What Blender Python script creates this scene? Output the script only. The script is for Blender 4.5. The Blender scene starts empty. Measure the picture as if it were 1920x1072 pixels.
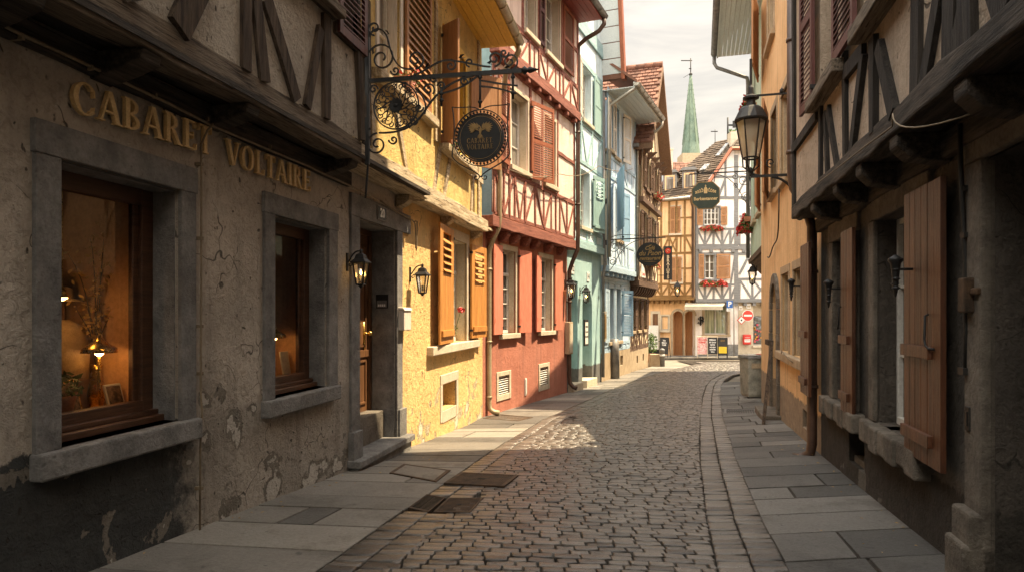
import bpy, bmesh, math, random
from math import sin, cos, pi, radians as R, hypot, atan2, sqrt
from mathutils import Vector, Matrix
random.seed(7)
rnd = random.random
def ru(a, b): return a + (b - a) * random.random()
COL = bpy.context.scene.collection
ZB = -2.0          # z of every house's base empty (z = 0 is eye level)
OFF = {}           # root name -> local offset of its origin in facade coordinates

# ------------------------------------------------------------------ facades
class Fac:
    """A facade plane. Local frame: x to the right as seen from the street, y into the wall, z up."""
    def __init__(s, x0, y0, x1, y1):
        s.o = Vector((x0, y0)); d = Vector((x1 - x0, y1 - y0)); s.L = d.length; s.d = d / s.L
        s.n = Vector((s.d.y, -s.d.x)); s.ang = atan2(s.d.y, s.d.x)
    def U(s, px, n=0.0):
        a = (px - 960) / 1280; o = s.o + s.n * n
        Y = (o.x * s.n.x + o.y * s.n.y) / (a * s.n.x + s.n.y)
        return (a * Y - o.x) * s.d.x + (Y - o.y) * s.d.y
    def H(s, px, py, n=0.0):
        a = (px - 960) / 1280; o = s.o + s.n * n
        Y = (o.x * s.n.x + o.y * s.n.y) / (a * s.n.x + s.n.y)
        return (586 - py) * Y / 1280
    def P(s, x, y, z):
        w = s.o + s.d * x - s.n * y
        return Vector((w.x, w.y, z))
L1 = Fac(-3.34, 0, -3.34 + .195 * 14.03, 14.03)
L2 = Fac(-.60, 14.03, 1.54, 19.1)
L3 = Fac(1.54, 19.1, 2.92, 22.4)
L4 = Fac(2.92, 22.4, 4.50, 26.1)
L5 = Fac(4.42, 26.15, 6.07, 30.5)
FO = Fac(7.9, 38.9, 10.18, 38.0)
FW = Fac(10.18, 38.0, 15.2, 38.0)
R1 = Fac(3.76, 8.3, 3.76 - .246 * 12, 8.3 - 12)
R2 = Fac(5.66, 15.5, 3.77, 8.3)
R3 = Fac(7.03, 20.1, 5.76, 15.5)
WORLD = Fac(0, 0, 1, 0)      # local frame = world frame

def lerp_tab(t, v):
    if v <= t[0][0]: return t[0][1]
    for (a, b), (c, d) in zip(t, t[1:]):
        if v <= c: return b + (d - b) * (v - a) / (c - a)
    return t[-1][1]
GT = [(-12, -1.2), (0, -1.39), (4.2, -1.58), (8.5, -1.80), (13, -2.05), (18, -2.14), (22, -2.22), (30, -2.40), (36, -2.45), (38, -2.45), (60, -3.0), (90, -3.4)]
XL = [(-6, -3.2), (0, -2.0), (4.16, -1.18), (6.4, -.77), (10, -.125), (13.3, .55), (16.5, 1.75), (20.6, 3.2), (26, 5.6), (29, 7.0), (32, 8.6)]
XR = [(-6, -.55), (0, .72), (4.16, 1.71), (5.42, 2.0), (8, 2.66), (13.2, 4.09), (16.8, 5.15), (20, 6.15), (22.3, 6.95), (25, 8.1), (27.2, 9.4), (29, 11), (32, 16)]
def xl(y): return lerp_tab(XL, y)
def xr(y): return lerp_tab(XR, y)
def g(x, y):
    tilt = .03 * max(0, min(1, (y - 5) / 7)) * max(0, min(1, (26 - y) / 6))
    return lerp_tab(GT, y) + tilt * max(-3, min(4, x - (xl(y) + xr(y)) / 2))

# ------------------------------------------------------------------ mesh builder
class MB:
    def __init__(s): s.v = []; s.f = []; s.sm = []; s.xf = None
    def pt(s, p):
        p = Vector(p)
        if s.xf: p = s.xf(p)
        s.v.append((p.x, p.y, p.z)); return len(s.v) - 1
    def face(s, idx, sm=False): s.f.append(tuple(idx)); s.sm.append(sm)
    def quad(s, a, b, c, d): s.face([s.pt(a), s.pt(b), s.pt(c), s.pt(d)])
    def poly(s, pts): s.face([s.pt(p) for p in pts])
    def box(s, x0, x1, y0, y1, z0, z1):
        i = [s.pt((x, y, z)) for z in (z0, z1) for y in (y0, y1) for x in (x0, x1)]
        for q in ((0, 2, 3, 1), (4, 5, 7, 6), (0, 1, 5, 4), (1, 3, 7, 5), (3, 2, 6, 7), (2, 0, 4, 6)): s.face([i[k] for k in q])
    def hexa(s, p):      # 8 points: bottom 4 loop, top 4 loop
        i = [s.pt(q) for q in p]
        for q in ((3, 2, 1, 0), (4, 5, 6, 7), (0, 1, 5, 4), (1, 2, 6, 5), (2, 3, 7, 6), (3, 0, 4, 7)): s.face([i[k] for k in q])
    def prism(s, pts, y0, y1, back=True):   # polygon in xz extruded along y
        n = len(pts); a = [s.pt((x, y0, z)) for x, z in pts]; b = [s.pt((x, y1, z)) for x, z in pts]
        s.face(a)
        if back: s.face(b[::-1])
        for k in range(n): s.face([a[k], b[k], b[(k + 1) % n], a[(k + 1) % n]])
    def bar(s, x0, z0, x1, z1, w, y0, y1, wob=.012, seg=None):   # hewn timber in the xz plane
        L = hypot(x1 - x0, z1 - z0)
        if L < 1e-4: return
        tx, tz = (x1 - x0) / L, (z1 - z0) / L; nx, nz = -tz, tx
        seg = seg or max(1, int(L / .35))
        prev = None
        for k in range(seg + 1):
            t = k / seg; cx, cz = x0 + (x1 - x0) * t, z0 + (z1 - z0) * t
            a = w / 2 + ru(-wob, wob); b = w / 2 + ru(-wob, wob); yy = y0 + ru(-wob, wob) * .25
            r = [s.pt((cx + nx * a, yy, cz + nz * a)), s.pt((cx - nx * b, yy, cz - nz * b)), s.pt((cx - nx * b, y1, cz - nz * b)), s.pt((cx + nx * a, y1, cz + nz * a))]
            if prev:
                for q in range(4): s.face([prev[q], prev[(q + 1) % 4], r[(q + 1) % 4], r[q]])
            else: s.face(r[::-1])
            prev = r
        s.face(prev)
    def tube(s, pts, r, n=8, cap=True):
        pts = [Vector(p) for p in pts]; m = len(pts); prev = None; ref = None
        for k, p in enumerate(pts):
            t = (pts[min(k + 1, m - 1)] - pts[max(k - 1, 0)])
            if t.length < 1e-7: t = Vector((0, 0, 1))
            t.normalize()
            if ref is None:
                ref = Vector((0, 0, 1)) if abs(t.z) < .9 else Vector((1, 0, 0))
            u = t.cross(ref)
            if u.length < 1e-3: u = t.cross(Vector((.3, 1, .2)))
            u.normalize(); w = u.cross(t).normalized(); ref = w
            rr = r[k] if isinstance(r, (list, tuple)) else r
            ring = [s.pt(p + (u * cos(2 * pi * q / n) + w * sin(2 * pi * q / n)) * rr) for q in range(n)]
            if prev:
                for q in range(n): s.face([prev[q], prev[(q + 1) % n], ring[(q + 1) % n], ring[q]], n > 4)
            elif cap: s.face(ring[::-1])
            prev = ring
        if cap: s.face(prev)
    def lathe(s, prof, c=(0, 0, 0), n=16, ph=0.0, sm=True):   # prof: (r, z)
        prev = None; cx, cy, cz = c
        for r, z in prof:
            ring = [s.pt((cx + r * cos(2 * pi * q / n + ph), cy + r * sin(2 * pi * q / n + ph), cz + z)) for q in range(n)]
            if prev:
                for q in range(n): s.face([prev[q], prev[(q + 1) % n], ring[(q + 1) % n], ring[q]], sm)
            else: s.face(ring[::-1])
            prev = ring
        s.face(prev)
    def strip(s, pts, w, th):   # flat iron strip following pts lying in the yz plane (x = const)
        m = len(pts)
        prev = None
        for k, (x, y, z) in enumerate(pts):
            a = pts[max(k - 1, 0)]; b = pts[min(k + 1, m - 1)]
            dy, dz = b[1] - a[1], b[2] - a[2]; l = hypot(dy, dz) or 1
            ny, nz = -dz / l * th / 2, dy / l * th / 2
            r = [s.pt((x - w / 2, y + ny, z + nz)), s.pt((x + w / 2, y + ny, z + nz)), s.pt((x + w / 2, y - ny, z - nz)), s.pt((x - w / 2, y - ny, z - nz))]
            if prev:
                for q in range(4): s.face([prev[q], prev[(q + 1) % 4], r[(q + 1) % 4], r[q]])
            else: s.face(r[::-1])
            prev = r
        s.face(prev)
    def wall(s, x0, x1, z0, z1, y, holes=(), depth=.2):
        """holes: (x0,x1,z0,z1) or (x0,x1,z0,z1,'arch'); builds the face and the reveals"""
        hs = [h for h in holes if h[1] > x0 and h[0] < x1 and h[3] > z0 and h[2] < z1]
        xs = sorted({x0, x1, *[c for h in hs for c in h[:2] if x0 < c < x1]})
        zs = sorted({z0, z1, *[c for h in hs for c in h[2:4] if z0 < c < z1]})
        for a, b in zip(xs, xs[1:]):
            for c, d in zip(zs, zs[1:]):
                mx, mz = (a + b) / 2, (c + d) / 2
                if any(h[0] < mx < h[1] and h[2] < mz < h[3] for h in hs): continue
                s.quad((a, y, c), (b, y, c), (b, y, d), (a, y, d))
        for h in hs:
            a, b, c, d = h[:4]; D = h[5] if len(h) > 5 else depth; y2 = y + D; c = max(c, z0)
            if len(h) > 4 and h[4] == 'arch':
                r = (b - a) / 2; zc = d - r; cx = (a + b) / 2
                arc = [(cx + r * cos(t * pi / 12), zc + r * sin(t * pi / 12)) for t in range(13)]
                s.poly([(b, y, d)] + [(p[0], y, p[1]) for p in arc[6::-1]] if False else [(p[0], y, p[1]) for p in arc[:7]] + [(b, y, d)])
                s.poly([(p[0], y, p[1]) for p in arc[6:]] + [(a, y, d)])
                for p, q in zip(arc, arc[1:]): s.quad((p[0], y, p[1]), (q[0], y, q[1]), (q[0], y2, q[1]), (p[0], y2, p[1]))
                d = zc
            else:
                s.quad((a, y, d), (b, y, d), (b, y2, d), (a, y2, d))
            s.quad((a, y, c), (b, y, c), (b, y2, c), (a, y2, c))
            s.quad((a, y, c), (a, y2, c), (a, y2, d), (a, y, d)); s.quad((b, y, c), (b, y2, c), (b, y2, d), (b, y, d))

def root(name, label, cat, fac, x, z, y=0.0, group=None):
    o = bpy.data.objects.new(name, None); COL.objects.link(o)
    o.empty_display_size = .2
    o.location = fac.P(x, y, z); o.rotation_euler = (0, 0, fac.ang)
    o['label'] = label; o['category'] = cat
    if group: o['group'] = group
    OFF[o.name] = (x, y, z); return o
def part(name, mb, m, parent, label=None, bevel=0.0, smooth=False, kind=None):
    """link an MB (in facade coordinates) as ONE mesh object under its thing"""
    p = parent
    while p.parent: p = p.parent
    ox, oy, oz = OFF[p.name]
    me = bpy.data.meshes.new(name)
    me.from_pydata([(a - ox, b - oy, c - oz) for a, b, c in mb.v], [], mb.f)
    me.polygons.foreach_set('use_smooth', [smooth or q for q in mb.sm]); me.materials.append(m)
    me.update()
    o = bpy.data.objects.new(name, me); COL.objects.link(o); o.parent = parent
    if label: o['label'] = label
    if kind: o['kind'] = kind
    if bevel:
        md = o.modifiers.new('Bevel', 'BEVEL'); md.width = bevel; md.segments = 2; md.limit_method = 'ANGLE'; md.angle_limit = R(40); md.use_clamp_overlap = True
    return o
def single(name, mb, m, fac, x, z, label, cat, y=0.0, group=None, bevel=0, smooth=False, kind=None):
    """a thing that is one mesh"""
    me = bpy.data.meshes.new(name)
    me.from_pydata([(a - x, b - y, c - z) for a, b, c in mb.v], [], mb.f)
    me.polygons.foreach_set('use_smooth', [smooth or q for q in mb.sm]); me.materials.append(m); me.update()
    o = bpy.data.objects.new(name, me); COL.objects.link(o)
    o.location = fac.P(x, y, z); o.rotation_euler = (0, 0, fac.ang)
    if label: o['label'] = label
    if cat: o['category'] = cat
    if group: o['group'] = group
    if kind: o['kind'] = kind
    if bevel:
        md = o.modifiers.new('Bevel', 'BEVEL'); md.width = bevel; md.segments = 2; md.limit_method = 'ANGLE'; md.angle_limit = R(40)
    return o
def copy_tree(o, parent=None):
    c = o.copy(); COL.objects.link(c)
    if parent: c.parent = parent
    else: OFF[c.name] = OFF.get(o.name, (0, 0, 0))
    for ch in list(o.children): copy_tree(ch, c)
    return c

# ------------------------------------------------------------------ materials
def _mat(name):
    m = bpy.data.materials.new(name); m.use_nodes = True
    nt = m.node_tree; return m, nt, nt.nodes, nt.links, nt.nodes['Principled BSDF']
def _ramp(N, cols, pos):
    r = N.new('ShaderNodeValToRGB'); e = r.color_ramp.elements
    while len(e) < len(cols): e.new(.5)
    for k, (c, p) in enumerate(zip(cols, pos)):
        e[k].position = p; e[k].color = (*c, 1)
    return r
def _mix(N, L, fac, a, b, mode='MIX'):
    x = N.new('ShaderNodeMixRGB'); x.blend_type = mode
    for k, v in ((0, fac), (1, a), (2, b)):
        if hasattr(v, 'links') or hasattr(v, 'is_output'): L.new(v, x.inputs[k])
        elif k == 0: x.inputs[0].default_value = v
        else: x.inputs[k].default_value = (*v, 1)
    return x.outputs[0]
def _noise(N, L, vec, scale, detail=6, rough=.6, dist=0.0):
    n = N.new('ShaderNodeTexNoise'); n.inputs['Scale'].default_value = scale; n.inputs['Detail'].default_value = detail
    n.inputs['Roughness'].default_value = rough; n.inputs['Distortion'].default_value = dist
    L.new(vec, n.inputs['Vector']); return n.outputs['Fac']
def _thr(N, L, v, a, b):
    r = N.new('ShaderNodeMapRange'); r.interpolation_type = 'SMOOTHSTEP'
    r.inputs[1].default_value = a; r.inputs[2].default_value = b; L.new(v, r.inputs[0]); return r.outputs[0]
def _math(N, L, op, a, b):
    m = N.new('ShaderNodeMath'); m.operation = op
    for k, v in ((0, a), (1, b)):
        if hasattr(v, 'is_output'): L.new(v, m.inputs[k])
        else: m.inputs[k].default_value = v
    return m.outputs[0]
def _bump(N, L, h, dist, strength=1.0, prev=None):
    b = N.new('ShaderNodeBump'); b.inputs['Distance'].default_value = dist; b.inputs['Strength'].default_value = strength
    L.new(h, b.inputs['Height'])
    if prev: L.new(prev, b.inputs['Normal'])
    return b.outputs['Normal']
def M(name, c1, c2, scale=3, stretch=(1, 1, 1), rough=.8, metal=0.0, bump=.004, bscale=None, island=0.0, spec=.4, lo=.35, hi=.65, c3=None, rvar=.12, spots=0.0):
    m, nt, N, L, B = _mat(name)
    tc = N.new('ShaderNodeTexCoord'); mp = N.new('ShaderNodeMapping'); mp.inputs['Scale'].default_value = stretch
    L.new(tc.outputs['Object'], mp.inputs[0]); v = mp.outputs[0]
    n1 = _noise(N, L, v, scale, 8, .65); n2 = _noise(N, L, v, (bscale or scale * 9), 6, .7)
    f = n1
    if island:
        gi = N.new('ShaderNodeNewGeometry'); f = _math(N, L, 'ADD', _math(N, L, 'MULTIPLY', n1, 1 - island), _math(N, L, 'MULTIPLY', gi.outputs['Random Per Island'], island))
    cols = [c1, c2] if not c3 else [c1, c2, c3]
    r = _ramp(N, cols, [lo, hi] if not c3 else [lo, (lo + hi) / 2, hi]); L.new(f, r.inputs[0])
    col = _mix(N, L, _thr(N, L, n2, .35, .75), r.outputs[0], _mix(N, L, 1.0, r.outputs[0], (.62, .60, .57) if stretch != (1, 1, 1) else (.74, .72, .70), 'MULTIPLY'))
    if bump >= .012 and stretch != (1, 1, 1):
        n3 = _noise(N, L, v, scale * 2.6, 4, .55, .3); col = _mix(N, L, _math(N, L, 'MULTIPLY', _thr(N, L, n3, .60, .66), .8), col, (.014, .011, .009))
    if spots:
        vs = N.new('ShaderNodeTexVoronoi'); vs.inputs['Scale'].default_value = 5.5; L.new(_noisevec(N, L, v), vs.inputs['Vector'])
        col = _mix(N, L, _math(N, L, 'MULTIPLY', _math(N, L, 'SUBTRACT', 1.0, _thr(N, L, vs.outputs['Distance'], .05, .13)), spots), col, (.03, .027, .024))
        n4 = _noise(N, L, v, 1.3, 7, .7, .4); col = _mix(N, L, _math(N, L, 'MULTIPLY', _thr(N, L, n4, .50, .66), spots * .8), col, _mix(N, L, 1.0, col, (.45, .42, .38), 'MULTIPLY'))
    L.new(col, B.inputs['Base Color']); B.inputs['Metallic'].default_value = metal; B.inputs['Specular IOR Level'].default_value = spec
    rr = N.new('ShaderNodeMapRange'); L.new(n2, rr.inputs[0]); rr.inputs[3].default_value = max(.03, rough - rvar); rr.inputs[4].default_value = min(1, rough + rvar); L.new(rr.outputs[0], B.inputs['Roughness'])
    if bump: L.new(_bump(N, L, n2, bump), B.inputs['Normal'])
    return m
def plaster(name, c1, c2, peel=None, pz=(0.0, 1.2), pamt=.60, plinth=None, plc=None, plx=None, rough_d=.012, rs=22, stain=None, pits=True, pscale=1.3, dirt_shade=.45, patches=()):
    """painted wall plaster; peel = (under colour, edge colour); plinth = height (object z) of a darker painted base"""
    m, nt, N, L, B = _mat(name)
    tc = N.new('ShaderNodeTexCoord'); v = tc.outputs['Object']; sx = N.new('ShaderNodeSeparateXYZ'); L.new(v, sx.inputs[0]); z = sx.outputs[2]
    n1 = _noise(N, L, v, 1.1, 8, .62); n2 = _noise(N, L, v, rs, 5, .65, 1.2); n3 = _noise(N, L, v, 6, 8, .7)
    r = _ramp(N, [c2, c1], [.36, .62]); L.new(n1, r.inputs[0]); col = r.outputs[0]
    col = _mix(N, L, _math(N, L, 'MULTIPLY', _thr(N, L, n3, .48, .78), .45), col, _mix(N, L, 1.0, col, (.62, .58, .52), 'MULTIPLY'))
    mp = N.new('ShaderNodeMapping'); mp.inputs['Scale'].default_value = (5, 5, .5); L.new(v, mp.inputs[0])
    st = _noise(N, L, mp.outputs[0], 1.0, 6, .6)
    col = _mix(N, L, _math(N, L, 'MULTIPLY', _thr(N, L, st, .48, .70), .35 if pits else .55), col, stain or tuple(c * .5 for c in c2))
    near = rough_d >= .018
    if near:      # relief hollows darkened as grime and painted shade, and hairline cracks
        col = _mix(N, L, _math(N, L, 'MULTIPLY', _thr(N, L, n2, .52, .36), dirt_shade), col, _mix(N, L, 1.0, col, (.48, .45, .41), 'MULTIPLY'))
        wv = _noisevec(N, L, v); cv = N.new('ShaderNodeTexVoronoi'); cv.feature = 'DISTANCE_TO_EDGE'; cv.inputs['Scale'].default_value = 1.5; L.new(wv, cv.inputs['Vector'])
        ck = _math(N, L, 'MULTIPLY', _math(N, L, 'SUBTRACT', 1.0, _thr(N, L, cv.outputs['Distance'], .002, .009)), _thr(N, L, n1, .50, .56))
        col = _mix(N, L, _math(N, L, 'MULTIPLY', ck, .8), col, (.03, .026, .022))
    if plinth is not None:
        e = _math(N, L, 'ADD', z, _math(N, L, 'MULTIPLY', _math(N, L, 'SUBTRACT', n3, .5), .25))
        f = _math(N, L, 'SUBTRACT', 1.0, _thr(N, L, e, plinth - .012, plinth + .012))
        if plx is not None: f = _math(N, L, 'MULTIPLY', f, _math(N, L, 'SUBTRACT', 1.0, _math(N, L, 'MULTIPLY', _thr(N, L, _math(N, L, 'ADD', sx.outputs[0], n3), plx + .3, plx + .7), .8)))
        pr = _ramp(N, [plc, tuple(c * 1.7 for c in plc)], [.35, .7]); L.new(n3, pr.inputs[0])
        col = _mix(N, L, f, col, pr.outputs[0])
    h2 = None
    if peel:
        pn = _noise(N, L, v, pscale, 10, .60, .25)
        zc = _math(N, L, 'MULTIPLY', _math(N, L, 'SUBTRACT', 1.0, _thr(N, L, z, pz[0], pz[1])), .16)
        pv = _math(N, L, 'ADD', pn, zc)
        for (pxx, pzz, prx, prz, amt) in patches:      # where the paint has flaked off
            ax = _math(N, L, 'DIVIDE', _math(N, L, 'SUBTRACT', sx.outputs[0], pxx), prx); az = _math(N, L, 'DIVIDE', _math(N, L, 'SUBTRACT', z, pzz), prz)
            dd = _math(N, L, 'ADD', _math(N, L, 'MULTIPLY', ax, ax), _math(N, L, 'MULTIPLY', az, az))
            pv = _math(N, L, 'ADD', pv, _math(N, L, 'MULTIPLY', _math(N, L, 'SUBTRACT', 1.0, _thr(N, L, dd, 0.0, 1.6)), amt))
        f = _thr(N, L, pv, pamt + .1, pamt + .108)
        f2 = _thr(N, L, pv, pamt + .155, pamt + .165)
        ur = _ramp(N, [tuple(c * .62 for c in peel[0]), peel[0]], [.35, .65]); L.new(n3, ur.inputs[0])
        col = _mix(N, L, f, col, ur.outputs[0]); col = _mix(N, L, f2, col, peel[1])
        h2 = _math(N, L, 'ADD', f, f2)
    if pits:
        vo = N.new('ShaderNodeTexVoronoi'); vo.inputs['Scale'].default_value = 7; L.new(_noisevec(N, L, v), vo.inputs['Vector'])
        pt = _math(N, L, 'SUBTRACT', 1.0, _thr(N, L, vo.outputs['Distance'], .07, .12))
        mq = N.new('ShaderNodeMapping'); mq.inputs['Scale'].default_value = (13, 13, 6.5); L.new(v, mq.inputs[0]); vq = N.new('ShaderNodeTexVoronoi'); vq.inputs['Scale'].default_value = 1.0; L.new(mq.outputs[0], vq.inputs['Vector'])
        pt = _math(N, L, 'MAXIMUM', pt, _math(N, L, 'MULTIPLY', _math(N, L, 'SUBTRACT', 1.0, _thr(N, L, vq.outputs['Distance'], .10, .17)), _thr(N, L, n3, .50, .56)))
        pitmask = pt
        col = _mix(N, L, _math(N, L, 'MULTIPLY', pt, .75), col, (.035, .03, .025))
    L.new(col, B.inputs['Base Color']); B.inputs['Roughness'].default_value = .92; B.inputs['Specular IOR Level'].default_value = .25
    nb = _bump(N, L, n2, rough_d)
    nb = _bump(N, L, n3, rough_d * 1.6, 1, nb)
    if pits: nb = _bump(N, L, _math(N, L, 'SUBTRACT', 1.0, pitmask), .012, 1, nb)
    if h2:
        inv = _math(N, L, 'SUBTRACT', 2.0, h2); nb = _bump(N, L, inv, .012, 1, nb)
    L.new(nb, B.inputs['Normal']); return m
def _noisevec(N, L, v):
    n = N.new('ShaderNodeTexNoise'); n.inputs['Scale'].default_value = 3; L.new(v, n.inputs['Vector'])
    a = N.new('ShaderNodeVectorMath'); a.operation = 'MULTIPLY_ADD'; L.new(n.outputs['Color'], a.inputs[0]); a.inputs[1].default_value = (.5, .5, .5); L.new(v, a.inputs[2])
    return a.outputs[0]
def emit(name, c, s):
    m, nt, N, L, B = _mat(name); B.inputs['Base Color'].default_value = (*c, 1); B.inputs['Emission Color'].default_value = (*c, 1); B.inputs['Emission Strength'].default_value = s; return m
def clearglass(name, refl=.12, tint=(1, 1, 1)):
    m, nt, N, L, B = _mat(name); out = N['Material Output']
    t = N.new('ShaderNodeBsdfTransparent'); t.inputs[0].default_value = (*tint, 1); gl = N.new('ShaderNodeBsdfGlossy'); gl.inputs['Roughness'].default_value = .03
    fr = N.new('ShaderNodeFresnel'); fr.inputs[0].default_value = 1.5; f = _math(N, L, 'ADD', _math(N, L, 'MULTIPLY', fr.outputs[0], .9), refl)
    mx = N.new('ShaderNodeMixShader'); L.new(f, mx.inputs[0]); L.new(t.outputs[0], mx.inputs[1]); L.new(gl.outputs[0], mx.inputs[2]); L.new(mx.outputs[0], out.inputs[0]); return m
def pane(name, c1, c2):
    m, nt, N, L, B = _mat(name)
    tc = N.new('ShaderNodeTexCoord'); mp = N.new('ShaderNodeMapping'); mp.inputs['Scale'].default_value = (7, 1, .35); L.new(tc.outputs['Object'], mp.inputs[0])
    n = _noise(N, L, mp.outputs[0], 2, 4); r = _ramp(N, [c1, c2], [.42, .62]); L.new(n, r.inputs[0]); L.new(r.outputs[0], B.inputs['Base Color'])
    B.inputs['Roughness'].default_value = .06; B.inputs['Specular IOR Level'].default_value = .9
    n2 = _noise(N, L, tc.outputs['Object'], 3, 2); L.new(_bump(N, L, n2, .012), B.inputs['Normal']); return m

HX, HZ = (.7, 10, 10), (10, 10, .7)     # grain along x / along z
m = {}
m['grey_plaster'] = plaster('grey_plaster', (.56, .495, .415), (.38, .335, .28), peel=((.25, .22, .18), (.50, .46, .40)), pz=(.4, 1.6), pamt=.635, plinth=1.23, plc=(.040, .041, .039), plx=2.1, rough_d=.026, rs=17, stain=(.16, .135, .11), pscale=2.6, dirt_shade=.35,
    patches=[(L1.U(q_[0]) - 3.0, L1.H(q_[0], q_[1]) + 2.0, q_[2], q_[3], q_[4]) for q_ in ((408, 640, .16, .30, .20), (398, 745, .20, .14, .16), (385, 828, .11, .12, .26), (442, 795, .14, .20, .25), (470, 770, .10, .10, .2), (590, 890, .35, .14, .16), (640, 860, .25, .12, .12), (20, 880, .12, .12, .26), (505, 920, .3, .1, .12), (350, 860, .1, .1, .24))])
m['upper_plaster'] = plaster('rough_upper_plaster', (.66, .59, .49), (.48, .42, .345), peel=((.24, .21, .17), (.2, .17, .14)), pz=(2, 4), pamt=.62, rough_d=.04, rs=24, dirt_shade=.3)
m['yellow'] = plaster('yellow_plaster', (.80, .54, .24), (.66, .43, .18), peel=((.55, .45, .28), (.62, .56, .42)), pz=(.3, 1.6), pamt=.605, rough_d=.024, rs=17, stain=(.42, .31, .15), pscale=2.2, dirt_shade=.22)
m['yellow_up'] = plaster('rough_yellow_plaster', (.82, .60, .24), (.58, .41, .16), rough_d=.03, rs=26, stain=(.35, .26, .12), dirt_shade=.3)
m['red_low'] = plaster('red_plaster', (.47, .19, .13), (.36, .135, .09), rough_d=.012, pits=False, stain=(.28, .12, .085))
m['pink'] = plaster('pale_pink_plaster', (.78, .62, .53), (.66, .49, .41), rough_d=.012, pits=False, stain=(.44, .30, .24))
m['teal'] = plaster('teal_plaster', (.36, .52, .52), (.27, .42, .43), rough_d=.008, pits=False, plinth=.36, plc=(.10, .10, .095), stain=(.18, .27, .28))
m['teal_pale'] = plaster('pale_mint_plaster', (.66, .76, .80), (.55, .67, .71), rough_d=.008, pits=False, stain=(.36, .46, .49))
m['blue'] = plaster('pale_blue_plaster', (.60, .70, .80), (.47, .58, .70), rough_d=.010, pits=False, stain=(.34, .42, .5))
m['cream'] = plaster('cream_plaster', (.78, .66, .46), (.66, .54, .37), rough_d=.006, pits=False)
m['far_orange'] = plaster('apricot_plaster', (.80, .53, .30), (.70, .44, .23), rough_d=.008, pits=False)
m['far_white'] = plaster('white_plaster', (.84, .78, .74), (.74, .68, .64), rough_d=.008, pits=False)
m['ochre'] = plaster('orange_plaster', (.74, .50, .27), (.62, .40, .20), rough_d=.012, rs=18, pits=False, plinth=.72, plc=(.20, .155, .11), stain=(.38, .25, .14))
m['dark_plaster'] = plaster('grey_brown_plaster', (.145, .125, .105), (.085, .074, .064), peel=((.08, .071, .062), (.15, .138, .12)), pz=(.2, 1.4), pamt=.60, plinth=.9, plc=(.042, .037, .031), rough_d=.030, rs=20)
m['dark_upper'] = plaster('tan_upper_plaster', (.66, .53, .41), (.52, .41, .31), rough_d=.035, rs=26, dirt_shade=.35)
m['sage'] = plaster('sage_plaster', (.50, .58, .46), (.42, .50, .40), rough_d=.004, pits=False)
m['stone'] = M('grey_stone', (.15, .145, .14), (.29, .28, .265), 5, rough=.9, bump=.022, bscale=38, spec=.25, spots=.35)
m['stone_dark'] = M('dark_sandstone', (.11, .096, .08), (.22, .192, .158), 4, rough=.92, bump=.025, bscale=34, spec=.2, spots=.3)
m['stone_tan'] = M('tan_sandstone', (.34, .26, .17), (.46, .36, .245), 4, rough=.9, bump=.006, bscale=40, spec=.25)
m['stone_pale'] = M('pale_sandstone', (.50, .42, .31), (.62, .54, .42), 4, rough=.9, bump=.008, bscale=40, spec=.25)
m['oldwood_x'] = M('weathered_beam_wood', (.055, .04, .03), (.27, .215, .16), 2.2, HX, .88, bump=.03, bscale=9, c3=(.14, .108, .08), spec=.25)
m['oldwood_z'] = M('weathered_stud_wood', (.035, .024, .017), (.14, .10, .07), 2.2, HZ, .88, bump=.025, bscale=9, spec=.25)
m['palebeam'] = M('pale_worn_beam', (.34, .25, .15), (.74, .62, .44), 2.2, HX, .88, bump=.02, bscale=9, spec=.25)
m['darkbeam_x'] = M('charred_and_shaded_beam', (.020, .017, .014), (.12, .096, .076), 2.2, HX, .85, bump=.03, bscale=9, spec=.3)  # dark timber; under the left jetty its tone stands for shade
m['darkbeam_z'] = M('dark_charred_stud', (.016, .013, .011), (.055, .045, .037), 2.2, HZ, .85, bump=.022, bscale=9, spec=.3)
m['redwood'] = M('red_painted_timber', (.19, .06, .042), (.36, .135, .095), 2.2, HX, .8, bump=.012, bscale=9)
m['tealwood'] = M('teal_painted_timber', (.27, .42, .45), (.38, .54, .56), 2.2, HX, .8, bump=.004, bscale=9)
m['bluewood'] = M('blue_painted_timber', (.33, .46, .58), (.44, .57, .68), 2.2, HX, .8, bump=.004, bscale=9)
m['brownwood'] = M('brown_painted_timber', (.07, .038, .022), (.15, .085, .05), 2.2, HX, .8, bump=.006, bscale=9)
m['ochrewood'] = M('ochre_painted_timber', (.17, .09, .03), (.30, .17, .06), 2.2, HX, .8, bump=.004, bscale=9)
m['greywood'] = M('grey_painted_timber', (.17, .17, .175), (.26, .26, .26), 2.2, HX, .8, bump=.004, bscale=9)
m['shut_brown'] = M('brown_varnished_boards', (.045, .017, .008), (.145, .054, .024), 1.6, HZ, .38, bump=.008, bscale=9, spec=.5)
m['shut_orange'] = M('orange_stained_wood', (.42, .17, .035), (.64, .30, .075), 1.6, HZ, .6, bump=.006, bscale=9)
m['shut_rust'] = M('rust_red_shutter_paint', (.26, .075, .035), (.36, .12, .06), 1.6, HZ, .6, bump=.004, bscale=9)
m['shut_salmon'] = M('salmon_shutter_paint', (.62, .19, .12), (.72, .25, .165), 1.6, HZ, .6, bump=.003, bscale=9)
m['shut_teal'] = M('green_shutter_paint', (.24, .38, .37), (.32, .46, .45), 1.6, HZ, .6, bump=.003, bscale=9)
m['shut_blue'] = M('blue_shutter_paint', (.22, .38, .55), (.29, .46, .62), 1.6, HZ, .6, bump=.003, bscale=9)
m['shut_pale'] = M('pale_shutter_paint', (.62, .56, .48), (.74, .68, .60), 1.6, HZ, .6, bump=.003, bscale=9)
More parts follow.
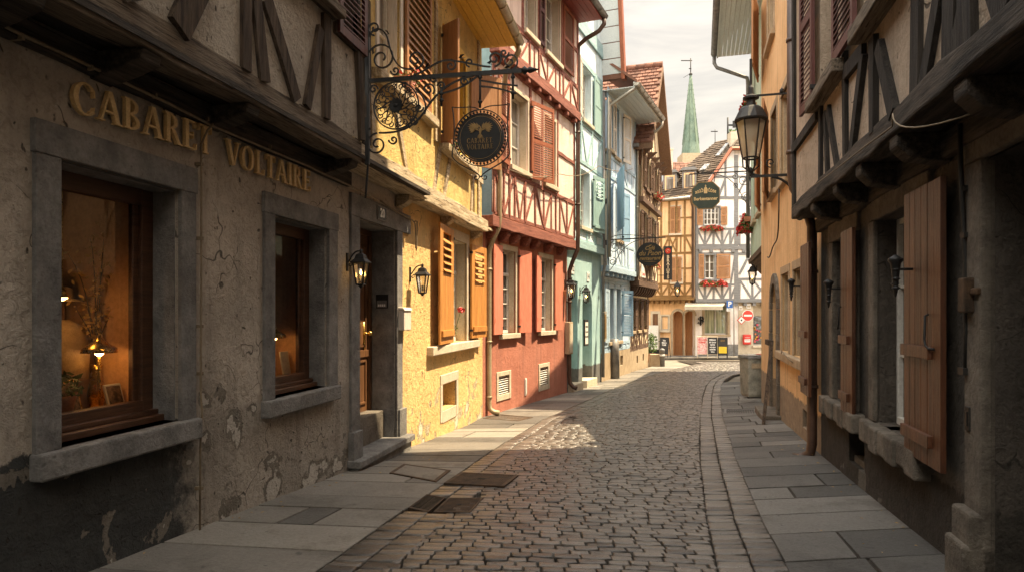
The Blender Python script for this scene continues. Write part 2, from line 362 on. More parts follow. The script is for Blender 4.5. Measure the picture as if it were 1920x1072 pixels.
m['shut_tan'] = M('light_brown_shutter_paint', (.36, .17, .07), (.46, .235, .105), 1.6, HZ, .6, bump=.003, bscale=9)
m['shut_plum'] = M('dark_red_shutter_paint', (.075, .022, .018), (.14, .042, .033), 1.6, HZ, .55, bump=.003, bscale=9)
m['white_frame'] = M('white_window_paint', (.62, .60, .55), (.76, .74, .69), 3, rough=.5, bump=.001)
m['grey_frame'] = M('greyed_window_paint', (.36, .33, .29), (.48, .45, .40), 3, rough=.6, bump=.002)
m['brown_frame'] = M('brown_window_wood', (.06, .026, .013), (.13, .058, .028), 2, HX, .45, bump=.004, bscale=9, spec=.5)
m['door_wood'] = M('brown_door_wood', (.10, .045, .02), (.20, .095, .042), 2, HZ, .42, bump=.004, bscale=9, spec=.5)
m['iron'] = M('black_wrought_iron', (.008, .008, .009), (.02, .019, .018), 8, rough=.55, bump=.002, spec=.35)
m['zinc'] = M('weathered_zinc', (.30, .28, .245), (.42, .39, .34), 5, rough=.45, metal=.75, bump=.002)
m['zinc_dark'] = M('dull_grey_pipe', (.15, .145, .14), (.24, .23, .22), 5, rough=.55, metal=.4, bump=.002)
m['pipe_brown'] = M('brown_painted_pipe', (.055, .028, .018), (.10, .055, .036), 5, rough=.4, bump=.002, spec=.5)
m['pipe_ochre'] = M('yellow_grey_pipe', (.34, .28, .18), (.46, .38, .25), 5, rough=.5, metal=.3, bump=.002)
m['brass'] = M('brass', (.62, .38, .09), (.85, .58, .18), 6, rough=.28, metal=1.0, bump=0)
m['gold'] = M('gilded_letters', (.62, .42, .19), (.82, .60, .30), 9, rough=.5, metal=.0, bump=.002)
m['gilt'] = M('old_gilt', (.17, .105, .035), (.30, .19, .07), 9, rough=.5, metal=.3, bump=.002)
m['signblack'] = M('black_sign_enamel', (.008, .009, .010), (.018, .018, .018), 4, rough=.5, bump=.001, spec=.3)
m['signgreen'] = M('dark_green_sign_enamel', (.015, .03, .018), (.03, .05, .028), 4, rough=.4, bump=.001)
m['soffit_yellow'] = M('yellow_soffit_boards', (.70, .42, .06), (.80, .50, .085), 2, HX, .6, bump=.002)
m['soffit_red'] = M('dark_red_soffit_boards', (.24, .05, .04), (.32, .075, .055), 2, HX, .6, bump=.002)
m['soffit_blue'] = M('pale_soffit_boards', (.55, .60, .62), (.64, .68, .68), 2, HX, .6, bump=.002)
m['tile'] = M('clay_roof_tiles', (.10, .045, .03), (.24, .115, .078), 3, rough=.85, bump=.006, island=.6, lo=.2, hi=.8)
m['tile_dark'] = M('dark_mossy_roof_tiles', (.06, .043, .03), (.125, .088, .06), 3, rough=.9, bump=.006, island=.5, lo=.2, hi=.8)
m['verge_wood'] = M('tan_verge_boards', (.15, .085, .05), (.24, .145, .09), 2, HX, .75, bump=.004)
m['copper'] = M('green_copper', (.085, .135, .105), (.16, .215, .165), 1.2, (1, 1, .4), .7, bump=.01, bscale=6)
m['leaf'] = M('green_leaves', (.05, .10, .02), (.12, .20, .05), 4, rough=.6, bump=0, island=.7, lo=.2, hi=.8)
m['dryleaf'] = M('golden_dried_leaves', (.30, .17, .04), (.5, .32, .1), 4, rough=.6, bump=0, island=.7, lo=.2, hi=.8)
m['petal'] = M('red_petals', (.42, .02, .02), (.62, .06, .05), 4, rough=.6, bump=0, island=.7, lo=.2, hi=.8)
m['petal_mix'] = M('mixed_petals', (.42, .02, .09), (.75, .35, .05), 4, rough=.6, bump=0, island=.9, lo=.3, hi=.8)
m['terracotta'] = M('terracotta', (.35, .15, .08), (.45, .21, .12), 6, rough=.85)
m['pane'] = pane('dark_window_glass', (.025, .027, .028), (.10, .095, .085))
m['pane_pale'] = pane('curtained_window_glass', (.10, .095, .085), (.32, .29, .245))
m['pane_green'] = pane('greenish_window_glass', (.10, .13, .08), (.30, .32, .22))
m['shopglass'] = clearglass('shop_window_glass', .03)
m['lampglass'] = clearglass('lantern_glass', .10, (.95, .92, .85))
m['black'] = M('black_void', (.008, .007, .006), (.015, .013, .011), 3, rough=.9, bump=0)
m['niche'] = M('warm_niche_plaster', (.50, .27, .12), (.60, .34, .16), 3, rough=.9, bump=.004)
m['paleglass'] = clearglass('pale_lantern_glass', .10, (.98, .96, .9))
_n = m['paleglass'].node_tree; _d = _n.nodes.new('ShaderNodeBsdfTranslucent'); _d.inputs[0].default_value = (.9, .86, .76, 1); _x = _n.nodes.new('ShaderNodeMixShader'); _x.inputs[0].default_value = .45
_o = _n.nodes['Material Output']; _n.links.new(_o.inputs[0].links[0].from_socket, _x.inputs[1]); _n.links.new(_d.outputs[0], _x.inputs[2]); _n.links.new(_x.outputs[0], _o.inputs[0])
m['flame'] = emit('lantern_flame', (1, .55, .14), 14)
m['glow'] = emit('lamp_bulb', (1, .55, .16), 10)
m['paper'] = M('white_paper', (.68, .66, .60), (.78, .76, .70), 3, rough=.8, bump=0)
m['ink'] = M('dark_ink', (.02, .02, .02), (.04, .04, .04), 3, rough=.8, bump=0)
m['white_enamel'] = M('white_enamel', (.74, .73, .70), (.82, .81, .78), 3, rough=.35, bump=0)
m['sign_red'] = M('red_sign_enamel', (.55, .035, .02), (.65, .05, .03), 3, rough=.35, bump=0)
m['sign_blue'] = M('blue_sign_enamel', (.02, .10, .36), (.03, .13, .42), 3, rough=.35, bump=0)
m['box_red'] = M('red_box_paint', (.55, .03, .02), (.64, .045, .03), 3, rough=.35, bump=0)
m['yellow_print'] = M('yellow_print', (.75, .52, .03), (.82, .60, .05), 3, rough=.6, bump=0)
m['pink_print'] = M('printed_pink_poster', (.62, .22, .22), (.80, .62, .58), 16, rough=.5, bump=0, lo=.42, hi=.58)
m['photo_print'] = M('printed_photo', (.05, .03, .02), (.42, .28, .16), 14, rough=.4, bump=0, lo=.4, hi=.62)
m['chalk'] = M('chalkboard', (.02, .02, .02), (.05, .047, .045), 4, rough=.7, bump=0)
m['cable'] = M('old_cable_sheath', (.16, .12, .075), (.26, .20, .13), 6, rough=.7, bump=.002)
m['cable_black'] = M('black_cable', (.01, .01, .01), (.025, .023, .02), 6, rough=.6, bump=0)
m['awning'] = M('cream_awning_cloth', (.44, .385, .30), (.54, .48, .38), 2, rough=.8, bump=.002)
m['bin'] = M('scuffed_grey_green_bin', (.16, .155, .13), (.30, .285, .235), 3, rough=.5, metal=.1, bump=.002, c3=(.21, .205, .17))
m['rust'] = M('rusty_cast_iron', (.035, .024, .016), (.11, .065, .036), 9, rough=.75, metal=.2, bump=.004)
m['cast'] = M('dark_cast_iron', (.025, .023, .021), (.055, .05, .045), 9, rough=.6, metal=.5, bump=.003)
m['cobble'] = M('granite_cobbles', (.018, .0165, .015), (.150, .132, .113), 5, rough=.32, bump=.008, bscale=45, island=.66, lo=.15, hi=.85, c3=(.055, .049, .042), spec=.9, rvar=.18, spots=.3)
m['slab'] = M('grey_paving_slabs', (.07, .067, .062), (.19, .178, .16), 2.5, rough=.64, bump=.016, bscale=40, island=.6, lo=.25, hi=.8, spec=.5, spots=.7)
m['slab_warm'] = M('tan_paving_slabs', (.095, .088, .078), (.28, .256, .22), 2.5, rough=.66, bump=.016, bscale=40, island=.6, lo=.25, hi=.8, spec=.5, spots=.7)
m['mortar'] = M('dark_joint_sand', (.022, .018, .014), (.06, .048, .038), 8, rough=.95, bump=.012, bscale=60, spec=.2)
m['earth'] = M('ground_cover', (.16, .14, .11), (.24, .21, .17), .6, rough=.95, bump=.01)
m['concrete'] = M('warm_concrete', (.34, .28, .2), (.46, .39, .29), 4, rough=.9, bump=.006)
m['fur'] = M('tan_cloth', (.3, .2, .1), (.45, .32, .18), 12, rough=.9)
# ------------------------------------------------------------------ components
def rotx(cx, cy, a):
    """turn about a vertical hinge at (cx, cy) in facade coordinates"""
    ca, sa = cos(a), sin(a)
    return lambda p: Vector((cx + (p.x - cx) * ca - (p.y - cy) * sa, cy + (p.x - cx) * sa + (p.y - cy) * ca, p.z))
def window(T, x0, x1, z0, z1, y=0.0, depth=.14, frame='white_frame', cols=2, rows=3, glass='pane', transom=None, holes=None, sur=None, sill=None, fw=.055, open_bars=True, label=None, sw=.12, sproud=.02, bw=.024, arch=False):
    if holes is not None: holes.append((x0, x1, z0, z1, 'rect', depth + .08))
    f = MB(); a, b = y + depth, y + depth + .06
    f.box(x0, x0 + fw, a, b, z0, z1); f.box(x1 - fw, x1, a, b, z0, z1)
    f.box(x0 + fw, x1 - fw, a, b, z1 - fw, z1); f.box(x0 + fw, x1 - fw, a - .012, b, z0, z0 + fw * 1.2)
    zt = z1
    if transom:
        zt = z0 + (z1 - z0) * transom; f.box(x0 + fw, x1 - fw, a - .03, b - .002, zt - fw * .6, zt + fw * .6)
    for c in range(1, cols):
        x = x0 + (x1 - x0) * c / cols; w = fw * .8 if c * 2 == cols else bw
        f.box(x - w / 2 - .01, x + w / 2 + .01, a - .008, b - .006, z0 + fw, z1 - fw)
    for r in range(1, rows):
        z = z0 + (zt - z0) * r / rows; f.box(x0 + fw, x1 - fw, a + .012, b - .012, z - bw / 2, z + bw / 2)
    w = part('window', f, m[frame], T, bevel=.004 if (x1 - x0) > .3 else 0, label=label)
    p = MB(); p.box(x0 + fw * .5, x1 - fw * .5, b - .02, b - .008, z0 + fw * .5, z1 - fw * .5); part('pane', p, m[glass], w)
    if sur:
        s = MB(); e = y - sproud
        s.box(x0 - sw, x0, e, y + .03, z0, z1); s.box(x1, x1 + sw, e, y + .03, z0, z1); s.box(x0 - sw - .004, x1 + sw + .004, e - .003, y + .03, z1, z1 + sw * 1.1)
        s.box(x0 + .0005, x0 + .012, y + .03, y + depth - .002, z0, z1); s.box(x1 - .012, x1 - .0005, y + .03, y + depth - .002, z0, z1); s.box(x0 + .012, x1 - .012, y + .03, y + depth - .002, z1 - .012, z1 - .0005)
        part('surround', s, m[sur], w, bevel=.006)
    if sill:
        s = MB(); ex = sw + .02 if sur else .06; s.box(x0 - ex, x1 + ex, y - .09, y + depth, z0 - .11, z0 - .002); part('sill', s, m[sill], w, bevel=.01)
    return w
def shutter(T, x0, x1, z0, z1, y, mat, style='louver', hinge=None, ang=0.0, name='shutter', pitch=.055, label=None, parentpart=True):
    """a flat shutter against the wall face y, optionally swung about one edge ('L' or 'R')"""
    b = MB(); th = .035
    if hinge: b.xf = rotx(x0 if hinge == 'L' else x1, y, -ang)
    a, c = y - th, y
    st = min(.07, (x1 - x0) * .16)
    if style == 'board':
        n = max(3, round((x1 - x0) / .13)); w = (x1 - x0) / n
        for k in range(n): b.box(x0 + k * w + .002, x0 + (k + 1) * w - .003, a + ru(0, .003), c, z0, z1)
        for zz in (z0 + (z1 - z0) * .09, z0 + (z1 - z0) * .40): b.box(x0 + .02, x1 - (x1 - x0) * .2, a - .028, a + .004, zz - .04, zz + .04)
    elif style == 'panel':
        b.box(x0, x1, a + .012, c, z0, z1)
        b.box(x0, x0 + st, a, a + .014, z0, z1); b.box(x1 - st, x1, a, a + .014, z0, z1)
        for zz in (z0, z0 + (z1 - z0) * .48, z1 - .09): b.box(x0 + st, x1 - st, a + .001, a + .014, zz, zz + .09)
    elif style == 'plain':
        b.box(x0, (x0 + x1) / 2 - .002, a, c, z0, z1); b.box((x0 + x1) / 2 + .002, x1, a + .002, c, z0, z1)
        for zz in (z0 + .25, z1 - .3): b.tube([(x0 + .03, a - .012, zz), (x0 + .03, a - .02, zz + .05), (x0 + .03, a - .012, zz + .1)], .006, 5)
    elif style == 'half':      # boards with a louvred panel above
        zl = z0 + (z1 - z0) * .60; w = (x1 - x0)
        for k in range(3): b.box(x0 + k * w / 3 + .002, x0 + (k + 1) * w / 3 - .002, a + ru(0, .003), c, z0, zl)
        b.box(x0, x0 + w * .2, a, c, zl, z1); b.box(x1 - w * .2, x1, a, c, zl, z1); b.box(x0 + w * .2, x1 - w * .2, a, c, z1 - .12, z1)
        k = 0; zz = zl + .03
        while zz < z1 - .16:
            b.hexa([(x0 + w * .2, a - .03, zz - .02), (x1 - w * .2, a - .03, zz - .02), (x1 - w * .2, c - .004, zz + .05), (x0 + w * .2, c - .004, zz + .05), (x0 + w * .2, a - .03, zz - .006), (x1 - w * .2, a - .03, zz - .006), (x1 - w * .2, c - .004, zz + .064), (x0 + w * .2, c - .004, zz + .064)]); zz += .115
        b.box(x0 + w * .06, x1 - w * .06, a - .03, a + .003, z0 + .12, z0 + .22)
    else:
        b.box(x0, x0 + st, a, c, z0, z1); b.box(x1 - st, x1, a, c, z0, z1)
        rails = [z0, z0 + (z1 - z0) * .47, z1 - .09] if style == 'louver' else [z0, z1 - .09]
        for zz in rails: b.box(x0 + st, x1 - st, a + .002, c - .002, zz, zz + .09)
        zz = z0 + .10
        while zz < z1 - .12:
            if not any(r - .02 < zz < r + .08 for r in rails):
                b.hexa([(x0 + st, a + .001, zz), (x1 - st, a + .001, zz), (x1 - st, c - .003, zz + pitch * .62), (x0 + st, c - .003, zz + pitch * .62), (x0 + st, a + .001, zz + .012), (x1 - st, a + .001, zz + .012), (x1 - st, c - .003, zz + pitch * .62 + .012), (x0 + st, c - .003, zz + pitch * .62 + .012)])
            zz += pitch
    s = part(name, b, m[mat], T, bevel=.003 if style in ('board', 'half', 'plain') else 0, label=label)
    if hinge:
        hx = x0 if hinge == 'L' else x1
        for zz in (z0 + .15, z1 - .15): h = MB(); h.box(hx - .02, hx + .02, y - .05, y + .01, zz - .02, zz + .02); part('hinge', h, m['iron'], s)
    return s
def spiral(cy, cz, r0, turns, a0, sgn=1, n=26, r1=.15):
    return [(cy + r0 * (1 - (1 - r1) * k / n) * cos(a0 + sgn * 2 * pi * turns * k / n), cz + r0 * (1 - (1 - r1) * k / n) * sin(a0 + sgn * 2 * pi * turns * k / n)) for k in range(n + 1)]
def bez(p0, p1, p2, p3, n=14):
    o = []
    for k in range(n + 1):
        t = k / n; u = 1 - t
        o.append(tuple(u**3 * a + 3 * u * u * t * b + 3 * u * t * t * c + t**3 * d for a, b, c, d in zip(p0, p1, p2, p3)))
    return o
def foliage(mb, c, r, n, s, squash=1.0, droop=0.0):
    for k in range(n):
        a = ru(0, 2 * pi); rr = sqrt(rnd()); zz = ru(-1, 1)
        p = Vector((c[0] + r[0] * rr * cos(a), c[1] + r[1] * rr * sin(a), c[2] + r[2] * zz * sqrt(max(0, 1 - rr * rr * .7)) - droop * rr))
        u = Vector((ru(-1, 1), ru(-1, 1), ru(-1, 1))).normalized(); w = u.cross(Vector((ru(-1, 1), ru(-1, 1), ru(-1, 1)))).normalized(); l = s * ru(.6, 1.3)
        mb.poly([p - u * l, p - w * l * .45 * squash, p + u * l, p + w * l * .45 * squash])
def flower_box(fac, x, z, y, w, label, group, droop=.12, mix='petal', n=1.0, h=.14, box='terracotta', size=.035):
    t = root('flower_box', label, 'flower box', fac, x, z, y, group)
    b = MB(); b.hexa([(x - w / 2 + .02, y - .09, z), (x + w / 2 - .02, y - .09, z), (x + w / 2 - .02, y + .07, z), (x - w / 2 + .02, y + .07, z), (x - w / 2, y - .11, z + h), (x + w / 2, y - .11, z + h), (x + w / 2, y + .08, z + h), (x - w / 2, y + .08, z + h)]); part('box', b, m[box], t)
    l = MB(); foliage(l, (x, y - .05, z + h + .02), (w * .55, .17, .13), int(220 * n), size, droop=droop); part('leaves', l, m['leaf'], t)
    f = MB(); foliage(f, (x, y - .09, z + h + .04), (w * .56, .2, .15), int(150 * n), size * .75, 2.0, droop=droop * 1.2); part('flowers', f, m[mix], t)
    return t
def lantern(fac, x, z, y, out, s, label, lit, group=None, body='iron', sides=4, bracket='scroll'):
    """wall lantern: z = bottom of the glass body, out = distance from the wall, s = body height"""
    t = root('wall_lantern', label, 'lantern', fac, x, z, y, group)
    cy = y - out
    b = MB(); zt = z + s * 1.52
    b.box(x - .022 * s / .3, x + .022 * s / .3, y - .018, y, z + s * .62, z + s * 1.45)
    b.tube([(x, y - .01, z + s * 1.05)] + [(x, p, q) for p, q in bez((y - .01, z + s * 1.05), (y - out * .25, z + s * 1.0), (y - out * .35, zt + s * .1), (cy, zt + s * .02))], .011 * s / .3, 6)
    b.tube([(x, p, q) for p, q in spiral(y - out * .24, z + s * .92, s * .12, 1.1, pi / 2, 1, 16)], .007 * s / .3, 5)
    part('bracket', b, m['iron'], t)
    ph = pi / 4; wt = s * .40; wb = s * .23
    c = MB()
    for k in range(sides):
        a = ph + 2 * pi * k / sides; a2 = ph + 2 * pi * (k + 1) / sides
        p0 = Vector((x + wb * cos(a), cy + wb * sin(a), z)); p1 = Vector((x + wt * cos(a), cy + wt * sin(a), z + s))
        q0 = Vector((x + wb * cos(a2), cy + wb * sin(a2), z)); q1 = Vector((x + wt * cos(a2), cy + wt * sin(a2), z + s))
        c.tube([p0, p1], .012 * s / .3, 4); c.tube([p0, q0], .012 * s / .3, 4); c.tube([p1, q1], .014 * s / .3, 4)
    c.lathe([(wb * .9, 0), (wb * .5, -s * .08), (.012, -s * .17)], (x, cy, z), sides, ph, False)
    part('cage', c, m[body], t)
    gmb = MB(); gmb.lathe([(wb * .97, .004), (wt * .97, s * .995)], (x, cy, z), sides, ph, False)
    gmb.f = gmb.f[1:-1]; gmb.sm = gmb.sm[1:-1]
    part('glass', gmb, m['lampglass'], t)
    r = MB(); r.lathe([(wt * 1.32, s * .98), (wt * 1.34, s * 1.02), (wt * .8, s * 1.18), (wt * .62, s * 1.36), (wt * .2, s * 1.44), (wt * .16, s * 1.5), (wt * .26, s * 1.55), (.006, s * 1.64)], (x, cy, z), sides, ph, False); part('lamp_roof', r, m[body], t)
    f = MB(); f.lathe([(.02 * s / .3, s * .1), (.02 * s / .3, s * .42)], (x, cy, z), 8); part('candle', f, m['white_frame'], t)
    if lit:
        f = MB(); f.lathe([(.004, 0), (.016 * s / .3, s * .07), (.013 * s / .3, s * .14), (.001, s * .26)], (x, cy, z + s * .43), 8); part('flame', f, m['flame'], t)
    return t
def pipe(T, pts, r, mat, name='downpipe', rings=(), outlet=True, n=10):
    b = MB(); b.tube(pts, r, n)
    for p in rings: b.lathe([(r * 1.22, -.02), (r * 1.22, .02)], p, 10)
    return part(name, b, m[mat], T)
def gutter(T, x0, x1, y, z, r=.075, mat='zinc'):
    b = MB(); n = 9
    for x in (x0, x1):
        for k in range(n + 1): b.pt((x, y - r * cos(pi * k / n), z - r * sin(pi * k / n)))
    for k in range(n): b.face([k, k + 1, n + 2 + k, n + 1 + k], True)
    b.face(list(range(n + 1))); b.face(list(range(n + 1, 2 * n + 2)))
    xx = x0 + .3
    while xx < x1:
        b.tube([(xx, y - (r + .006) * cos(pi * k / 8), z - (r + .006) * sin(pi * k / 8)) for k in range(9)], .009, 5); xx += .6
    b.tube([(x0, y - r, z), (x1, y - r, z)], .013, 6)
    return part('gutter', b, m[mat], T)
def soffit(T, x0, x1, yo, z, mat, name='soffit', th=.025, pitch=.14, drop=0.0):
    """boarded underside of an eave reaching out to y = -yo"""
    b = MB(); n = max(2, round(yo / pitch)); w = yo / n
    for k in range(n): b.box(x0, x1, -yo + k * w + .004, -yo + (k + 1) * w - .004, z, z + th)
    b.box(x0 - .01, x1 + .01, -yo - .04, -yo, z - .03, z + .16)
    return part(name, b, m[mat], T)
def slab_roof(T, x0, x1, yo, z, run, slope, mat, th=.1):
    """lean-to roof plane rising into the house, from an eave at y = -yo"""
    b = MB(); dz = run * slope
    b.hexa([(x0, -yo - .06, z), (x1, -yo - .06, z), (x1, -yo + run, z + dz), (x0, -yo + run, z + dz), (x0, -yo - .06, z + th), (x1, -yo - .06, z + th), (x1, -yo + run, z + dz + th), (x0, -yo + run, z + dz + th)])
    return part('roof', b, m[mat], T)
def body_walls(T, x0, x1, z0, z1, y0, y1, mat, name='side_wall'):
    b = MB()
    b.quad((x0, y0, z0), (x0, y1, z0), (x0, y1, z1), (x0, y0, z1)); b.quad((x1, y0, z0), (x1, y1, z0), (x1, y1, z1), (x1, y0, z1)); b.quad((x0, y1, z0), (x1, y1, z0), (x1, y1, z1), (x0, y1, z1))
    return part(name, b, m[mat], T)
def timber_part(T, bars, mat, y, name='timber_frame', proud=.022, wob=.012):
    """bars: (x0,z0,x1,z1,w). Each is set a hair apart in depth so no two faces share a plane"""
    b = MB()
    for k, q in enumerate(bars): b.bar(*q[:4], q[4], y - proud - (k % 7) * .0022, y + .03, wob=wob)
    return part(name, b, m[mat], T)
def bays(xs, z0, z1, pat, w=.12, rails=True):
    """half-timber bays: xs = post positions, pat = one code per bay"""
    o = []
    if rails: o += [(xs[0], z0, xs[-1], z0, w), (xs[0], z1, xs[-1], z1, w)]
    for x in xs: o.append((x, z0, x, z1, w))
    for (a, b), p in zip(zip(xs, xs[1:]), pat):
        c = (a + b) / 2; zm = (z0 + z1) / 2
        for ch in p:
            if ch == '/': o.append((a, z0, b, z1, w * .85))
            if ch == '\\': o.append((a, z1, b, z0, w * .85))
            if ch == 'X': o += [(a, z0, b, z1, w * .8), (a, z1, b, z0, w * .8)]
            if ch == 'V': o += [(a, z1, c, z0, w * .8), (c, z0, b, z1, w * .8)]
            if ch == 'A': o += [(a, z0, c, z1, w * .8), (c, z1, b, z0, w * .8)]
            if ch == '-': o.append((a, zm, b, zm, w * .85))
            if ch == '|': o.append((c, z0, c, z1, w * .85))
    return o

# ------------------------------------------------------------------ serif lettering, built stroke by stroke
def glyph(ch):
    T, t, S = .17, .075, .055
    P = []
    rect = lambda a, b, c, d: P.append([(a, c), (b, c), (b, d), (a, d)])
    def serif(x, z, w=.30, up=True): P.append([(x - w / 2, z), (x + w / 2, z), (x + w / 2, z + S), (x - w / 2, z + S)])
    def stem(x): rect(x, x + T, 0, 1); serif(x + T / 2, 0); serif(x + T / 2, 1 - S)
    def ring(cx, cz, rx, rz, ix, iz, a0, a1, n=14):
        for k in range(n):
            a, b = R(a0 + (a1 - a0) * k / n), R(a0 + (a1 - a0) * (k + 1) / n)
            P.append([(cx + rx * cos(a), cz + rz * sin(a)), (cx + ix * cos(a), cz + iz * sin(a)), (cx + ix * cos(b), cz + iz * sin(b)), (cx + rx * cos(b), cz + rz * sin(b))])
    dg = lambda x0, z0, x1, z1, w: P.append([(x0, z0), (x0 + w, z0), (x1 + w, z1), (x1, z1)])
    if ch == 'A': dg(.06, 0, .36, 1, t); dg(.64, 0, .33, 1, T); rect(.20, .66, .30, .30 + t); serif(.10, 0, .26); serif(.73, 0, .30); adv = .86
    elif ch == 'V': dg(.33, 0, .04, 1, T); dg(.42, 0, .70, 1, t); serif(.13, 1 - S, .30); serif(.74, 1 - S, .24); adv = .84
    elif ch == 'B': stem(.08); ring(.22, .74, .36, .26, .20, .19, 90, -90); ring(.22, .26, .42, .27, .25, .20, 90, -90); rect(.2, .26, .93, .995); rect(.2, .26, .003, .07); rect(.2, .26, .475, .54); adv = .74
    elif ch == 'R': stem(.08); ring(.22, .73, .38, .27, .21, .20, 90, -90); rect(.2, .26, .93, .995); rect(.2, .30, .465, .53); dg(.60, 0, .30, .49, T); serif(.72, 0, .22); adv = .84
    elif ch == 'P': stem(.08); ring(.22, .73, .38, .27, .21, .20, 90, -90); adv = .70
    elif ch == 'E': stem(.08); rect(.2, .60, .94, .997); rect(.2, .60, .003, .06); rect(.2, .48, .47, .53); P.append([(.55, .97), (.60, .97), (.61, .76), (.59, .76)]); P.append([(.56, .03), (.64, .03), (.645, .25), (.625, .25)]); rect(.445, .485, .38, .62); adv = .70
    elif ch == 'T': rect(.28, .28 + T, 0, 1); serif(.365, 0, .32); rect(.03, .70, .935, .997); P.append([(.03, .96), (.07, .96), (.05, .74), (.03, .74)]); P.append([(.66, .96), (.70, .96), (.70, .74), (.68, .74)]); adv = .74
    elif ch == 'L': stem(.08); rect(.2, .60, .003, .06); P.append([(.53, .03), (.61, .03), (.62, .27), (.60, .27)]); adv = .66
    elif ch == 'I': stem(.09); adv = .36
    elif ch == 'O': ring(.45, .5, .42, .515, .25, .45, 0, 360, 30); adv = .92
    elif ch == 'C': ring(.46, .5, .42, .515, .25, .45, 42, 318, 26); P.append([(.72, .84), (.76, .84), (.77, .62), (.745, .62)]); P.append([(.70, .13), (.755, .16), (.77, .33), (.745, .33)]); adv = .84
    else: adv = .4
    return P, adv
def word_mb(txt, h, x, z, y, th, gap=.05, squeeze=1.0, out=None):
    """returns [(char, MB)] with caps of height h standing proud of the plane y"""
    res = []
    for ch in txt:
        P, adv = glyph(ch)
        if P:
            b = MB()
            for k, pl in enumerate(P): b.prism([(x + px * h * squeeze, z + pz * h) for px, pz in pl], y - th - (k % 9) * .0004, y)
            res.append((ch, b, x))
        elif ch == '.':
            b = MB(); b.box(x, x + .1 * h, y - th, y, z, z + .1 * h); res.append((ch, b, x)); adv = .15
        x += (adv + gap) * h * squeeze
    return res, x
def text_part(txt, size, fac_xf, mat, parent, name='lettering', ex=.002, align='CENTER', shear=0.0, vertical=False, bold=0.0):
    """flat lettering from the built-in font; fac_xf maps (x, z) of the text to facade coordinates (x, y, z)"""
    cu = bpy.data.curves.new(name, 'FONT'); cu.body = txt; cu.size = size; cu.extrude = ex; cu.align_x = align; cu.align_y = 'CENTER'; cu.shear = shear; cu.resolution_u = 3; cu.offset = bold
    if vertical: cu.space_line = .82
    o = bpy.data.objects.new('tmp', cu); COL.objects.link(o)
    dg = bpy.context.evaluated_depsgraph_get(); me = bpy.data.meshes.new_from_object(o.evaluated_get(dg))
    b = MB()
    for v in me.vertices: b.v.append(tuple(fac_xf(v.co.x, v.co.y, v.co.z)))
    for p in me.polygons: b.f.append(tuple(p.vertices)); b.sm.append(False)
    bpy.data.objects.remove(o); bpy.data.curves.remove(cu); bpy.data.meshes.remove(me)
    return part(name, b, m[mat], parent)
# ================================================================== GREY HOUSE (left, with the shop windows)
f = L1
yb = f.U(755)                         # ground-floor boundary with the yellow house
yu = 7.30                             # upper boundary along the wall
GH = root('grey_house', 'grey plaster house with two shop windows and weathered timber upper storey', 'house', L1, 3.0, ZB)
holes = []
JN = .40                              # jetty overhang
# shop windows: stone surround, wooden frame, glass, niche behind
def shop_window(p0, p1, pj0, pj1, ps0, ps1):
    a, b = f.U(p0), f.U(p1); j0, j1 = f.U(pj0), f.U(pj1)
    zt, zb = .875, -.77
    holes.append((a, b, zb, zt, 'rect', .22))
    y0 = .20; fr = MB(); w = .075
    fr.box(a, a + w, y0, y0 + .07, zb, zt); fr.box(b - w * 1.5, b, y0, y0 + .07, zb, zt); fr.box(b - w * 2.2, b - w * 1.5, y0 + .03, y0 + .07, zb + .12, zt - .1)
    fr.box(a + w, b - w * 1.5, y0, y0 + .07, zt - .12, zt)
    fr.box(a + w, b - w * 1.5, y0 - .012, y0 + .07, zb + .06, zb + .155); fr.box(a + .01, b - .01, y0 - .10, y0 + .001, zb + .003, zb + .05); fr.box(a + .003, b - .003, y0 - .05, y0 + .002, zb + .05, zb + .085)
    W = part('shop_window', fr, m['brown_frame'], GH, bevel=.006)
    p = MB(); p.quad((a + w * .6, y0 + .045, zb + .1), (b - w * 1.2, y0 + .045, zb + .1), (b - w * 1.2, y0 + .045, zt - .08), (a + w * .6, y0 + .045, zt - .08)); part('pane', p, m['shopglass'], W)
    s = MB(); s.box(j0, a, -.03, .02, zb - .002, zt); s.box(b, j1, -.03, .02, zb - .002, zt); s.box(j0 - .012, j1 + .012, -.036, .02, zt, zt + .185)
    s.box(a + .0006, a + .012, .021, .199, zb + .002, zt - .013); s.box(b - .012, b - .0006, .021, .199, zb + .002, zt - .013); s.box(a + .0006, b - .0006, .021, .199, zt - .012, zt - .0006)
    part('surround', s, m['stone'], W, bevel=.01)
    s = MB(); s.box(f.U(ps0), f.U(ps1), -.085, .2, zb - .15, zb); part('sill', s, m['stone'], W, bevel=.014)
    n = MB(); e = y0 + .075; d = 1.0
    n.quad((b - .06, e, zb), (b + .02, e + d, zb), (b + .02, e + d, 1.5), (b - .06, e, 1.5))
    n.quad((a - .25, e, zb + .06), (b + .02, e, zb + .06), (b + .02, e + d, zb + .06), (a - .25, e + d, zb + .06))
    part('niche', n, m['niche'], W)
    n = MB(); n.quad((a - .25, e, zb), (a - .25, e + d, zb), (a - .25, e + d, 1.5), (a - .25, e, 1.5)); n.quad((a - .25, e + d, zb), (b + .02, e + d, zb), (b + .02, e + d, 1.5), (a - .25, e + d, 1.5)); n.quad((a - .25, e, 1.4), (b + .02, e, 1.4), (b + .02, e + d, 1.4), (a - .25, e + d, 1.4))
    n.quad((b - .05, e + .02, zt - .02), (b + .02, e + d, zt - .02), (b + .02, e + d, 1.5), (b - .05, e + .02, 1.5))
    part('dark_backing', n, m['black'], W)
    return a, b, y0
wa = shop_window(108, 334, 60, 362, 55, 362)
wb_ = shop_window(511, 613, 492, 629, 489, 627)
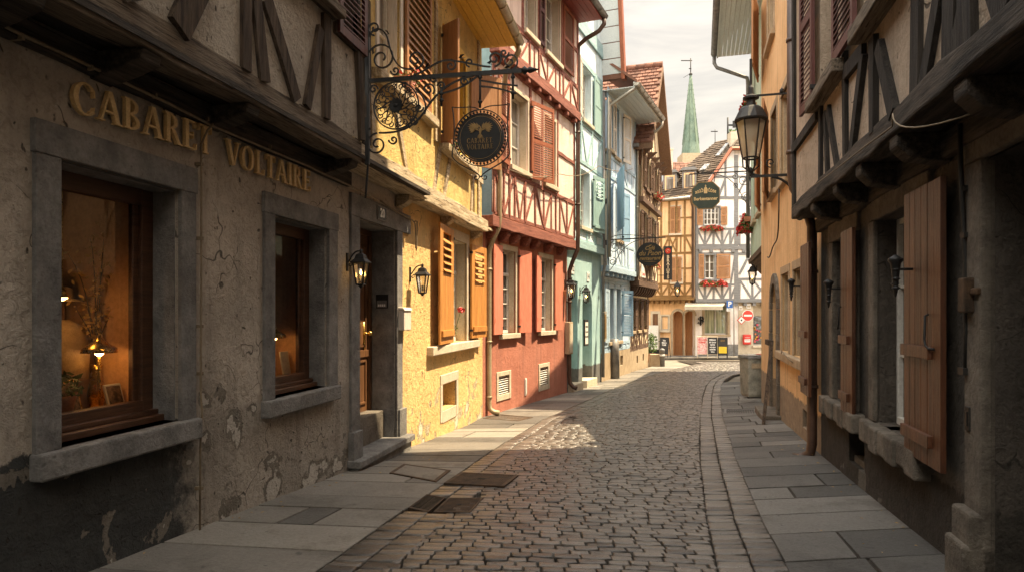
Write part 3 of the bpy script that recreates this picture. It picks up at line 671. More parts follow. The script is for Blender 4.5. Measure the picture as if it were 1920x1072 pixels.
# door
da, db = f.U(671), f.U(742); dtop = 1.10
holes.append((da, db, -2.6, dtop, 'rect', .36))
d = MB(); y = .34
d.box(da, da + .07, y, y + .06, -1.30, dtop); d.box(db - .07, db, y, y + .06, -1.30, dtop); d.box(da + .07, db - .07, y, y + .06, dtop - .08, dtop)
d.box(da + .07, db - .07, y + .03, y + .06, -1.30, dtop - .08)
for (a, b, c, e) in ((.12, .46, -1.2, -.62), (.56, .9, -1.2, -.62), (.12, .46, -.45, .9), (.56, .9, -.45, .9)):
    w = db - da; x0, x1 = da + .07 + (w - .14) * a, da + .07 + (w - .14) * b
    d.box(x0 - .03, x0, y + .012, y + .034, c, e); d.box(x1, x1 + .03, y + .012, y + .034, c, e); d.box(x0, x1, y + .012, y + .034, e - .03, e); d.box(x0, x1, y + .012, y + .034, c, c + .03)
d.box(da + .07, db - .07, y + .005, y + .034, -.58, -.49)
D = part('door', d, m['door_wood'], GH, bevel=.004)
h = MB(); hx = db - .2; h.box(hx - .025, hx + .025, y + .015, y + .03, -.5, -.12); h.tube([(hx, y + .02, -.27), (hx, y - .05, -.27)], .012, 8); h.lathe([(.004, -.03), (.026, -.018), (.03, 0), (.026, .018), (.004, .03)], (hx, y - .06, -.27), 10); h.tube([(hx - .02, y - .045, -.27), (hx - .12, y - .05, -.265)], .01, 6)
part('handle', h, m['brass'], D, smooth=True)
s = MB(); s.box(f.U(655), da, -.03, .02, -2.6, dtop); s.box(db, f.U(752), -.025, .02, -2.6, dtop); s.box(f.U(654), f.U(766), -.036, .02, dtop, 1.36)
s.box(f.U(653), f.U(670.5), -.07, .018, -2.6, -1.35); s.box(f.U(743), f.U(756), -.055, .018, -2.6, -1.30)
s.box(da + .0006, da + .012, .021, .339, -2.3, dtop - .013); s.box(db - .012, db - .0006, .021, .339, -2.3, dtop - .013); s.box(da + .0006, db - .0006, .021, .339, dtop - .012, dtop - .0006); part('door_surround', s, m['stone'], GH, bevel=.012)
s = MB(); s.box(da + .002, db - .002, .16, .42, -2.4, -1.30); part('threshold', s, m['stone_dark'], GH, bevel=.012)
s = MB(); s.box(f.U(651), f.U(757), -.17, .20, -1.745, -1.66); s.box(f.U(653), f.U(755), -.13, .20, -2.3, -1.746); part('doorstep', s, m['stone'], GH, bevel=.014)
b = MB(); b.wall(-9, yb, -2.9, 1.60, 0, holes, .36); part('wall', b, m['grey_plaster'], GH)
b = MB(); b.box(-9, yb, -JN, .1, 1.6, 1.64); part('jetty_soffit', b, m['darkbeam_x'], GH)  # dark wood colour put in for the shade under the jetty
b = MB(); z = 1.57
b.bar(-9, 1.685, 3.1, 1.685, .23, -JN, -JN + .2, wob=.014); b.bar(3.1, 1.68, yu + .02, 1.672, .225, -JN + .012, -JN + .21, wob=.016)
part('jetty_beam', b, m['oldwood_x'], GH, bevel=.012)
b = MB(); b.bar(-9, 1.49, yu + .5, 1.49, .15, -.06, .05, wob=.012); part('wall_plate', b, m['darkbeam_x'], GH, bevel=.01)  # plate coloured dark, overhang shade painted in
for px in (40, 268, 462, 655):
    x = f.U(px, .3); b = MB(); b.xf = lambda p, x=x: Vector((x + p.y, p.x, p.z))
    b.prism([(-JN + .03, 1.57), (-JN + .05, 1.50), (-.20, 1.45), (0, 1.40), (0, 1.57)], -.085, .085); part('corbel', b, m['darkbeam_x'], GH, bevel=.012)  # corbels take the same dark colour in place of jetty shade
# upper storey
uh = []
ux0, ux1 = f.U(560, JN), f.U(690, JN)
W = window(GH, f.U(606, JN), f.U(634, JN), 2.86, 4.6, -JN + .02, .12, 'brown_frame', 2, 3, 'pane', holes=uh)
s = MB(); s.box(f.U(556, JN), f.U(628, JN), -JN - .12, -JN + .1, 2.76, 2.855); part('sill', s, m['oldwood_x'], W, bevel=.01)
b = MB(); b.wall(-9, yu, 1.78, 5.3, -JN + .02, uh, .2); part('upper_wall', b, m['upper_plaster'], GH)
def q(px, py): return f.U(px, JN), f.H(px, py, JN)
T_ = []
for (p0, y0, p1, y1, w) in ((462, 120, 462, -30, .13), (497, 150, 478, -20, .12), (556, 190, 500, 0, .13), (575, 195, 602, 55, .11), (612, 225, 612, 30, .12), (334, 50, 380, -40, .20), (678, 255, 668, 30, .10), (690, 290, 690, 0, .12), (250, -20, 210, -120, .16)):
    a, c = q(p0, y0), q(p1, y1); T_.append((a[0], 1.78, c[0], c[1], w))
T_ += [(-9, 2.74, f.U(556, JN), 2.70, .13), (f.U(628, JN), 2.70, yu, 2.70, .12), (-9, 5.2, yu, 5.2, .18)]
for x in (-2, -.8, .6, 1.7, 2.6): T_ += [(x, 1.78, x, 2.7, .15), (x + .6, 1.78, x + .15, 2.7, .13)]
for x in (-1.2, .8, 2.6, 4.1): T_.append((x, 2.75, x, 5.2, .15))
timber_part(GH, T_, 'oldwood_z', -JN + .02, proud=.03, wob=.014)
shutter(GH, f.U(630, JN), f.U(682, JN), 2.66, 4.5, -JN - .01, 'shut_plum', 'louver', label='dark red louvred shutter with worn lower edge')
slab_roof(GH, -9, yu, .9, 5.15, 4.5, 1.0, 'tile_dark'); body_walls(GH, -9, yu, -2.6, 5.2, .05, 5.5, 'grey_plaster')
soffit(GH, -9, yu, .85, 5.1, 'oldwood_x')
# cables on the wall
b = MB(); pts = [(f.U(px), -.075, z) for px, z in ((-60, 1.465), (20, 1.452), (110, 1.45), (210, 1.44), (300, 1.43), (372, 1.41), (385, 1.405), (480, 1.41), (560, 1.415), (640, 1.40), (700, 1.375))]
b.tube(pts, .010, 7)
for px in (18, 150, 272, 372, 492, 610): b.box(f.U(px) - .008, f.U(px) + .008, -.088, .0, 1.425, 1.455)
single('wall_cable', b, m['cable'], L1, f.U(372), 1.41, 'long tan cable run along the grey wall above the gold letters', 'cable', -.075)
b = MB(); x = f.U(367); b.tube([(f.U(380), -.08, 1.42), (x + .06, -.10, 1.405), (x + .01, -.09, 1.35), (x, -.045, 1.25), (x, -.045, .3), (x - .005, -.045, -.6), (x - .01, -.06, -.75), (x - .01, -.045, -1.0), (x - .015, -.045, -1.62)], .008, 7)
for z in (1.1, .55, -.1, -.45, -1.3): b.box(x - .014, x + .014, -.056, .0, z - .012, z + .012)
single('conduit', b, m['cable'], L1, x, -1.6, 'thin vertical conduit running down the grey wall beside the large shop window', 'conduit')
b = MB(); x = f.U(772); b.tube([(f.U(700), -.08, 1.375), (f.U(735), -.05, 1.33), (x - .1, -.05, 1.30), (x, -.05, 1.27), (x + .03, -.05, 1.1), (x + .02, -.05, .93), (x + .05, -.05, .89), (x + .08, -.05, .95), (x + .09, -.05, 1.2), (x + .06, -.06, 1.31), (x - .02, -.05, 1.30)], .009, 6)
single('cable_loop', b, m['cable'], L1, x, 1.3, 'slack cable loop hanging on the lit wall right of the house number', 'cable', -.05)
# gold letters
LT = root('wall_lettering', 'raised gold serif capitals spelling two words across the grey wall', 'sign', L1, f.U(128), 1.0, -.04)
def letters(txt, p0, yb0, p1, yb1, h0, h1):
    x0, z0 = f.U(p0), f.H(p0, yb0); x1, z1 = f.U(p1), f.H(p1, yb1)
    res, xe = word_mb(txt, 1.0, 0, 0, 0, .03, gap=.07); k = (x1 - x0) / xe
    for ch, mb, xc in res:
        t = xc / xe; h = h0 + (h1 - h0) * t; b = MB()
        b.v = [(x0 + v[0] * k, -.012 + v[1], z0 + (z1 - z0) * t + v[2] * h) for v in mb.v]; b.f = mb.f; b.sm = mb.sm
        part('letter', b, m['gold'], LT, bevel=.0025)
letters('CABARET', 124, 208, 392, 293, .190, .215)
letters('VOLTAIRE', 417, 306, 578, 361, .195, .205)
# house number, intercom, letter box, lanterns
t = root('house_number_plate', 'small dark plate with white number 20 above the brown door', 'number plate', L1, f.U(709), 1.2, -.036)
b = MB(); a, c = f.U(701), f.U(717.5); b.box(a, c, -.05, -.036, 1.145, 1.325); P_ = part('plate', b, m['zinc_dark'], t, bevel=.006)
b = MB(); b.box(a + .012, c - .012, -.054, -.0505, 1.158, 1.312); part('plate_face', b, m['signblack'], t)
text_part('20', .15, lambda x, y_, z_: Vector(((a + c) / 2 + x, -.056 - z_, 1.235 + y_)), 'white_enamel', t, 'digits', bold=.004)
t = root('intercom', 'black intercom panel on the stone door reveal', 'intercom', L1, db, -.12, .17)
b = MB(); b.box(db - .030, db - .010, .10, .27, .06, .245); part('panel', b, m['signblack'], t, bevel=.004)
b = MB(); b.box(db - .034, db - .0302, .115, .255, .075, .165); part('name_plate', b, m['zinc_dark'], t)
b = MB()
for k in range(4): b.box(db - .037, db - .0342, .135 + k * .028, .155 + k * .028, .085, .115)
part('button', b, m['white_enamel'], t)
t = root('letter_box', 'small pale metal letter box on the lit wall right of the door', 'letter box', L1, f.U(751), -.2)
a, c = f.U(743.5), f.U(757); b = MB(); b.box(a, c, -.11, 0, -.235, .03); part('case', b, m['shut_pale'], t, bevel=.008)
b = MB(); b.hexa([(a - .012, -.125, .03), (c + .012, -.125, .03), (c + .012, 0, .03), (a - .012, 0, .03), (a - .012, -.10, .07), (c + .012, -.10, .07), (c + .012, 0, .075), (a - .012, 0, .075)]); part('lid', b, m['shut_pale'], t, bevel=.006)
lantern(L1, f.U(650), .315, 0, .17, .24, 'black wall lantern with a lit flame left of the brown door', True, 'lanterns at the door')
lantern(L1, f.U(768), .28, 0, .19, .25, 'sunlit black wall lantern right of the door with unlit candle', False, 'lanterns at the door')
# things in the shop windows
def brass_lamp(fac, x, y, zs, r, zbase, label):
    t = root('table_lamp', label, 'lamp', fac, x, zbase, y)
    b = MB(); b.lathe([(r, 0), (r * .96, .03), (r * .35, .075), (.03, .085), (.02, .12)], (x, y, zs), 20); part('lamp_shade', b, m['brass'], t, smooth=True)
    b = MB(); b.tube([(x, y, zbase), (x, y, zs + .05)], .012, 8); b.lathe([(.09, 0), (.085, .02), (.02, .04)], (x, y, zbase), 16); part('stem', b, m['brass'], t)
    b = MB(); b.lathe([(.004, 0), (.028, .02), (.03, .045), (.012, .075)], (x, y, zs - .03), 10); part('bulb', b, m['glow'], t, smooth=True)
    return t
yi = .42
brass_lamp(L1, f.U(186, -yi), yi, -.275, .115, -.71, 'brass table lamp with a wide dish shade in the large shop window')
brass_lamp(L1, f.U(514, -yi), yi, -.255, .12, -.71, 'brass dish lamp glowing in the small shop window')
def frame_card(px, py, z0, z1, w, lean, label, name='picture_frame', cat='picture frame', mat='photo_print', fm='cream'):
    x = f.U(px, -py); t = root(name, label, cat, L1, x, z0, py)
    b = MB(); b.hexa([(x - w / 2, py, z0), (x + w / 2, py, z0), (x + w / 2, py + .015, z0), (x - w / 2, py + .015, z0), (x - w / 2, py + lean, z1), (x + w / 2, py + lean, z1), (x + w / 2, py + lean + .015, z1), (x - w / 2, py + lean + .015, z1)]); part('frame', b, m[fm], t)
    b = MB(); i = .012; k = (z1 - z0); b.quad((x - w / 2 + i, py - .002 + lean * .06, z0 + k * .06), (x + w / 2 - i, py - .002 + lean * .06, z0 + k * .06), (x + w / 2 - i, py - .002 + lean * .94, z1 - k * .06), (x - w / 2 + i, py - .002 + lean * .94, z1 - k * .06)); part('picture', b, m[mat], t)
frame_card(224, .34, -.71, -.50, .15, .06, 'small printed photo card leaning at the right corner of the large shop window', 'photo_card', 'photo card', 'photo_print', 'paper')
frame_card(142, .36, -.71, -.44, .15, .07, 'glass-fronted picture frame beside the potted plant in the large shop window', fm='brass')
frame_card(541, .34, -.71, -.40, .15, .05, 'white printed notice card standing in the small shop window', 'notice_card', 'notice card', 'paper', 'paper')
x = f.U(118, -.40); t = root('potted_plant', 'leafy green plant in a clay pot at the left of the large shop window', 'plant', L1, x, -.71, .42)
b = MB(); b.lathe([(.06, 0), (.085, .15), (.09, .17)], (x, .42, -.71), 14); part('pot', b, m['terracotta'], t)
b = MB(); foliage(b, (x, .42, -.47), (.14, .12, .09), 160, .028); part('leaves', b, m['leaf'], t)
x = f.U(192, -.55); t = root('dried_branch', 'tall dried blossom branch in a vase behind the brass lamp', 'branch', L1, x, -.71, .6)
b = MB(); b.lathe([(.04, 0), (.06, .12), (.03, .3), (.04, .34)], (x, .6, -.71), 12); part('vase', b, m['brass'], t)
b = MB(); lf = MB()
for k in range(7):
    ex, ez = x + ru(-.22, .2), ru(.0, .55) if k else .62
    pts = bez((x, .6, -.4), (x + ru(-.05, .05), .6, -.1), ((x + ex) / 2, .58, ez - .2), (ex, ru(.5, .68), ez), 8); b.tube(pts, [.007 - .0006 * i for i in range(9)], 5)
    for pnt in pts[3:]: foliage(lf, pnt, (.06, .05, .05), 9, .02)
part('twigs', b, m['oldwood_z'], t); part('leaves', lf, m['dryleaf'], t)
x = f.U(117, -.5); t = root('pendant_lamp', 'tiny lit pendant lamp hanging at the left of the large shop window', 'lamp', L1, x, .1, .5)
b = MB(); b.lathe([(.05, 0), (.02, .05), (.01, .07)], (x, .5, .1), 12); b.tube([(x, .5, .16), (x, .5, 1.3)], .004, 4); part('lamp_shade', b, m['brass'], t)
b = MB(); b.lathe([(.004, -.02), (.03, -.005), (.03, .01)], (x, .5, .1), 10); part('bulb', b, m['glow'], t)
x = f.U(118, -.75); t = root('clothes_stand', 'tan garments and hat on a dark stand behind the window plant', 'stand', L1, x, -.71, .75)
b = MB(); b.tube([(x, .75, -.7), (x, .75, .1)], .015, 6); b.lathe([(.12, 0), (.1, .02), (.02, .04)], (x, .75, -.71), 12); part('pole', b, m['brownwood'], t)
b = MB(); b.lathe([(.16, -.42), (.17, -.2), (.13, -.05), (.05, 0)], (x, .75, -.05), 12); part('garment', b, m['fur'], t, smooth=True)
b = MB(); b.lathe([(.13, 0), (.125, .012), (.07, .02), (.06, .09), (.01, .11)], (x, .75, .08), 14); part('hat', b, m['fur'], t, smooth=True)
x = f.U(226, -.8); t = root('shelf_stand', 'dark shelf with small parcels behind the dried branch', 'shelf', L1, x, -.71, .8)
b = MB()
for xx in (x - .15, x + .15): b.box(xx - .015, xx + .015, .68, .92, -.71, .35)
for z in (-.4, -.1, .2): b.box(x - .14, x + .14, .68, .92, z, z + .02)
part('rack', b, m['brownwood'], t)
b = MB()
for z, w, h_ in ((-.38, .09, .12), (-.08, .07, .15), (.22, .11, .09), (-.08, -.06, .09)): b.box(x + w - .05, x + w + .05, .74, .84, z, z + h_)
part('parcel', b, m['fur'], t)

# ================================================================== YELLOW HOUSE
JY = .22
YH = root('yellow_house', 'sunlit yellow plaster house with orange wooden shutters and boarded yellow eave', 'house', L1, yb + 2, ZB)
x1 = f.U(905); xu1 = f.U(905, JY); holes = []
wx0, wx1 = f.U(844), f.U(874)
W = window(YH, wx0, wx1, -.52, 1.28, 0, .2, 'white_frame', 2, 4, 'pane_green', .70, holes, 'stone_pale', None, sw=.16)
s = MB(); s.box(f.U(800), f.U(890), -.11, .2, -.66, -.522); part('sill', s, m['stone_pale'], W, bevel=.012)
shutter(YH, f.U(808), f.U(842), -.50, 1.40, -.05, 'shut_orange', 'half', 'R', R(-4))
shutter(YH, f.U(877), f.U(898), -.48, 1.28, -.05, 'shut_orange', 'half', 'L', R(5))
fx = f.U(853); t = root('red_flower', 'single red flower leaning out of the yellow house window', 'flower', L1, fx, -.5, -.02)
b = MB(); b.tube(bez((fx, .05, -.5), (fx, .0, -.3), (fx + .05, -.05, -.1), (fx + .03, -.10, .04), 8), .005, 5); foliage(b, (fx, 0, -.3), (.05, .05, .1), 8, .03); part('stem', b, m['leaf'], t)
b = MB(); foliage(b, (fx + .03, -.10, .05), (.06, .06, .05), 50, .025, 2); part('petals', b, m['petal'], t)
va, vb = f.U(829), f.U(855); holes.append((va, vb, -1.62, -1.18, 'rect', .25))
b = MB(); b.box(va - .12, va, -.015, .03, -1.80, -1.18); b.box(vb, vb + .12, -.015, .03, -1.80, -1.18); b.box(va - .12, vb + .12, -.018, .03, -1.18, -1.02); b.box(va, vb, -.012, .03, -1.82, -1.62); V = part('cellar_vent', b, m['stone_pale'], YH, bevel=.01)
b = MB()
for k in range(4): xx = va + (vb - va) * (k + .5) / 8; b.box(xx - .006, xx + .006, .10, .112, -1.62, -1.18)
for k in range(7): zz = -1.6 + k * .065; b.box(va, va + (vb - va) * .5, .113, .125, zz - .006, zz + .006)
part('grille', b, m['white_frame'], V)
b = MB(); b.quad((va, .24, -1.62), (vb, .24, -1.62), (vb, .24, -1.18), (va, .24, -1.18)); part('vent_backing', b, m['black'], V)
b = MB(); b.wall(yb, x1, -2.9, 1.66, 0, holes, .25); part('wall', b, m['yellow'], YH)
b = MB(); xj = f.U(790, JY); b.bar(yu + .01, 1.70, xj, 1.70, .24, -JY - .09, -.01, wob=.014); b.bar(xj + .02, 1.68, xu1 + .25, 1.68, .23, -JY - .05, -.01, wob=.014); part('jetty_beam', b, m['palebeam'], YH, bevel=.012)
b = MB(); b.box(yu, x1, -JY, .1, 1.66, 1.70); part('jetty_soffit', b, m['palebeam'], YH)
for px in (772, 850, 903):
    x = f.U(px, .2); b = MB(); b.xf = lambda p, x=x: Vector((x + p.y, p.x, p.z)); b.prism([(-JY + .02, 1.58), (-JY + .02, 1.5), (-.12, 1.44), (0, 1.40), (0, 1.58)], -.09, .09); part('corbel', b, m['palebeam'], YH, bevel=.015)
uh = []; yw = -JY + .02
W = window(YH, f.U(712, JY), f.U(752, JY), 2.85, 4.75, yw, .16, 'white_frame', 2, 3, 'pane_pale', None, uh, 'shut_pale', None, sw=.09)
s = MB(); s.box(f.U(700, JY), f.U(812, JY), yw - .12, yw + .05, 2.70, 2.82); part('sill', s, m['palebeam'], W, bevel=.012)
shutter(YH, f.U(759, JY), f.U(806, JY), 2.84, 4.8, yw - .02, 'shut_tan', 'louver1', pitch=.10, label='brown louvred shutter with pale stiles')
W = window(YH, f.U(836, JY), f.U(874, JY), 2.60, 4.35, yw, .16, 'brown_frame', 2, 3, 'pane', None, uh, 'soffit_yellow', None, sw=.11)
s = MB(); s.box(f.U(826, JY), f.U(882, JY), yw - .16, yw + .05, 2.46, 2.58); part('sill', s, m['palebeam'], W, bevel=.012)
shutter(YH, f.U(815, JY), f.U(829, JY), 2.62, 4.4, yw - .02, 'shut_tan', 'panel', 'R', R(-55))
shutter(YH, f.U(882, JY), f.U(899, JY), 2.62, 4.3, yw - .02, 'shut_tan', 'panel', 'L', R(40))
b = MB(); b.wall(yu, xu1, 1.80, 5.2, yw, uh, .2); part('upper_wall', b, m['yellow_up'], YH)
X_ = lambda px: f.U(px, JY)
TT = [(X_(815), 1.8, X_(826), 2.48, .12), (X_(845), 2.46, X_(833), 1.8, .10), (X_(884), 1.8, X_(888), 2.5, .10), (X_(898), 1.8, X_(898), 5.1, .13), (yu + .06, 1.8, yu + .06, 5.1, .12), (X_(818), 2.55, X_(818), 5.1, .12), (X_(882), 2.52, xu1, 2.52, .12), (X_(702), 1.82, X_(697), 2.7, .1), (X_(740), 2.7, X_(765), 1.8, .1)]
timber_part(YH, TT, 'palebeam', yw, proud=.022)
soffit(YH, yu, xu1 + .05, .62 + JY, 5.08, 'soffit_yellow'); gutter(YH, yu, xu1 + .12, -.70 - JY, 5.16, .085, 'pipe_ochre')
slab_roof(YH, yu, xu1 + .05, .64 + JY, 5.16, 4.5, 1.0, 'tile'); body_walls(YH, yu, xu1, -2.6, 5.2, .05, 5.5, 'yellow')
px_ = f.U(909); yo = -.09
pipe(YH, [(xu1 + .02, -.70 - JY, 5.08), (xu1 + .04, -.70 - JY, 4.98), (xu1 + .06, -.62 - JY, 4.85), (xu1 + .2, -.42 - JY, 4.72), (px_ - .05, -.2 - JY, 4.62), (px_, -.09 - JY, 4.5), (px_, -.09 - JY, 4.2), (px_, -.09 - JY, 1.95), (px_, -.07 - JY, 1.75), (px_, yo - .06, 1.45), (px_, yo, 1.3), (px_, yo, .6), (px_, yo, -1.9), (px_, yo - .02, -2.0), (px_ + .01, yo - .10, -2.06), (px_ + .02, yo - .22, -2.08)], .055, 'pipe_ochre', rings=[(px_, yo, .9), (px_, yo, -.6), (px_, yo, -1.75)])
x = X_(833); flower_box(L1, x + .1, 2.59, yw - .07, .45, 'small green window plant with yellow blossoms on the upper yellow sill', 'window flowers', .16, 'yellow_print', .7, size=.03)
x = X_(752); flower_box(L1, x, 2.83, yw - .06, .3, 'little plant with a red flower on the sill by the iron bracket', 'window flowers', .05, 'petal', .35, size=.03)

# ---------------------------------------------------------------- wrought iron bracket and hanging sign
bx = f.U(687, JN); y0 = -JN - .02; za = 2.43
t = root('sign_bracket', 'ornate black wrought iron bracket with scrolls and rosette over the pavement', 'bracket', L1, bx, za, y0)
b = MB(); b.box(bx - .02, bx + .02, y0 - .015, y0 + .03, 1.55, 3.02); b.tube([(bx, y0, 1.6), (bx + .02, y0 + .02, 1.42), (bx, y0 + .03, 1.2)], .012, 6); part('wall_bar', b, m['iron'], t, bevel=.004)
b = MB(); b.box(bx - .014, bx + .014, y0 - 1.66, y0, za - .022, za + .022); b.lathe([(.02, 0), (.045, .03), (.02, .06), (.035, .08), (.003, .18)], (0, 0, 0), 8); n0 = len(b.v)
for k in range(8, n0):
    v = b.v[k]; b.v[k] = (bx + v[0], y0 - 1.64 - v[2], za + v[1])
part('arm', b, m['iron'], t)
def ir(T, pts, name='scroll', w=.018, th=.015):
    b = MB(); b.strip([(bx, y0 - p, q_) for p, q_ in pts], w, th); return part(name, b, m['iron'], T)
rc = (.31, 2.155); rr = .245
b = MB(); b.strip([(bx, y0 - rc[0] - rr * cos(2 * pi * k / 40), rc[1] + rr * sin(2 * pi * k / 40)) for k in range(41)], .02, .014)
for k in range(8):
    a = 2 * pi * k / 8; sp = [(.06 + .17 * j / 12, a + .9 * sin(j / 12 * 2.2)) for j in range(13)]
    b.strip([(bx, y0 - rc[0] - r_ * cos(q_), rc[1] + r_ * sin(q_)) for r_, q_ in sp], .012, .010)
    c = (rc[0] + .165 * cos(a + .25), rc[1] + .165 * sin(a + .25)); b.strip([(bx, y0 - p, z_) for p, z_ in spiral(c[0], c[1], .055, 1.2, a, 1, 16)], .011, .008)
for k in range(16):
    a = 2 * pi * k / 16 + .1; c = (rc[0] + .205 * cos(a), rc[1] + .205 * sin(a)); b.strip([(bx, y0 - p, z_) for p, z_ in spiral(c[0], c[1], .034, 1.1, a + pi, (-1) ** k, 12)], .012, .009)
    q_ = (rc[0] + .115 * cos(a), rc[1] + .115 * sin(a)); b.poly([(bx - .004, y0 - q_[0] - .03 * cos(a), q_[1] + .03 * sin(a)), (bx - .008, y0 - q_[0] - .012 * sin(a), q_[1] - .012 * cos(a)), (bx - .004, y0 - q_[0] + .02 * cos(a), q_[1] - .02 * sin(a)), (bx - .008, y0 - q_[0] + .012 * sin(a), q_[1] + .012 * cos(a))])
b.xf = None
for k in range(10):
    a = 2 * pi * k / 10; p = Vector((bx - .015, y0 - rc[0], rc[1])); q1 = p + Vector((-.01, -.085 * cos(a), .085 * sin(a))); w_ = Vector((0, -.028 * cos(a + pi / 2), .028 * sin(a + pi / 2)))
    md_ = p + (q1 - p) * .55; b.poly([p, md_ + w_, q1, md_ - w_]); b.poly([p + Vector((.03, 0, 0)), md_ + w_ + Vector((.03, 0, 0)), q1 + Vector((.03, 0, 0)), md_ - w_ + Vector((.03, 0, 0))])
b.lathe([(.004, -.03), (.03, -.015), (.03, .015), (.004, .03)], (bx, y0 - rc[0], rc[1]), 10)
part('rosette', b, m['iron'], t)
S_ = lambda *a, **k: ir(t, spiral(*a), **k)
ir(t, bez((.02, 2.9), (.04, 3.0), (.18, 3.0), (.22, 2.85), 12) + bez((.22, 2.85), (.27, 2.62), (.34, 2.50), (.50, 2.53), 12)[1:])
S_(.15, 2.66, .16, 1.6, pi * .9, -1); S_(.52, 2.62, .10, 1.5, -pi / 2, 1); S_(.07, 2.98, .075, 1.4, -pi / 2, -1)
ir(t, bez((.50, 2.46), (.68, 2.50), (.75, 2.62), (.92, 2.58), 14) + bez((.92, 2.58), (1.1, 2.55), (1.2, 2.50), (1.32, 2.49), 10)[1:])
S_(.90, 2.53, .06, 1.3, pi / 2, -1); S_(1.36, 2.57, .08, 1.5, -pi / 2, 1); S_(1.52, 2.53, .09, 1.5, -pi / 2, 1); S_(1.46, 2.62, .05, 1.2, 0, -1)
ir(t, bez((1.15, 2.41), (.85, 2.38), (.72, 2.22), (.62, 2.08), 14) + bez((.62, 2.08), (.52, 1.93), (.38, 1.86), (.12, 1.88), 12)[1:], w=.02, th=.016)
S_(.10, 1.76, .12, 1.6, pi / 2, 1); S_(.66, 2.30, .07, 1.5, -pi / 4, 1); S_(.80, 2.33, .045, 1.3, pi, -1); S_(.06, 2.34, .05, 1.3, 0, 1)
ir(t, bez((.62, 2.05), (.66, 2.15), (.60, 2.25), (.52, 2.32), 8)); S_(.56, 2.12, .05, 1.2, 0, -1)
ir(t, bez((.80, 2.25), (1.0, 2.28), (1.1, 2.34), (1.2, 2.42), 8)); ir(t, bez((1.2, 2.36), (1.35, 2.33), (1.45, 2.30), (1.60, 2.28), 8)); ir(t, bez((1.2, 2.30), (1.38, 2.28), (1.48, 2.24), (1.58, 2.2), 8))
S_(.30, 2.52, .05, 1.3, pi, 1); S_(.40, 2.36, .035, 1.2, 0, 1); S_(.72, 2.40, .04, 1.2, pi / 2, 1); S_(1.05, 2.36, .05, 1.3, pi / 2, 1); S_(.50, 1.98, .05, 1.3, pi / 2, -1); S_(.28, 1.80, .05, 1.3, pi, 1); S_(1.10, 2.55, .045, 1.2, -pi / 2, -1)
b = MB()
for px_, pz_, aa in ((.62, 2.52, .6), (.98, 2.60, .3), (1.28, 2.53, 0), (.58, 2.26, 2.4), (.70, 2.16, 2.2), (.46, 1.90, 1.6), (.05, 2.70, 1.2), (.24, 2.90, 2.6), (.04, 1.92, 3.0), (1.46, 2.47, 0)):
    for s_ in (-.5, .5): b.poly([(bx - .006, y0 - px_, pz_), (bx - .012, y0 - px_ - .045 * cos(aa + s_) , pz_ + .045 * sin(aa + s_)), (bx, y0 - px_ - .08 * cos(aa + s_ * .5), pz_ + .08 * sin(aa + s_ * .5)), (bx + .012, y0 - px_ - .03 * cos(aa), pz_ + .03 * sin(aa))])
part('iron_leaf', b, m['iron'], t)
for tt, z0_, z1_ in ((1.21, 2.08, 2.44), (1.55, 2.15, 2.42), (.80, 2.12, 2.3)): b = MB(); b.tube([(bx, y0 - tt, z0_), (bx, y0 - tt, z1_)], .012, 6); b.lathe([(.004, -.03), (.026, 0), (.004, .03)], (bx, y0 - tt, z0_ + .06), 8); b.lathe([(.004, -.03), (.026, 0), (.004, .03)], (bx, y0 - tt, z1_ - .05), 8); part('hanger', b, m['iron'], t)
# the sign board: faces along the street
sc = (1.215, 1.775); SR = .225
t = root('hanging_sign', 'round black hanging sign with gilt bird and gold lettering in a beaded rim', 'sign', L1, bx, 2.05, y0 - sc[0])
SX = lambda yy, z_, dx: Vector((bx + dx, y0 - sc[0] - yy, sc[1] + z_))
b = MB(); b.xf = lambda p: SX(p.x, p.z, p.y)
b.prism([(SR * cos(2 * pi * k / 40), SR * 1.02 * sin(2 * pi * k / 40)) for k in range(40)], -.014, .014); part('board', b, m['signblack'], t)
b = MB(); b.xf = lambda p: SX(p.x, p.z, p.y)
for k in range(40):
    a0, a1 = 2 * pi * k / 40, 2 * pi * (k + 1) / 40
    for d_ in (-.0165, .0145): b.prism([(r_ * cos(q_), r_ * 1.02 * sin(q_)) for r_, q_ in ((SR * .935, a0), (SR * .95, a0), (SR * .95, a1), (SR * .935, a1))], d_, d_ + .002)
part('gold_line', b, m['gilt'], t)
b = MB(); b.strip([(bx, y0 - sc[0] - (SR + .012) * cos(2 * pi * k / 48), sc[1] + (SR + .012) * 1.02 * sin(2 * pi * k / 48)) for k in range(49)], .04, .012); b.strip([(bx, y0 - sc[0] - (SR + .055) * cos(2 * pi * k / 48), sc[1] + (SR + .055) * 1.02 * sin(2 * pi * k / 48)) for k in range(49)], .02, .008)
for k in range(44):
    a = 2 * pi * k / 44; b.lathe([(.003, -.014), (.014, 0), (.003, .014)], (bx, y0 - sc[0] - (SR + .034) * cos(a), sc[1] + (SR + .034) * 1.02 * sin(a)), 6)
part('beaded_rim', b, m['iron'], t)
b = MB()
for sg in (-1, 1):
    pts = bez((sg * .30, .33), (sg * .25, .1), (sg * .30, -.1), (sg * .30, -.18), 10) + bez((sg * .30, -.18), (sg * .22, -.30), (sg * .08, -.30), (0, -.40), 10)[1:]
    b.strip([(bx, y0 - sc[0] - p, sc[1] + q_) for p, q_ in pts], .014, .01)
    b.strip([(bx, y0 - sc[0] - p, sc[1] + q_) for p, q_ in spiral(sg * .045, -.40, .04, 1.2, pi / 2, sg, 14)], .012, .008)
    b.strip([(bx, y0 - sc[0] - p, sc[1] + q_) for p, q_ in bez((sg * .30, .33), (sg * .2, .30), (sg * .1, .35), (0, .28), 10)], .012, .008)
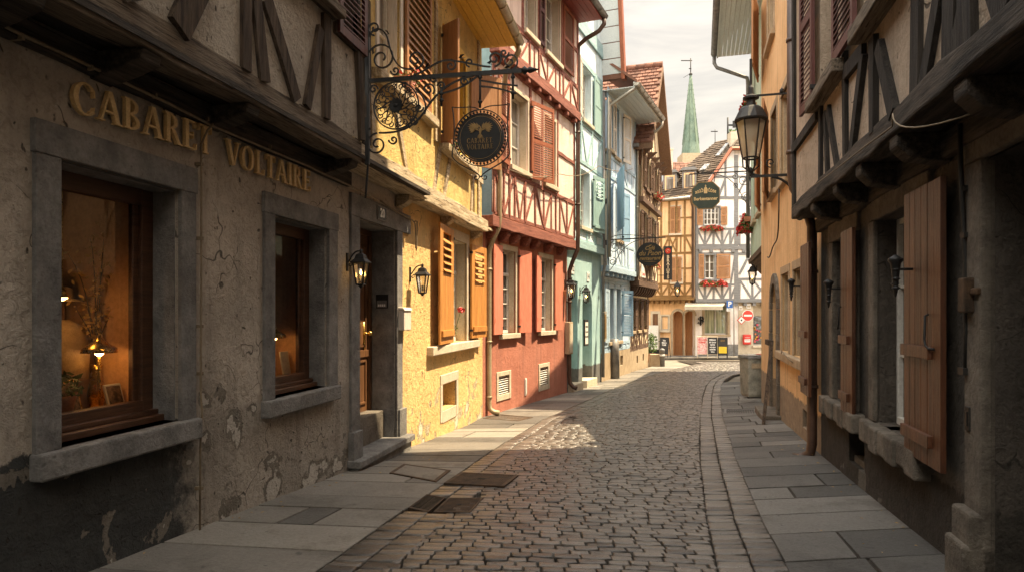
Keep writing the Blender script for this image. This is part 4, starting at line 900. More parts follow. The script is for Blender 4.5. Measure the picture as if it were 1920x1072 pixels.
part('scroll_frame', b, m['iron'], t)
side = -.0155     # the face turned to the camera (towards -x)
b = MB(); b.xf = lambda p: SX(p.x, p.z, side + p.y)
def feather(x0, z0, x1, z1, w): 
    l = hypot(x1 - x0, z1 - z0); nx, nz = -(z1 - z0) / l * w, (x1 - x0) / l * w; mx, mz = x0 * .4 + x1 * .6, z0 * .4 + z1 * .6
    b.prism([(x0, z0), (mx + nx, mz + nz), (x1, z1), (mx - nx, mz - nz)], -.004 - rnd() * .003, 0)
for sg in (-1, 1):
    for k in range(8):
        a = R(78 - k * 15); l = (.12, .13, .135, .13, .12, .10, .085, .07)[k]; sx0, sz0 = sg * (.02 + .05 * k / 8), .075 + .02 * sin(k * .5)
        feather(sx0, sz0, sx0 + sg * l * cos(a), sz0 + l * sin(a) * .72, .012)
    feather(sg * .01, .06, sg * .075, .10, .012)
    for k in range(3): a = R(-60 - k * 16); feather(sg * .004, .03, sg * .07 * cos(a), .02 + .06 * sin(a), .010)
feather(0, .0, .006, .115, .020); feather(.004, .10, -.028, .135, .010)
b.v = [(v[0], y0 - sc[0] + (v[1] - y0 + sc[0]) * .84, sc[1] + .10 + (v[2] - sc[1] - .10) * .84) for v in b.v]; part('gilt_bird', b, m['gilt'], t)
for txt, zz, wd in (('CABARET.', -.055, .28), ('VOLTAIRE', -.118, .28)):
    res, xe = word_mb(txt, 1.0, 0, 0, 0, 1.0, gap=.10); k = wd / xe; b = MB()
    for ch, mb, xc in res:
        o = len(b.v); b.v += [tuple(SX(-wd / 2 + v[0] * k, zz + v[2] * .05, side + v[1] * .004)) for v in mb.v]; b.f += [tuple(i + o for i in q_) for q_ in mb.f]; b.sm += mb.sm
    part('lettering', b, m['gilt'], t)
# ================================================================== RED HOUSE
f = L2; L = f.L
RH = root('red_house', 'red and pink half-timbered house with salmon shutters below and rust louvred shutters above', 'house', L2, L / 2, ZB)
holes = []
for p0, p1 in ((940, 966), (1012, 1034)):
    window(RH, f.U(p0), f.U(p1), -.46, 1.38, 0, .16, 'white_frame', 2, 4, 'pane', .72, holes, 'stone_pale', 'stone_pale', sw=.11)
for p0, p1, h_, a in ((915, 937, 'R', -6), (969, 987, 'L', 6), (998, 1010, 'R', -6), (1036.5, 1047, 'L', 6)):
    shutter(RH, f.U(p0), f.U(p1), -.46, 1.44 if p0 < 990 else 1.40, -.045, 'shut_salmon', 'plain', h_, R(a))
def vent(T, fac, p0, p1, z0, z1, hl, mat='stone_pale', fr=.10, n=8):
    a, b_ = fac.U(p0), fac.U(p1); hl.append((a, b_, z0, z1, 'rect', .15))
    s = MB(); s.box(a - fr, a, -.02, .03, z0 - fr * 1.3, z1 + fr); s.box(b_, b_ + fr, -.02, .03, z0 - fr * 1.3, z1 + fr); s.box(a, b_, -.018, .03, z1, z1 + fr); s.box(a, b_, -.018, .03, z0 - fr * 1.3, z0); V = part('vent', s, m[mat], T, bevel=.008)
    s = MB()
    for k in range(n): zz = z0 + (z1 - z0) * (k + .5) / n; s.hexa([(a, .01, zz - .008), (b_, .01, zz - .008), (b_, .045, zz + .008), (a, .045, zz + .008), (a, .01, zz - .001), (b_, .01, zz - .001), (b_, .045, zz + .015), (a, .045, zz + .015)])
    part('grille', s, m['white_frame'], V)
    s = MB(); s.quad((a, .13, z0), (b_, .13, z0), (b_, .13, z1), (a, .13, z1)); part('vent_backing', s, m['black'], V)
vent(RH, f, 934, 954, -1.78, -1.38, holes); vent(RH, f, 1012, 1027, -1.83, -1.38, holes)
b = MB(); b.wall(0, L, -2.9, 1.76, 0, holes, .2); part('wall', b, m['red_low'], RH)
x = f.U(985); b = MB(); b.box(x - .05, x + .05, -.02, .0, -1.95, -1.55); b.box(x - .035, x + .035, -.03, -.02, -1.92, -1.58); part('pipe_hatch', b, m['white_frame'], RH)
J = .22; yw = -J
b = MB(); b.bar(-.1, 1.87, L + .05, 1.87, .24, yw - .06, .0, wob=.014); part('jetty_beam', b, m['redwood'], RH, bevel=.012)
for px in (922, 945, 965, 985, 1003, 1028, 1052):
    x = f.U(px, .1); b = MB(); b.xf = lambda p, x=x: Vector((x + p.y, p.x, p.z)); b.prism([(yw, 1.75), (yw, 1.66), (-.14, 1.55), (0, 1.53), (0, 1.75)], -.09, .09); part('corbel', b, m['redwood'], RH, bevel=.015)
uh = []
X_ = lambda px: f.U(px, J)
w1 = (X_(957), X_(989)); w2 = (X_(1020), X_(1041))
for a, c in (w1, w2): window(RH, a, c, 3.2, 4.86, yw, .2, 'white_frame', 2, 3, 'pane_pale', None, uh, 'stone_pale', 'stone_pale', sw=.08)
shutter(RH, X_(919), X_(950), 3.12, 4.92, yw - .05, 'shut_rust', 'louver', 'R', R(-8)); shutter(RH, X_(992), X_(1018), 3.10, 4.9, yw - .05, 'shut_rust', 'louver', 'L', R(14), label='rust red louvred shutter swung slightly off the wall')
w3 = (X_(1016), X_(1042)); w4 = (X_(976), X_(997))
window(RH, *w3, 6.35, 8.0, yw - .1, .2, 'white_frame', 2, 3, 'pane_pale', None, uh, 'stone_pale', 'stone_pale', sw=.08); window(RH, *w4, 6.35, 8.0, yw - .1, .2, 'white_frame', 2, 3, 'pane_pale', None, uh, 'stone_pale', 'stone_pale', sw=.08)
shutter(RH, X_(1047), X_(1066), 6.35, 8.0, yw - .13, 'shut_rust', 'louver'); shutter(RH, X_(1001), X_(1011), 6.35, 8.0, yw - .13, 'shut_plum', 'louver')
b = MB(); b.wall(0, L, 1.98, 5.4, yw, uh, .28); b.wall(0, L, 5.4, 8.3, yw - .1, uh, .28); part('upper_wall', b, m['pink'], RH)
T_ = bays([.06, .55, 1.15, 1.75, 2.4, 3.0, 3.55, 4.2, 4.8, L - .06], 2.06, 3.02, ['\\', '|/', 'V', '/', '\\', '/', '|', '\\', '/'], .075)
T_ += bays([.06, w1[0] - .14, w1[1] + .14, w2[0] - .14, w2[1] + .16, L - .06], 3.02, 5.25, ['-', '', '-', '', '-'], .09)
timber_part(RH, T_, 'redwood', yw, proud=.02)
b = MB(); b.bar(-.05, 5.42, L + .05, 5.42, .22, yw - .17, yw + .05, wob=.012); part('jetty_beam', b, m['redwood'], RH, bevel=.012)
for k in range(8):
    x = .3 + k * (L - .6) / 7; b = MB(); b.box(x - .07, x + .07, yw - .15, yw, 5.20, 5.31); part('joist_end', b, m['redwood'], RH, bevel=.012)
T_ = bays([.06, .6, 1.2, 1.8, 2.4, 3.0, 3.6, 4.2, 4.8, L - .06], 5.58, 6.22, ['/', '\\', '/', '|', '\\', '/', '|', '/', '\\'], .075)
T_ += bays([.06, w4[0] - .14, w4[1] + .14, w3[0] - .14, w3[1] + .14, L - .06], 6.22, 8.2, ['-', '', '-', '', '-'], .11)
timber_part(RH, T_, 'redwood', yw - .1, proud=.02)
soffit(RH, -.1, L + .05, .75 + J, 8.05, 'soffit_red'); gutter(RH, -.1, L + .12, -.84 - J, 8.14, .085, 'zinc_dark')
slab_roof(RH, -.1, L + .05, .78 + J, 8.15, 4, 1.1, 'tile'); body_walls(RH, 0, L, -2.9, 8.3, .05, 6, 'red_low')
dx = f.U(1066, J); d0 = f.U(1055)
pipe(RH, [(L + .02, -.84 - J, 8.06), (L + .02, -.84 - J, 7.9), (L, -.7 - J, 7.72), (L - .05, -.35 - J, 7.55), (L - .02, -.12 - J, 7.4), (L, -.1 - J, 7.2), (L, -.1 - J, 2.2), (L, -.09 - J, 1.75), (L - .02, -.16, 1.4), (L - .04, -.08, 1.15), (L - .04, -.08, -1.75), (L - .04, -.10, -1.95), (L - .03, -.2, -2.06), (L - .02, -.3, -2.1)], .06, 'pipe_brown', rings=[(L, -.1 - J, 5.0), (L - .04, -.08, .3), (L - .04, -.08, -.9), (L, -.1 - J, 3.0)])

# ================================================================== TEAL HOUSE
f = L3; L = f.L
TH = root('teal_house', 'pale teal gabled house with an arched doorway and green shutters', 'house', L3, L / 2, ZB)
holes = []
a, c = f.U(1066), f.U(1083); holes.append((a, c, -2.9, .92, 'rect', .5)); a2, c2 = f.U(1092), f.U(1110); holes.append((a2, c2, -2.9, .72, 'arch', .5))
for p, q_, zt in ((a, c, .92), (a2, c2, .72)):
    d = MB(); d.box(p, q_, .46, .5, -1.95, zt); d.box(p, p + .06, .44, .46, -1.95, zt); d.box(q_ - .06, q_, .44, .46, -1.95, zt); d.box(p + .06, q_ - .06, .445, .46, -1.1, -1.0); D = part('door', d, m['teal'], TH)
    s = MB(); s.box(p - .05, q_ + .05, -.16, .5, -2.5, -2.02); part('doorstep', s, m['stone_pale'], TH, bevel=.01)
b = MB(); b.wall(0, L, -2.9, 1.92, 0, holes, .5); part('wall', b, m['teal'], TH)
lantern(L3, f.U(1058.5), .42, 0, .2, .34, 'black lantern lit yellow beside the brown downpipe on the teal house', True, 'lanterns on the teal house'); lantern(L3, f.U(1087), .32, 0, .2, .30, 'small dark lantern between the two teal doorways', True, 'lanterns on the teal house')
for p, txt, lb, zz in ((1073, '12', 'white number plate over the square teal doorway', 1.25), (1102, '14', 'white number plate over the arched teal doorway', 1.1)):
    x = f.U(p); t = root('house_number_plate', lb, 'number plate', L3, x, zz); b = MB(); b.box(x - .13, x + .13, -.02, 0, zz - .14, zz + .14); part('plate', b, m['white_enamel'], t)
    text_part(txt, .22, lambda X, Y, Z, x=x, zz=zz: Vector((x + X, -.022 - Z, zz + Y)), 'ink', t, 'digits', bold=.006)
x = f.U(1094.5); t = root('framed_notice', 'black framed white notice beside the arched doorway', 'notice', L3, x, -.75, -.02)
b = MB(); b.box(x - .03, x + .36, -.04, 0, -1.0, -.2); part('frame', b, m['signblack'], t); b = MB(); b.box(x + .02, x + .31, -.046, -.041, -.94, -.28); part('sheet', b, m['paper'], t)
for k in range(3): text_part(('MENU', 'du jour', 'SALON')[k], .085, lambda X, Y, Z, x=x, k=k: Vector((x + .165 + X, -.048 - Z, -.42 - k * .15 + Y)), 'ink', t)
x = f.U(1061); t = root('wooden_box', 'long pale wooden board box fixed beside the brown downpipe', 'box', L3, x, -.9); b = MB(); b.box(x - .1, x + .22, -.14, 0, -1.15, -.25); part('case', b, m['stone_tan'], t, bevel=.02); b = MB(); b.box(x - .06, x + .18, -.15, -.14, -1.1, -.3); part('lid', b, m['stone_pale'], t)
J = .06; yw = -J
b = MB(); b.bar(-.02, 1.98, L, 1.98, .22, yw - .08, .02, wob=.006); part('jetty_beam', b, m['tealwood'], TH, bevel=.01)
uh = []; X_ = lambda px: f.U(px, J)
wA = (X_(1087), X_(1106)); window(TH, *wA, 2.55, 4.25, yw, .2, 'white_frame', 2, 3, 'pane_pale', None, uh, None, 'stone_pale'); wB = (X_(1091), X_(1109)); window(TH, *wB, 5.75, 7.35, yw, .2, 'white_frame', 2, 3, 'pane_pale', None, uh, None, 'stone_pale')
shutter(TH, X_(1071), X_(1084), 2.55, 4.25, yw - .05, 'shut_teal', 'half'); shutter(TH, X_(1109), X_(1122), 2.5, 4.25, yw - .05, 'shut_teal', 'half', 'L', R(10))
shutter(TH, X_(1077), X_(1088), 5.7, 7.35, yw - .05, 'shut_pale', 'panel', 'R', R(-10), label='pale cream shutter catching the light'); shutter(TH, X_(1111), X_(1125), 5.65, 7.35, yw - .05, 'shut_teal', 'panel')
window(TH, X_(1087), X_(1104), 9.6, 10.8, yw, .2, 'shut_plum', 2, 2, 'pane', None, uh, None, 'stone_pale')
b = MB(); b.wall(0, L, 2.05, 8.7, yw, uh, .28); b.wall(0, L * .94, 8.7, 12.0, yw, uh, .28); part('upper_wall', b, m['teal_pale'], TH)
T_ = bays([.08, .9, 1.75, 2.6, L - .08], 2.12, 2.45, ['', '', '', ''], .12) + [(.3, 2.1, .55, 4.3, .09), (2.75, 2.1, 2.95, 4.2, .1), (.9, 2.1, .7, 2.5, .1)]
T_ += bays([.08, wB[0] - .1, wB[1] + .1, L - .08], 4.45, 5.6, ['\\', 'V', '/'], .11) + [(.08, 7.45, L - .08, 7.45, .14)]
T_ += [(1.0, 8.6, 1.25, 10.8, .12), (1.7, 8.6, 2.6, 10.4, .13), (.4, 8.6, .2, 11, .12)]
timber_part(TH, T_, 'tealwood', yw, proud=.015)
b = MB(); b.bar(0, 8.45, L, 8.45, .42, yw - .06, yw + .03, wob=.004); part('floor_beam', b, m['tealwood'], TH, bevel=.01)
# steep gable roof whose right verge overhangs the street
b = MB(); xa, za_, xb, zb_ = L * .99, 7.75, L * .60, 14.5
n = 14
for k in range(n):
    t0, t1 = k / n, (k + .94) / n
    b.hexa([(xa + (xb - xa) * t0, yw - .62, za_ + (zb_ - za_) * t0), (xa + (xb - xa) * t0, .7, za_ + (zb_ - za_) * t0), (xa + (xb - xa) * t1, .7, za_ + (zb_ - za_) * t1), (xa + (xb - xa) * t1, yw - .62, za_ + (zb_ - za_) * t1), (xa + (xb - xa) * t0 + .03, yw - .62, za_ + (zb_ - za_) * t0), (xa + (xb - xa) * t0 + .03, .7, za_ + (zb_ - za_) * t0), (xa + (xb - xa) * t1 + .03, .7, za_ + (zb_ - za_) * t1), (xa + (xb - xa) * t1 + .03, yw - .62, za_ + (zb_ - za_) * t1)])
part('soffit', b, m['soffit_blue'], TH)
b = MB(); b.hexa([(xa + .04, yw - .68, za_ - .15), (xa + .04, .7, za_ - .15), (xb + .04, .7, zb_), (xb + .04, yw - .68, zb_), (xa + .2, yw - .68, za_ - .15), (xa + .2, .7, za_ - .15), (xb + .2, .7, zb_), (xb + .2, yw - .68, zb_)]); R_ = part('roof', b, m['tile'], TH)
b = MB(); b.hexa([(xa - .02, yw - .75, za_ - .2), (xa - .02, yw - .63, za_ - .2), (xb - .02, yw - .63, zb_), (xb - .02, yw - .75, zb_), (xa + .22, yw - .75, za_ - .2), (xa + .22, yw - .63, za_ - .2), (xb + .22, yw - .63, zb_), (xb + .22, yw - .75, zb_)]); part('verge_board', b, m['shut_rust'], R_)
body_walls(TH, 0, L, -2.9, 8.4, .05, 6, 'teal')
pipe(TH, [(L - .03, -.1, 7.2), (L - .03, -.1, 2.4), (L - .03, -.14, 1.6), (L - .03, -.08, 1.2), (L - .03, -.08, -2.1)], .05, 'zinc_dark', rings=[(L - .03, -.08, 0), (L - .03, -.1, 4)])

# ================================================================== BLUE HOUSE
f = L4; L = f.L
BH = root('blue_house', 'narrow pale blue half-timbered house with blue shutters and deep boarded eave', 'house', L4, L / 2, ZB)
holes = []
wl = [(f.U(1141), f.U(1150)), (f.U(1155), f.U(1163))]
for a, c in wl: window(BH, a, c, -1.0, .85, 0, .12, 'grey_frame', 1, 2, 'pane', None, holes, 'bluewood', 'stone_tan', sw=.08)
shutter(BH, f.U(1164.5), f.U(1170), -.85, .8, -.03, 'shut_blue', 'louver', 'L', R(50), label='blue louvred shutter standing half open')
shutter(BH, f.U(1132), f.U(1138), -1.0, .8, -.03, 'bluewood', 'panel')
vent(BH, f, 1121.5 + 6, 1131, -2.05, -1.7, holes, 'stone', .03, 5); 
for p in (1162,): a, c = f.U(p), f.U(p + 5); holes.append((a, c, -1.9, -1.55, 'rect', .15)); b = MB(); b.quad((a, .14, -1.9), (c, .14, -1.9), (c, .14, -1.55), (a, .14, -1.55)); part('vent_backing', b, m['black'], BH)
b = MB(); b.wall(0, L, -1.35, 1.2, 0, holes, .2); part('wall', b, m['blue'], BH)
b = MB(); b.wall(0, L, -2.9, -1.35, -.02, holes, .2); part('plinth', b, m['stone_tan'], BH)
T_ = bays([.08, .9, 1.75, 2.6, 3.4, L - .08], -1.28, -1.08, [''] * 5, .13) + [(.1, 1.05, L - .1, 1.05, .12), (.2, -1.3, .55, 1.0, .12), (2.75, -1.3, 3.2, .9, .11)] + [(x, -1.3, x, 1.1, .12) for x in (.08, .95, 1.8, 2.65, L - .08)]
timber_part(BH, T_, 'bluewood', 0, proud=.02)
x = f.U(1146); pipe(BH, [(x, -.1, -.9), (x, -.12, -1.35), (x + .05, -.12, -1.5), (x + .05, -.12, -2.3)], .16, 'zinc_dark', name='water_pipe', n=12)
x = f.U(1131.5); t = root('brass_plaque', 'tall brass plaque on the pale blue wall', 'plaque', L4, x, -.7); b = MB(); b.box(x - .1, x + .18, -.06, 0, -.95, .05); part('plate', b, m['brass'], t); b = MB(); b.box(x - .06, x + .14, -.066, -.061, -.85, -.05); part('panel', b, m['gilt'], t)
J = .22; yw = -J
b = MB(); b.bar(0, 1.45, L, 1.45, .2, yw - .05, .05, wob=.006); part('jetty_beam', b, m['bluewood'], BH, bevel=.01)
for k in range(7): x = .2 + k * (L - .4) / 6; b = MB(); b.box(x - .07, x + .07, yw + .0, .0, 1.20, 1.345); part('joist_end', b, m['bluewood'], BH, bevel=.03)
uh = []; X_ = lambda px: f.U(px, J)
wA = (X_(1154), X_(1164)); window(BH, *wA, 2.5, 4.2, yw, .15, 'white_frame', 2, 3, 'pane_pale', None, uh, 'bluewood', 'stone_tan', sw=.08)
shutter(BH, X_(1127.5), X_(1151), 2.7, 4.65, yw - .10, 'shut_blue', 'panel', 'R', R(-22), label='large plain blue panelled shutter'); shutter(BH, X_(1165), X_(1172), 2.5, 4.2, yw - .05, 'shut_blue', 'panel', 'L', R(12))
wB = (X_(1152), X_(1160)); window(BH, *wB, 5.3, 7.0, yw, .15, 'white_frame', 2, 3, 'pane_pale', None, uh, 'bluewood', 'stone_tan', sw=.08); wC = (X_(1142), X_(1147)); window(BH, *wC, 5.4, 7.0, yw, .15, 'white_frame', 1, 3, 'pane_pale', None, uh, 'bluewood', 'stone_tan', sw=.08)
for p0, p1, aa in ((1137, 1142, 0), (1147, 1152, 0), (1166, 1174, 10)): shutter(BH, X_(p0), X_(p1), 5.3, 7.0, yw - .05, 'shut_pale', 'louver', 'L' if aa else None, R(aa))
b = MB(); b.wall(0, L, 1.52, 7.4, yw, uh, .22); part('upper_wall', b, m['blue'], BH)
T_ = bays([.08, 1.0, 1.9, 2.8, L - .08], 1.6, 2.38, ['/', '\\', '|', '/'], .11) + bays([.08, 1.0, 1.9, 2.8, L - .08], 4.5, 5.15, ['|', '/', '\\', '|'], .11) + [(x, 2.4, x, 4.4, .1) for x in (.08, L - .08)] + [(x, 5.1, x, 7.3, .1) for x in (.08, L - .08)]
timber_part(BH, T_, 'bluewood', yw, proud=.015)
soffit(BH, -.1, L + .25, 1.1, 7.22, 'soffit_blue', pitch=.16); gutter(BH, -.15, L + .3, -1.2, 7.34, .1, 'zinc')
slab_roof(BH, -.1, L + .05, 1.15, 7.35, 4.5, .8, 'tile'); body_walls(BH, 0, L, -2.9, 7.3, .05, 6, 'blue')
pipe(BH, [(L + .15, -1.2, 7.22), (L + .15, -1.2, 7.05), (L + .1, -1.0, 6.85), (L + .05, -.5, 6.6), (L + .0, -.33, 6.45), (L, -.3, 6.2), (L, -.3, 1.4)], .06, 'zinc', rings=[(L, -.3, 4)])
pipe(BH, [(-.05, -1.15, 7.2), (-.05, -.8, 7.0), (-.02, -.32, 6.75), (-.02, -.28, 6.4), (-.02, -.28, 1.8)], .06, 'zinc')

# ================================================================== BROWN HALF-TIMBERED HOUSE
f = L5; L = f.L
NH = root('brown_timbered_house', 'dark brown half-timbered house with overhanging storeys and clay tiled gable', 'house', L5, L / 2, ZB)
holes = []
for k in range(3):
    a = .7 + k * 1.3; window(NH, a, a + .62, -.72, .55, 0, .1, 'brown_frame', 2, 2, 'pane', None, holes, 'brownwood', 'stone_tan', sw=.06)
    if k < 3: shutter(NH, a - .42, a - .05, -.72, .6, -.03, 'brownwood', 'louver'); shutter(NH, a + .67, a + .98, -.72, .6, -.03, 'brownwood', 'louver', 'L', R(8))
for k in range(2): x = 1.8 + k * 1.4; holes.append((x, x + .32, -2.05, -1.75, 'rect', .2))
b = MB(); b.wall(0, L, -1.5, .95, 0, holes, .2); part('wall', b, m['cream'], NH); b = MB(); b.wall(0, L, -2.9, -1.5, -.02, holes, .2); b.quad((0, -.02, -2.9), (0, 4, -2.9), (0, 4, -1.5), (0, -.02, -1.5)); part('plinth', b, m['stone_tan'], NH)
b = MB(); b.quad((1.5, .15, -2.2), (4, .15, -2.2), (4, .15, -1.6), (1.5, .15, -1.6)); part('vent_backing', b, m['black'], NH)
T_ = bays([.1, .7, 1.3, 1.9, 2.5, 3.1, 3.8, L - .1], -1.42, -.85, ['/', 'V', '\\', '/', 'V', '|', '/'], .12) + [(x, -.85, x, .9, .12) for x in (.1, L - .1)] + [(.1, .85, L - .1, .85, .14), (.1, -1.42, L - .1, -1.42, .2)]
timber_part(NH, T_, 'brownwood', 0, proud=.02)
J = .42; yw = -J
def side_poly(y0, y1, z0, z1, mat, name): b = MB(); b.quad((0, y0, z0), (0, y1, z0), (0, y1, z1), (0, y0, z1)); return part(name, b, m[mat], NH)
side_poly(0, 4, -1.5, 1.2, 'brownwood', 'side_wall'); side_poly(yw, 4, 1.3, 6.6, 'cream', 'side_wall')
b = MB()
for y_ in (yw + .12, yw + .95): b.box(-.02, .02, y_ - .12, y_ + .12, 1.2, 6.6)
for z_ in (1.3, 2.7, 4.3, 5.6): b.box(-.025, .02, yw, 2, z_ - .1, z_ + .1)
b.xf = lambda p: Vector((p.y - .012, p.x, p.z)); b.bar(yw + .2, 2.8, yw + .9, 4.2, .14, -.02, .02); b.bar(yw + .9, 4.4, yw + .2, 5.5, .14, -.02, .02); b.bar(yw + .05, 1.9, .0, .9, .16, -.02, .05)
part('side_timber', b, m['brownwood'], NH)
b = MB(); b.box(-.03, L, yw - .04, 0, 1.02, 1.24); part('jetty_beam', b, m['brownwood'], NH, bevel=.015)
for k in range(9):
    x = .2 + k * (L - .4) / 8; b = MB(); b.xf = lambda p, x=x: Vector((x + p.y, p.x, p.z)); b.prism([(yw + .02, 1.02), (yw + .1, .82), (-.2, .70), (0, .68), (0, 1.02)], -.08, .08); part('corbel', b, m['brownwood'], NH)
uh = []
for z0_, z1_, dz in ((2.3, 3.95, 0), (4.85, 6.15, -.12)):
    for k in range(2):
        a = .85 + k * 2.0; window(NH, a, a + .85, z0_, z1_, yw + dz, .1, 'white_frame', 2, 3, 'pane_pale', None, uh, 'brownwood', 'brownwood', sw=.07)
        shutter(NH, a - .55, a - .08, z0_, z1_, yw + dz - .04, 'brownwood', 'louver'); shutter(NH, a + .93, a + 1.38, z0_, z1_, yw + dz - .04, 'brownwood', 'louver', 'L', R(8))
b = MB(); b.wall(0, L, 1.25, 4.3, yw, uh, .2); b.wall(0, L, 4.3, 6.5, yw - .12, uh, .2)
b.poly([(0, yw - .12, 6.5), (L, yw - .12, 6.5), (L / 2, yw - .12, 10.0)]); part('upper_wall', b, m['cream'], NH)
T_ = bays([.1, .7, 1.3, 1.9, 2.5, 3.1, 3.8, L - .1], 1.32, 2.2, ['/', '|', '\\', '/', '|', '\\', '/'], .12) + [(x, 2.2, x, 4.2, .13) for x in (.1, 2.35, L - .1)]
timber_part(NH, T_, 'brownwood', yw, proud=.02)
T_ = bays([.1, .7, 1.3, 1.9, 2.5, 3.1, 3.8, L - .1], 4.42, 4.9, ['/', '|', '\\', '/', '|', '\\', '/'], .13) + [(x, 4.9, x, 6.4, .13) for x in (.1, 2.35, L - .1)] + [(.1, 6.45, L - .1, 6.45, .16), (L * .2, 7.9, L * .8, 7.9, .14), (L / 2, 6.5, L / 2, 9.7, .14), (L * .3, 6.5, L * .42, 8.9, .12), (L * .7, 6.5, L * .58, 8.9, .12)]
timber_part(NH, T_, 'brownwood', yw - .12, proud=.02)
b = MB(); b.box(-.02, L, yw - .2, yw, 4.22, 4.42); part('jetty_beam', b, m['brownwood'], NH, bevel=.015)
# tiled roof: ridge runs away from the street, near slope faces the camera
ez, rz = 6.35, 10.1; ye = yw - .12 - .45
xe0 = -.35
b = MB(); rows = 22; cols_ = 26
for r_ in range(rows):
    t0, t1 = r_ / rows, (r_ + 1.25) / rows
    for c_ in range(cols_):
        ya = ye + c_ * .22 + (r_ % 2) * .11; yb_ = ya + .212
        xx0, zz0 = xe0 + (L / 2 - xe0) * t0, ez + (rz - ez) * t0; xx1, zz1 = xe0 + (L / 2 - xe0) * min(1, t1), ez + (rz - ez) * min(1, t1); o_ = .055 + ru(-.01, .01)
        b.hexa([(xx0, ya, zz0), (xx0, yb_, zz0), (xx1, yb_, zz1), (xx1, ya, zz1), (xx0 - o_ * .7, ya + .01, zz0 + o_), (xx0 - o_ * .7, yb_ - .01, zz0 + o_), (xx1 - .005, yb_ - .01, zz1 + .015), (xx1 - .005, ya + .01, zz1 + .015)])
RF = part('roof', b, m['tile'], NH)
b = MB(); b.hexa([(L + .35, ye, ez), (L + .35, 4, ez), (L / 2, 4, rz), (L / 2, ye, rz), (L + .42, ye, ez + .08), (L + .42, 4, ez + .08), (L / 2, 4, rz + .09), (L / 2, ye, rz + .09)]); part('far_slope', b, m['tile'], RF)
b = MB()
for k in range(16): y_ = ye + k * .36; b.xf = None; b.tube([(L / 2, y_, rz + .06 + (k % 2) * .008), (L / 2, y_ + .38, rz + .06 + (k % 2) * .008)], .13, 8)
part('ridge_tiles', b, m['tile'], RF)
b = MB()
for xs0, xs1 in ((xe0, L / 2), (L + .35, L / 2)):
    b.hexa([(xs0, ye - .03, ez - .22), (xs0, ye + .9, ez - .22), (xs1, ye + .9, rz - .22), (xs1, ye - .03, rz - .22), (xs0, ye - .03, ez - .01), (xs0, ye + .9, ez - .01), (xs1, ye + .9, rz - .01), (xs1, ye - .03, rz - .01)])
part('verge_board', b, m['verge_wood'], RF)
b = MB(); b.box(-.12, .0, -.5, 4, 6.15, 6.36); part('eave_board', b, m['brownwood'], NH)
gb = MB(); gb.box(xe0 - .14, xe0 + .02, yw - .1, 4, ez - .14, ez - .02); part('gutter', gb, m['zinc_dark'], NH)
for k in range(5):
    x = .4 + k * (L - .8) / 4; b = MB(); b.xf = lambda p, x=x: Vector((x + p.y, p.x, p.z)); b.prism([(yw - .5, 6.35), (yw - .1, 6.0), (yw - .1, 6.35)], -.07, .07); part('bracket', b, m['brownwood'], NH)
body_walls(NH, .02, L, -2.9, 6.6, .1, 6, 'cream')
flower_box(L5, 2.2, 1.98, yw - .12, 2.4, 'long box of mixed flowers on the jettied sill of the brown house', 'flower boxes', .15, 'petal_mix', 2.2, size=.06)
flower_box(L5, 3.0, 4.75, yw - .24, 1.0, 'small red flower box on the top window of the brown house', 'flower boxes', .1, 'petal', .7, size=.06)

# second iron bracket and oval sign on the blue house
bx = f.U(1178); 
def small_bracket(fac, bx, y0, z, ln, hgt, label, txts, board, brmat='iron', bpos=None, bs=(.45, .40), facing=-1, extra=None):
    t = root('sign_bracket', label, 'bracket', fac, bx, z, y0)
    b = MB(); b.box(bx - .02, bx + .02, y0 - .02, y0, z - hgt, z + .12); b.box(bx - .015, bx + .015, y0 - ln, y0 - .02, z - .018, z + .018); part('arm', b, m['iron'], t)
    b = MB(); st = lambda pts, w=.022, th=.018: b.strip([(bx, y0 - p, z + q_) for p, q_ in pts], w, th)
    st(bez((.02, -hgt), (.25, -hgt * .9), (.3, -.1), (ln * .62, -.03), 16)); st(spiral(.2, -.25, .2, 1.7, pi / 2, 1, 30)); st(spiral(.14, -hgt * .72, .14, 1.6, pi / 2, -1, 26)); st(spiral(.45, -.14, .10, 1.5, pi / 2, 1)); st(spiral(.42, -.42, .08, 1.4, 0, 1)); st(bez((.05, .05), (.3, .2), (.6, .15), (ln * .8, .02), 12)); st(spiral(ln * .78, .07, .06, 1.3, -pi / 2, 1))
    part('scroll', b, m['iron'], t)
    return t
bx4 = L4.U(1140, .22)
small_bracket(L4, bx4, -.24, 2.38, 1.85, 1.0, 'black scrolled iron bracket on the pale blue house', None, None)
cx_, cz_ = 1.35, 1.86
t = root('hanging_sign', 'black oval hanging sign with gilt script over the narrow pavement', 'sign', L4, bx4, 2.3, -.24 - cx_)
SY = lambda a, c, d=0: Vector((bx4 + d, -.24 - cx_ - a, cz_ + c))
b = MB(); b.xf = lambda p: SY(p.x, p.z, p.y); b.prism([(.42 * cos(2 * pi * k / 32), .38 * sin(2 * pi * k / 32)) for k in range(32)], -.02, .02); part('board', b, m['signblack'], t)
b = MB(); b.tube([SY(-.2, .32), SY(-.2, .52)], .012, 5); part('hanger', b, m['iron'], t); b = MB(); b.tube([SY(.2, .32), SY(.2, .52)], .012, 5); part('hanger', b, m['iron'], t)
for txt, zz, s_ in (('Café', .19, .17), ('du Paon', .03, .22), ('restaurant', -.13, .16)): text_part(txt, s_, lambda X, Y, Z, zz=zz: SY(X, zz + Y, -.023 - Z), 'gilt', t, shear=.3, bold=.004)
b = MB(); b.xf = lambda p: SY(p.x, p.z, -.023 + p.y); feather(-.06, .24, .08, .30, .02); feather(-.25, -.22, .25, -.24, .012); part('flourish', b, m['gilt'], t)
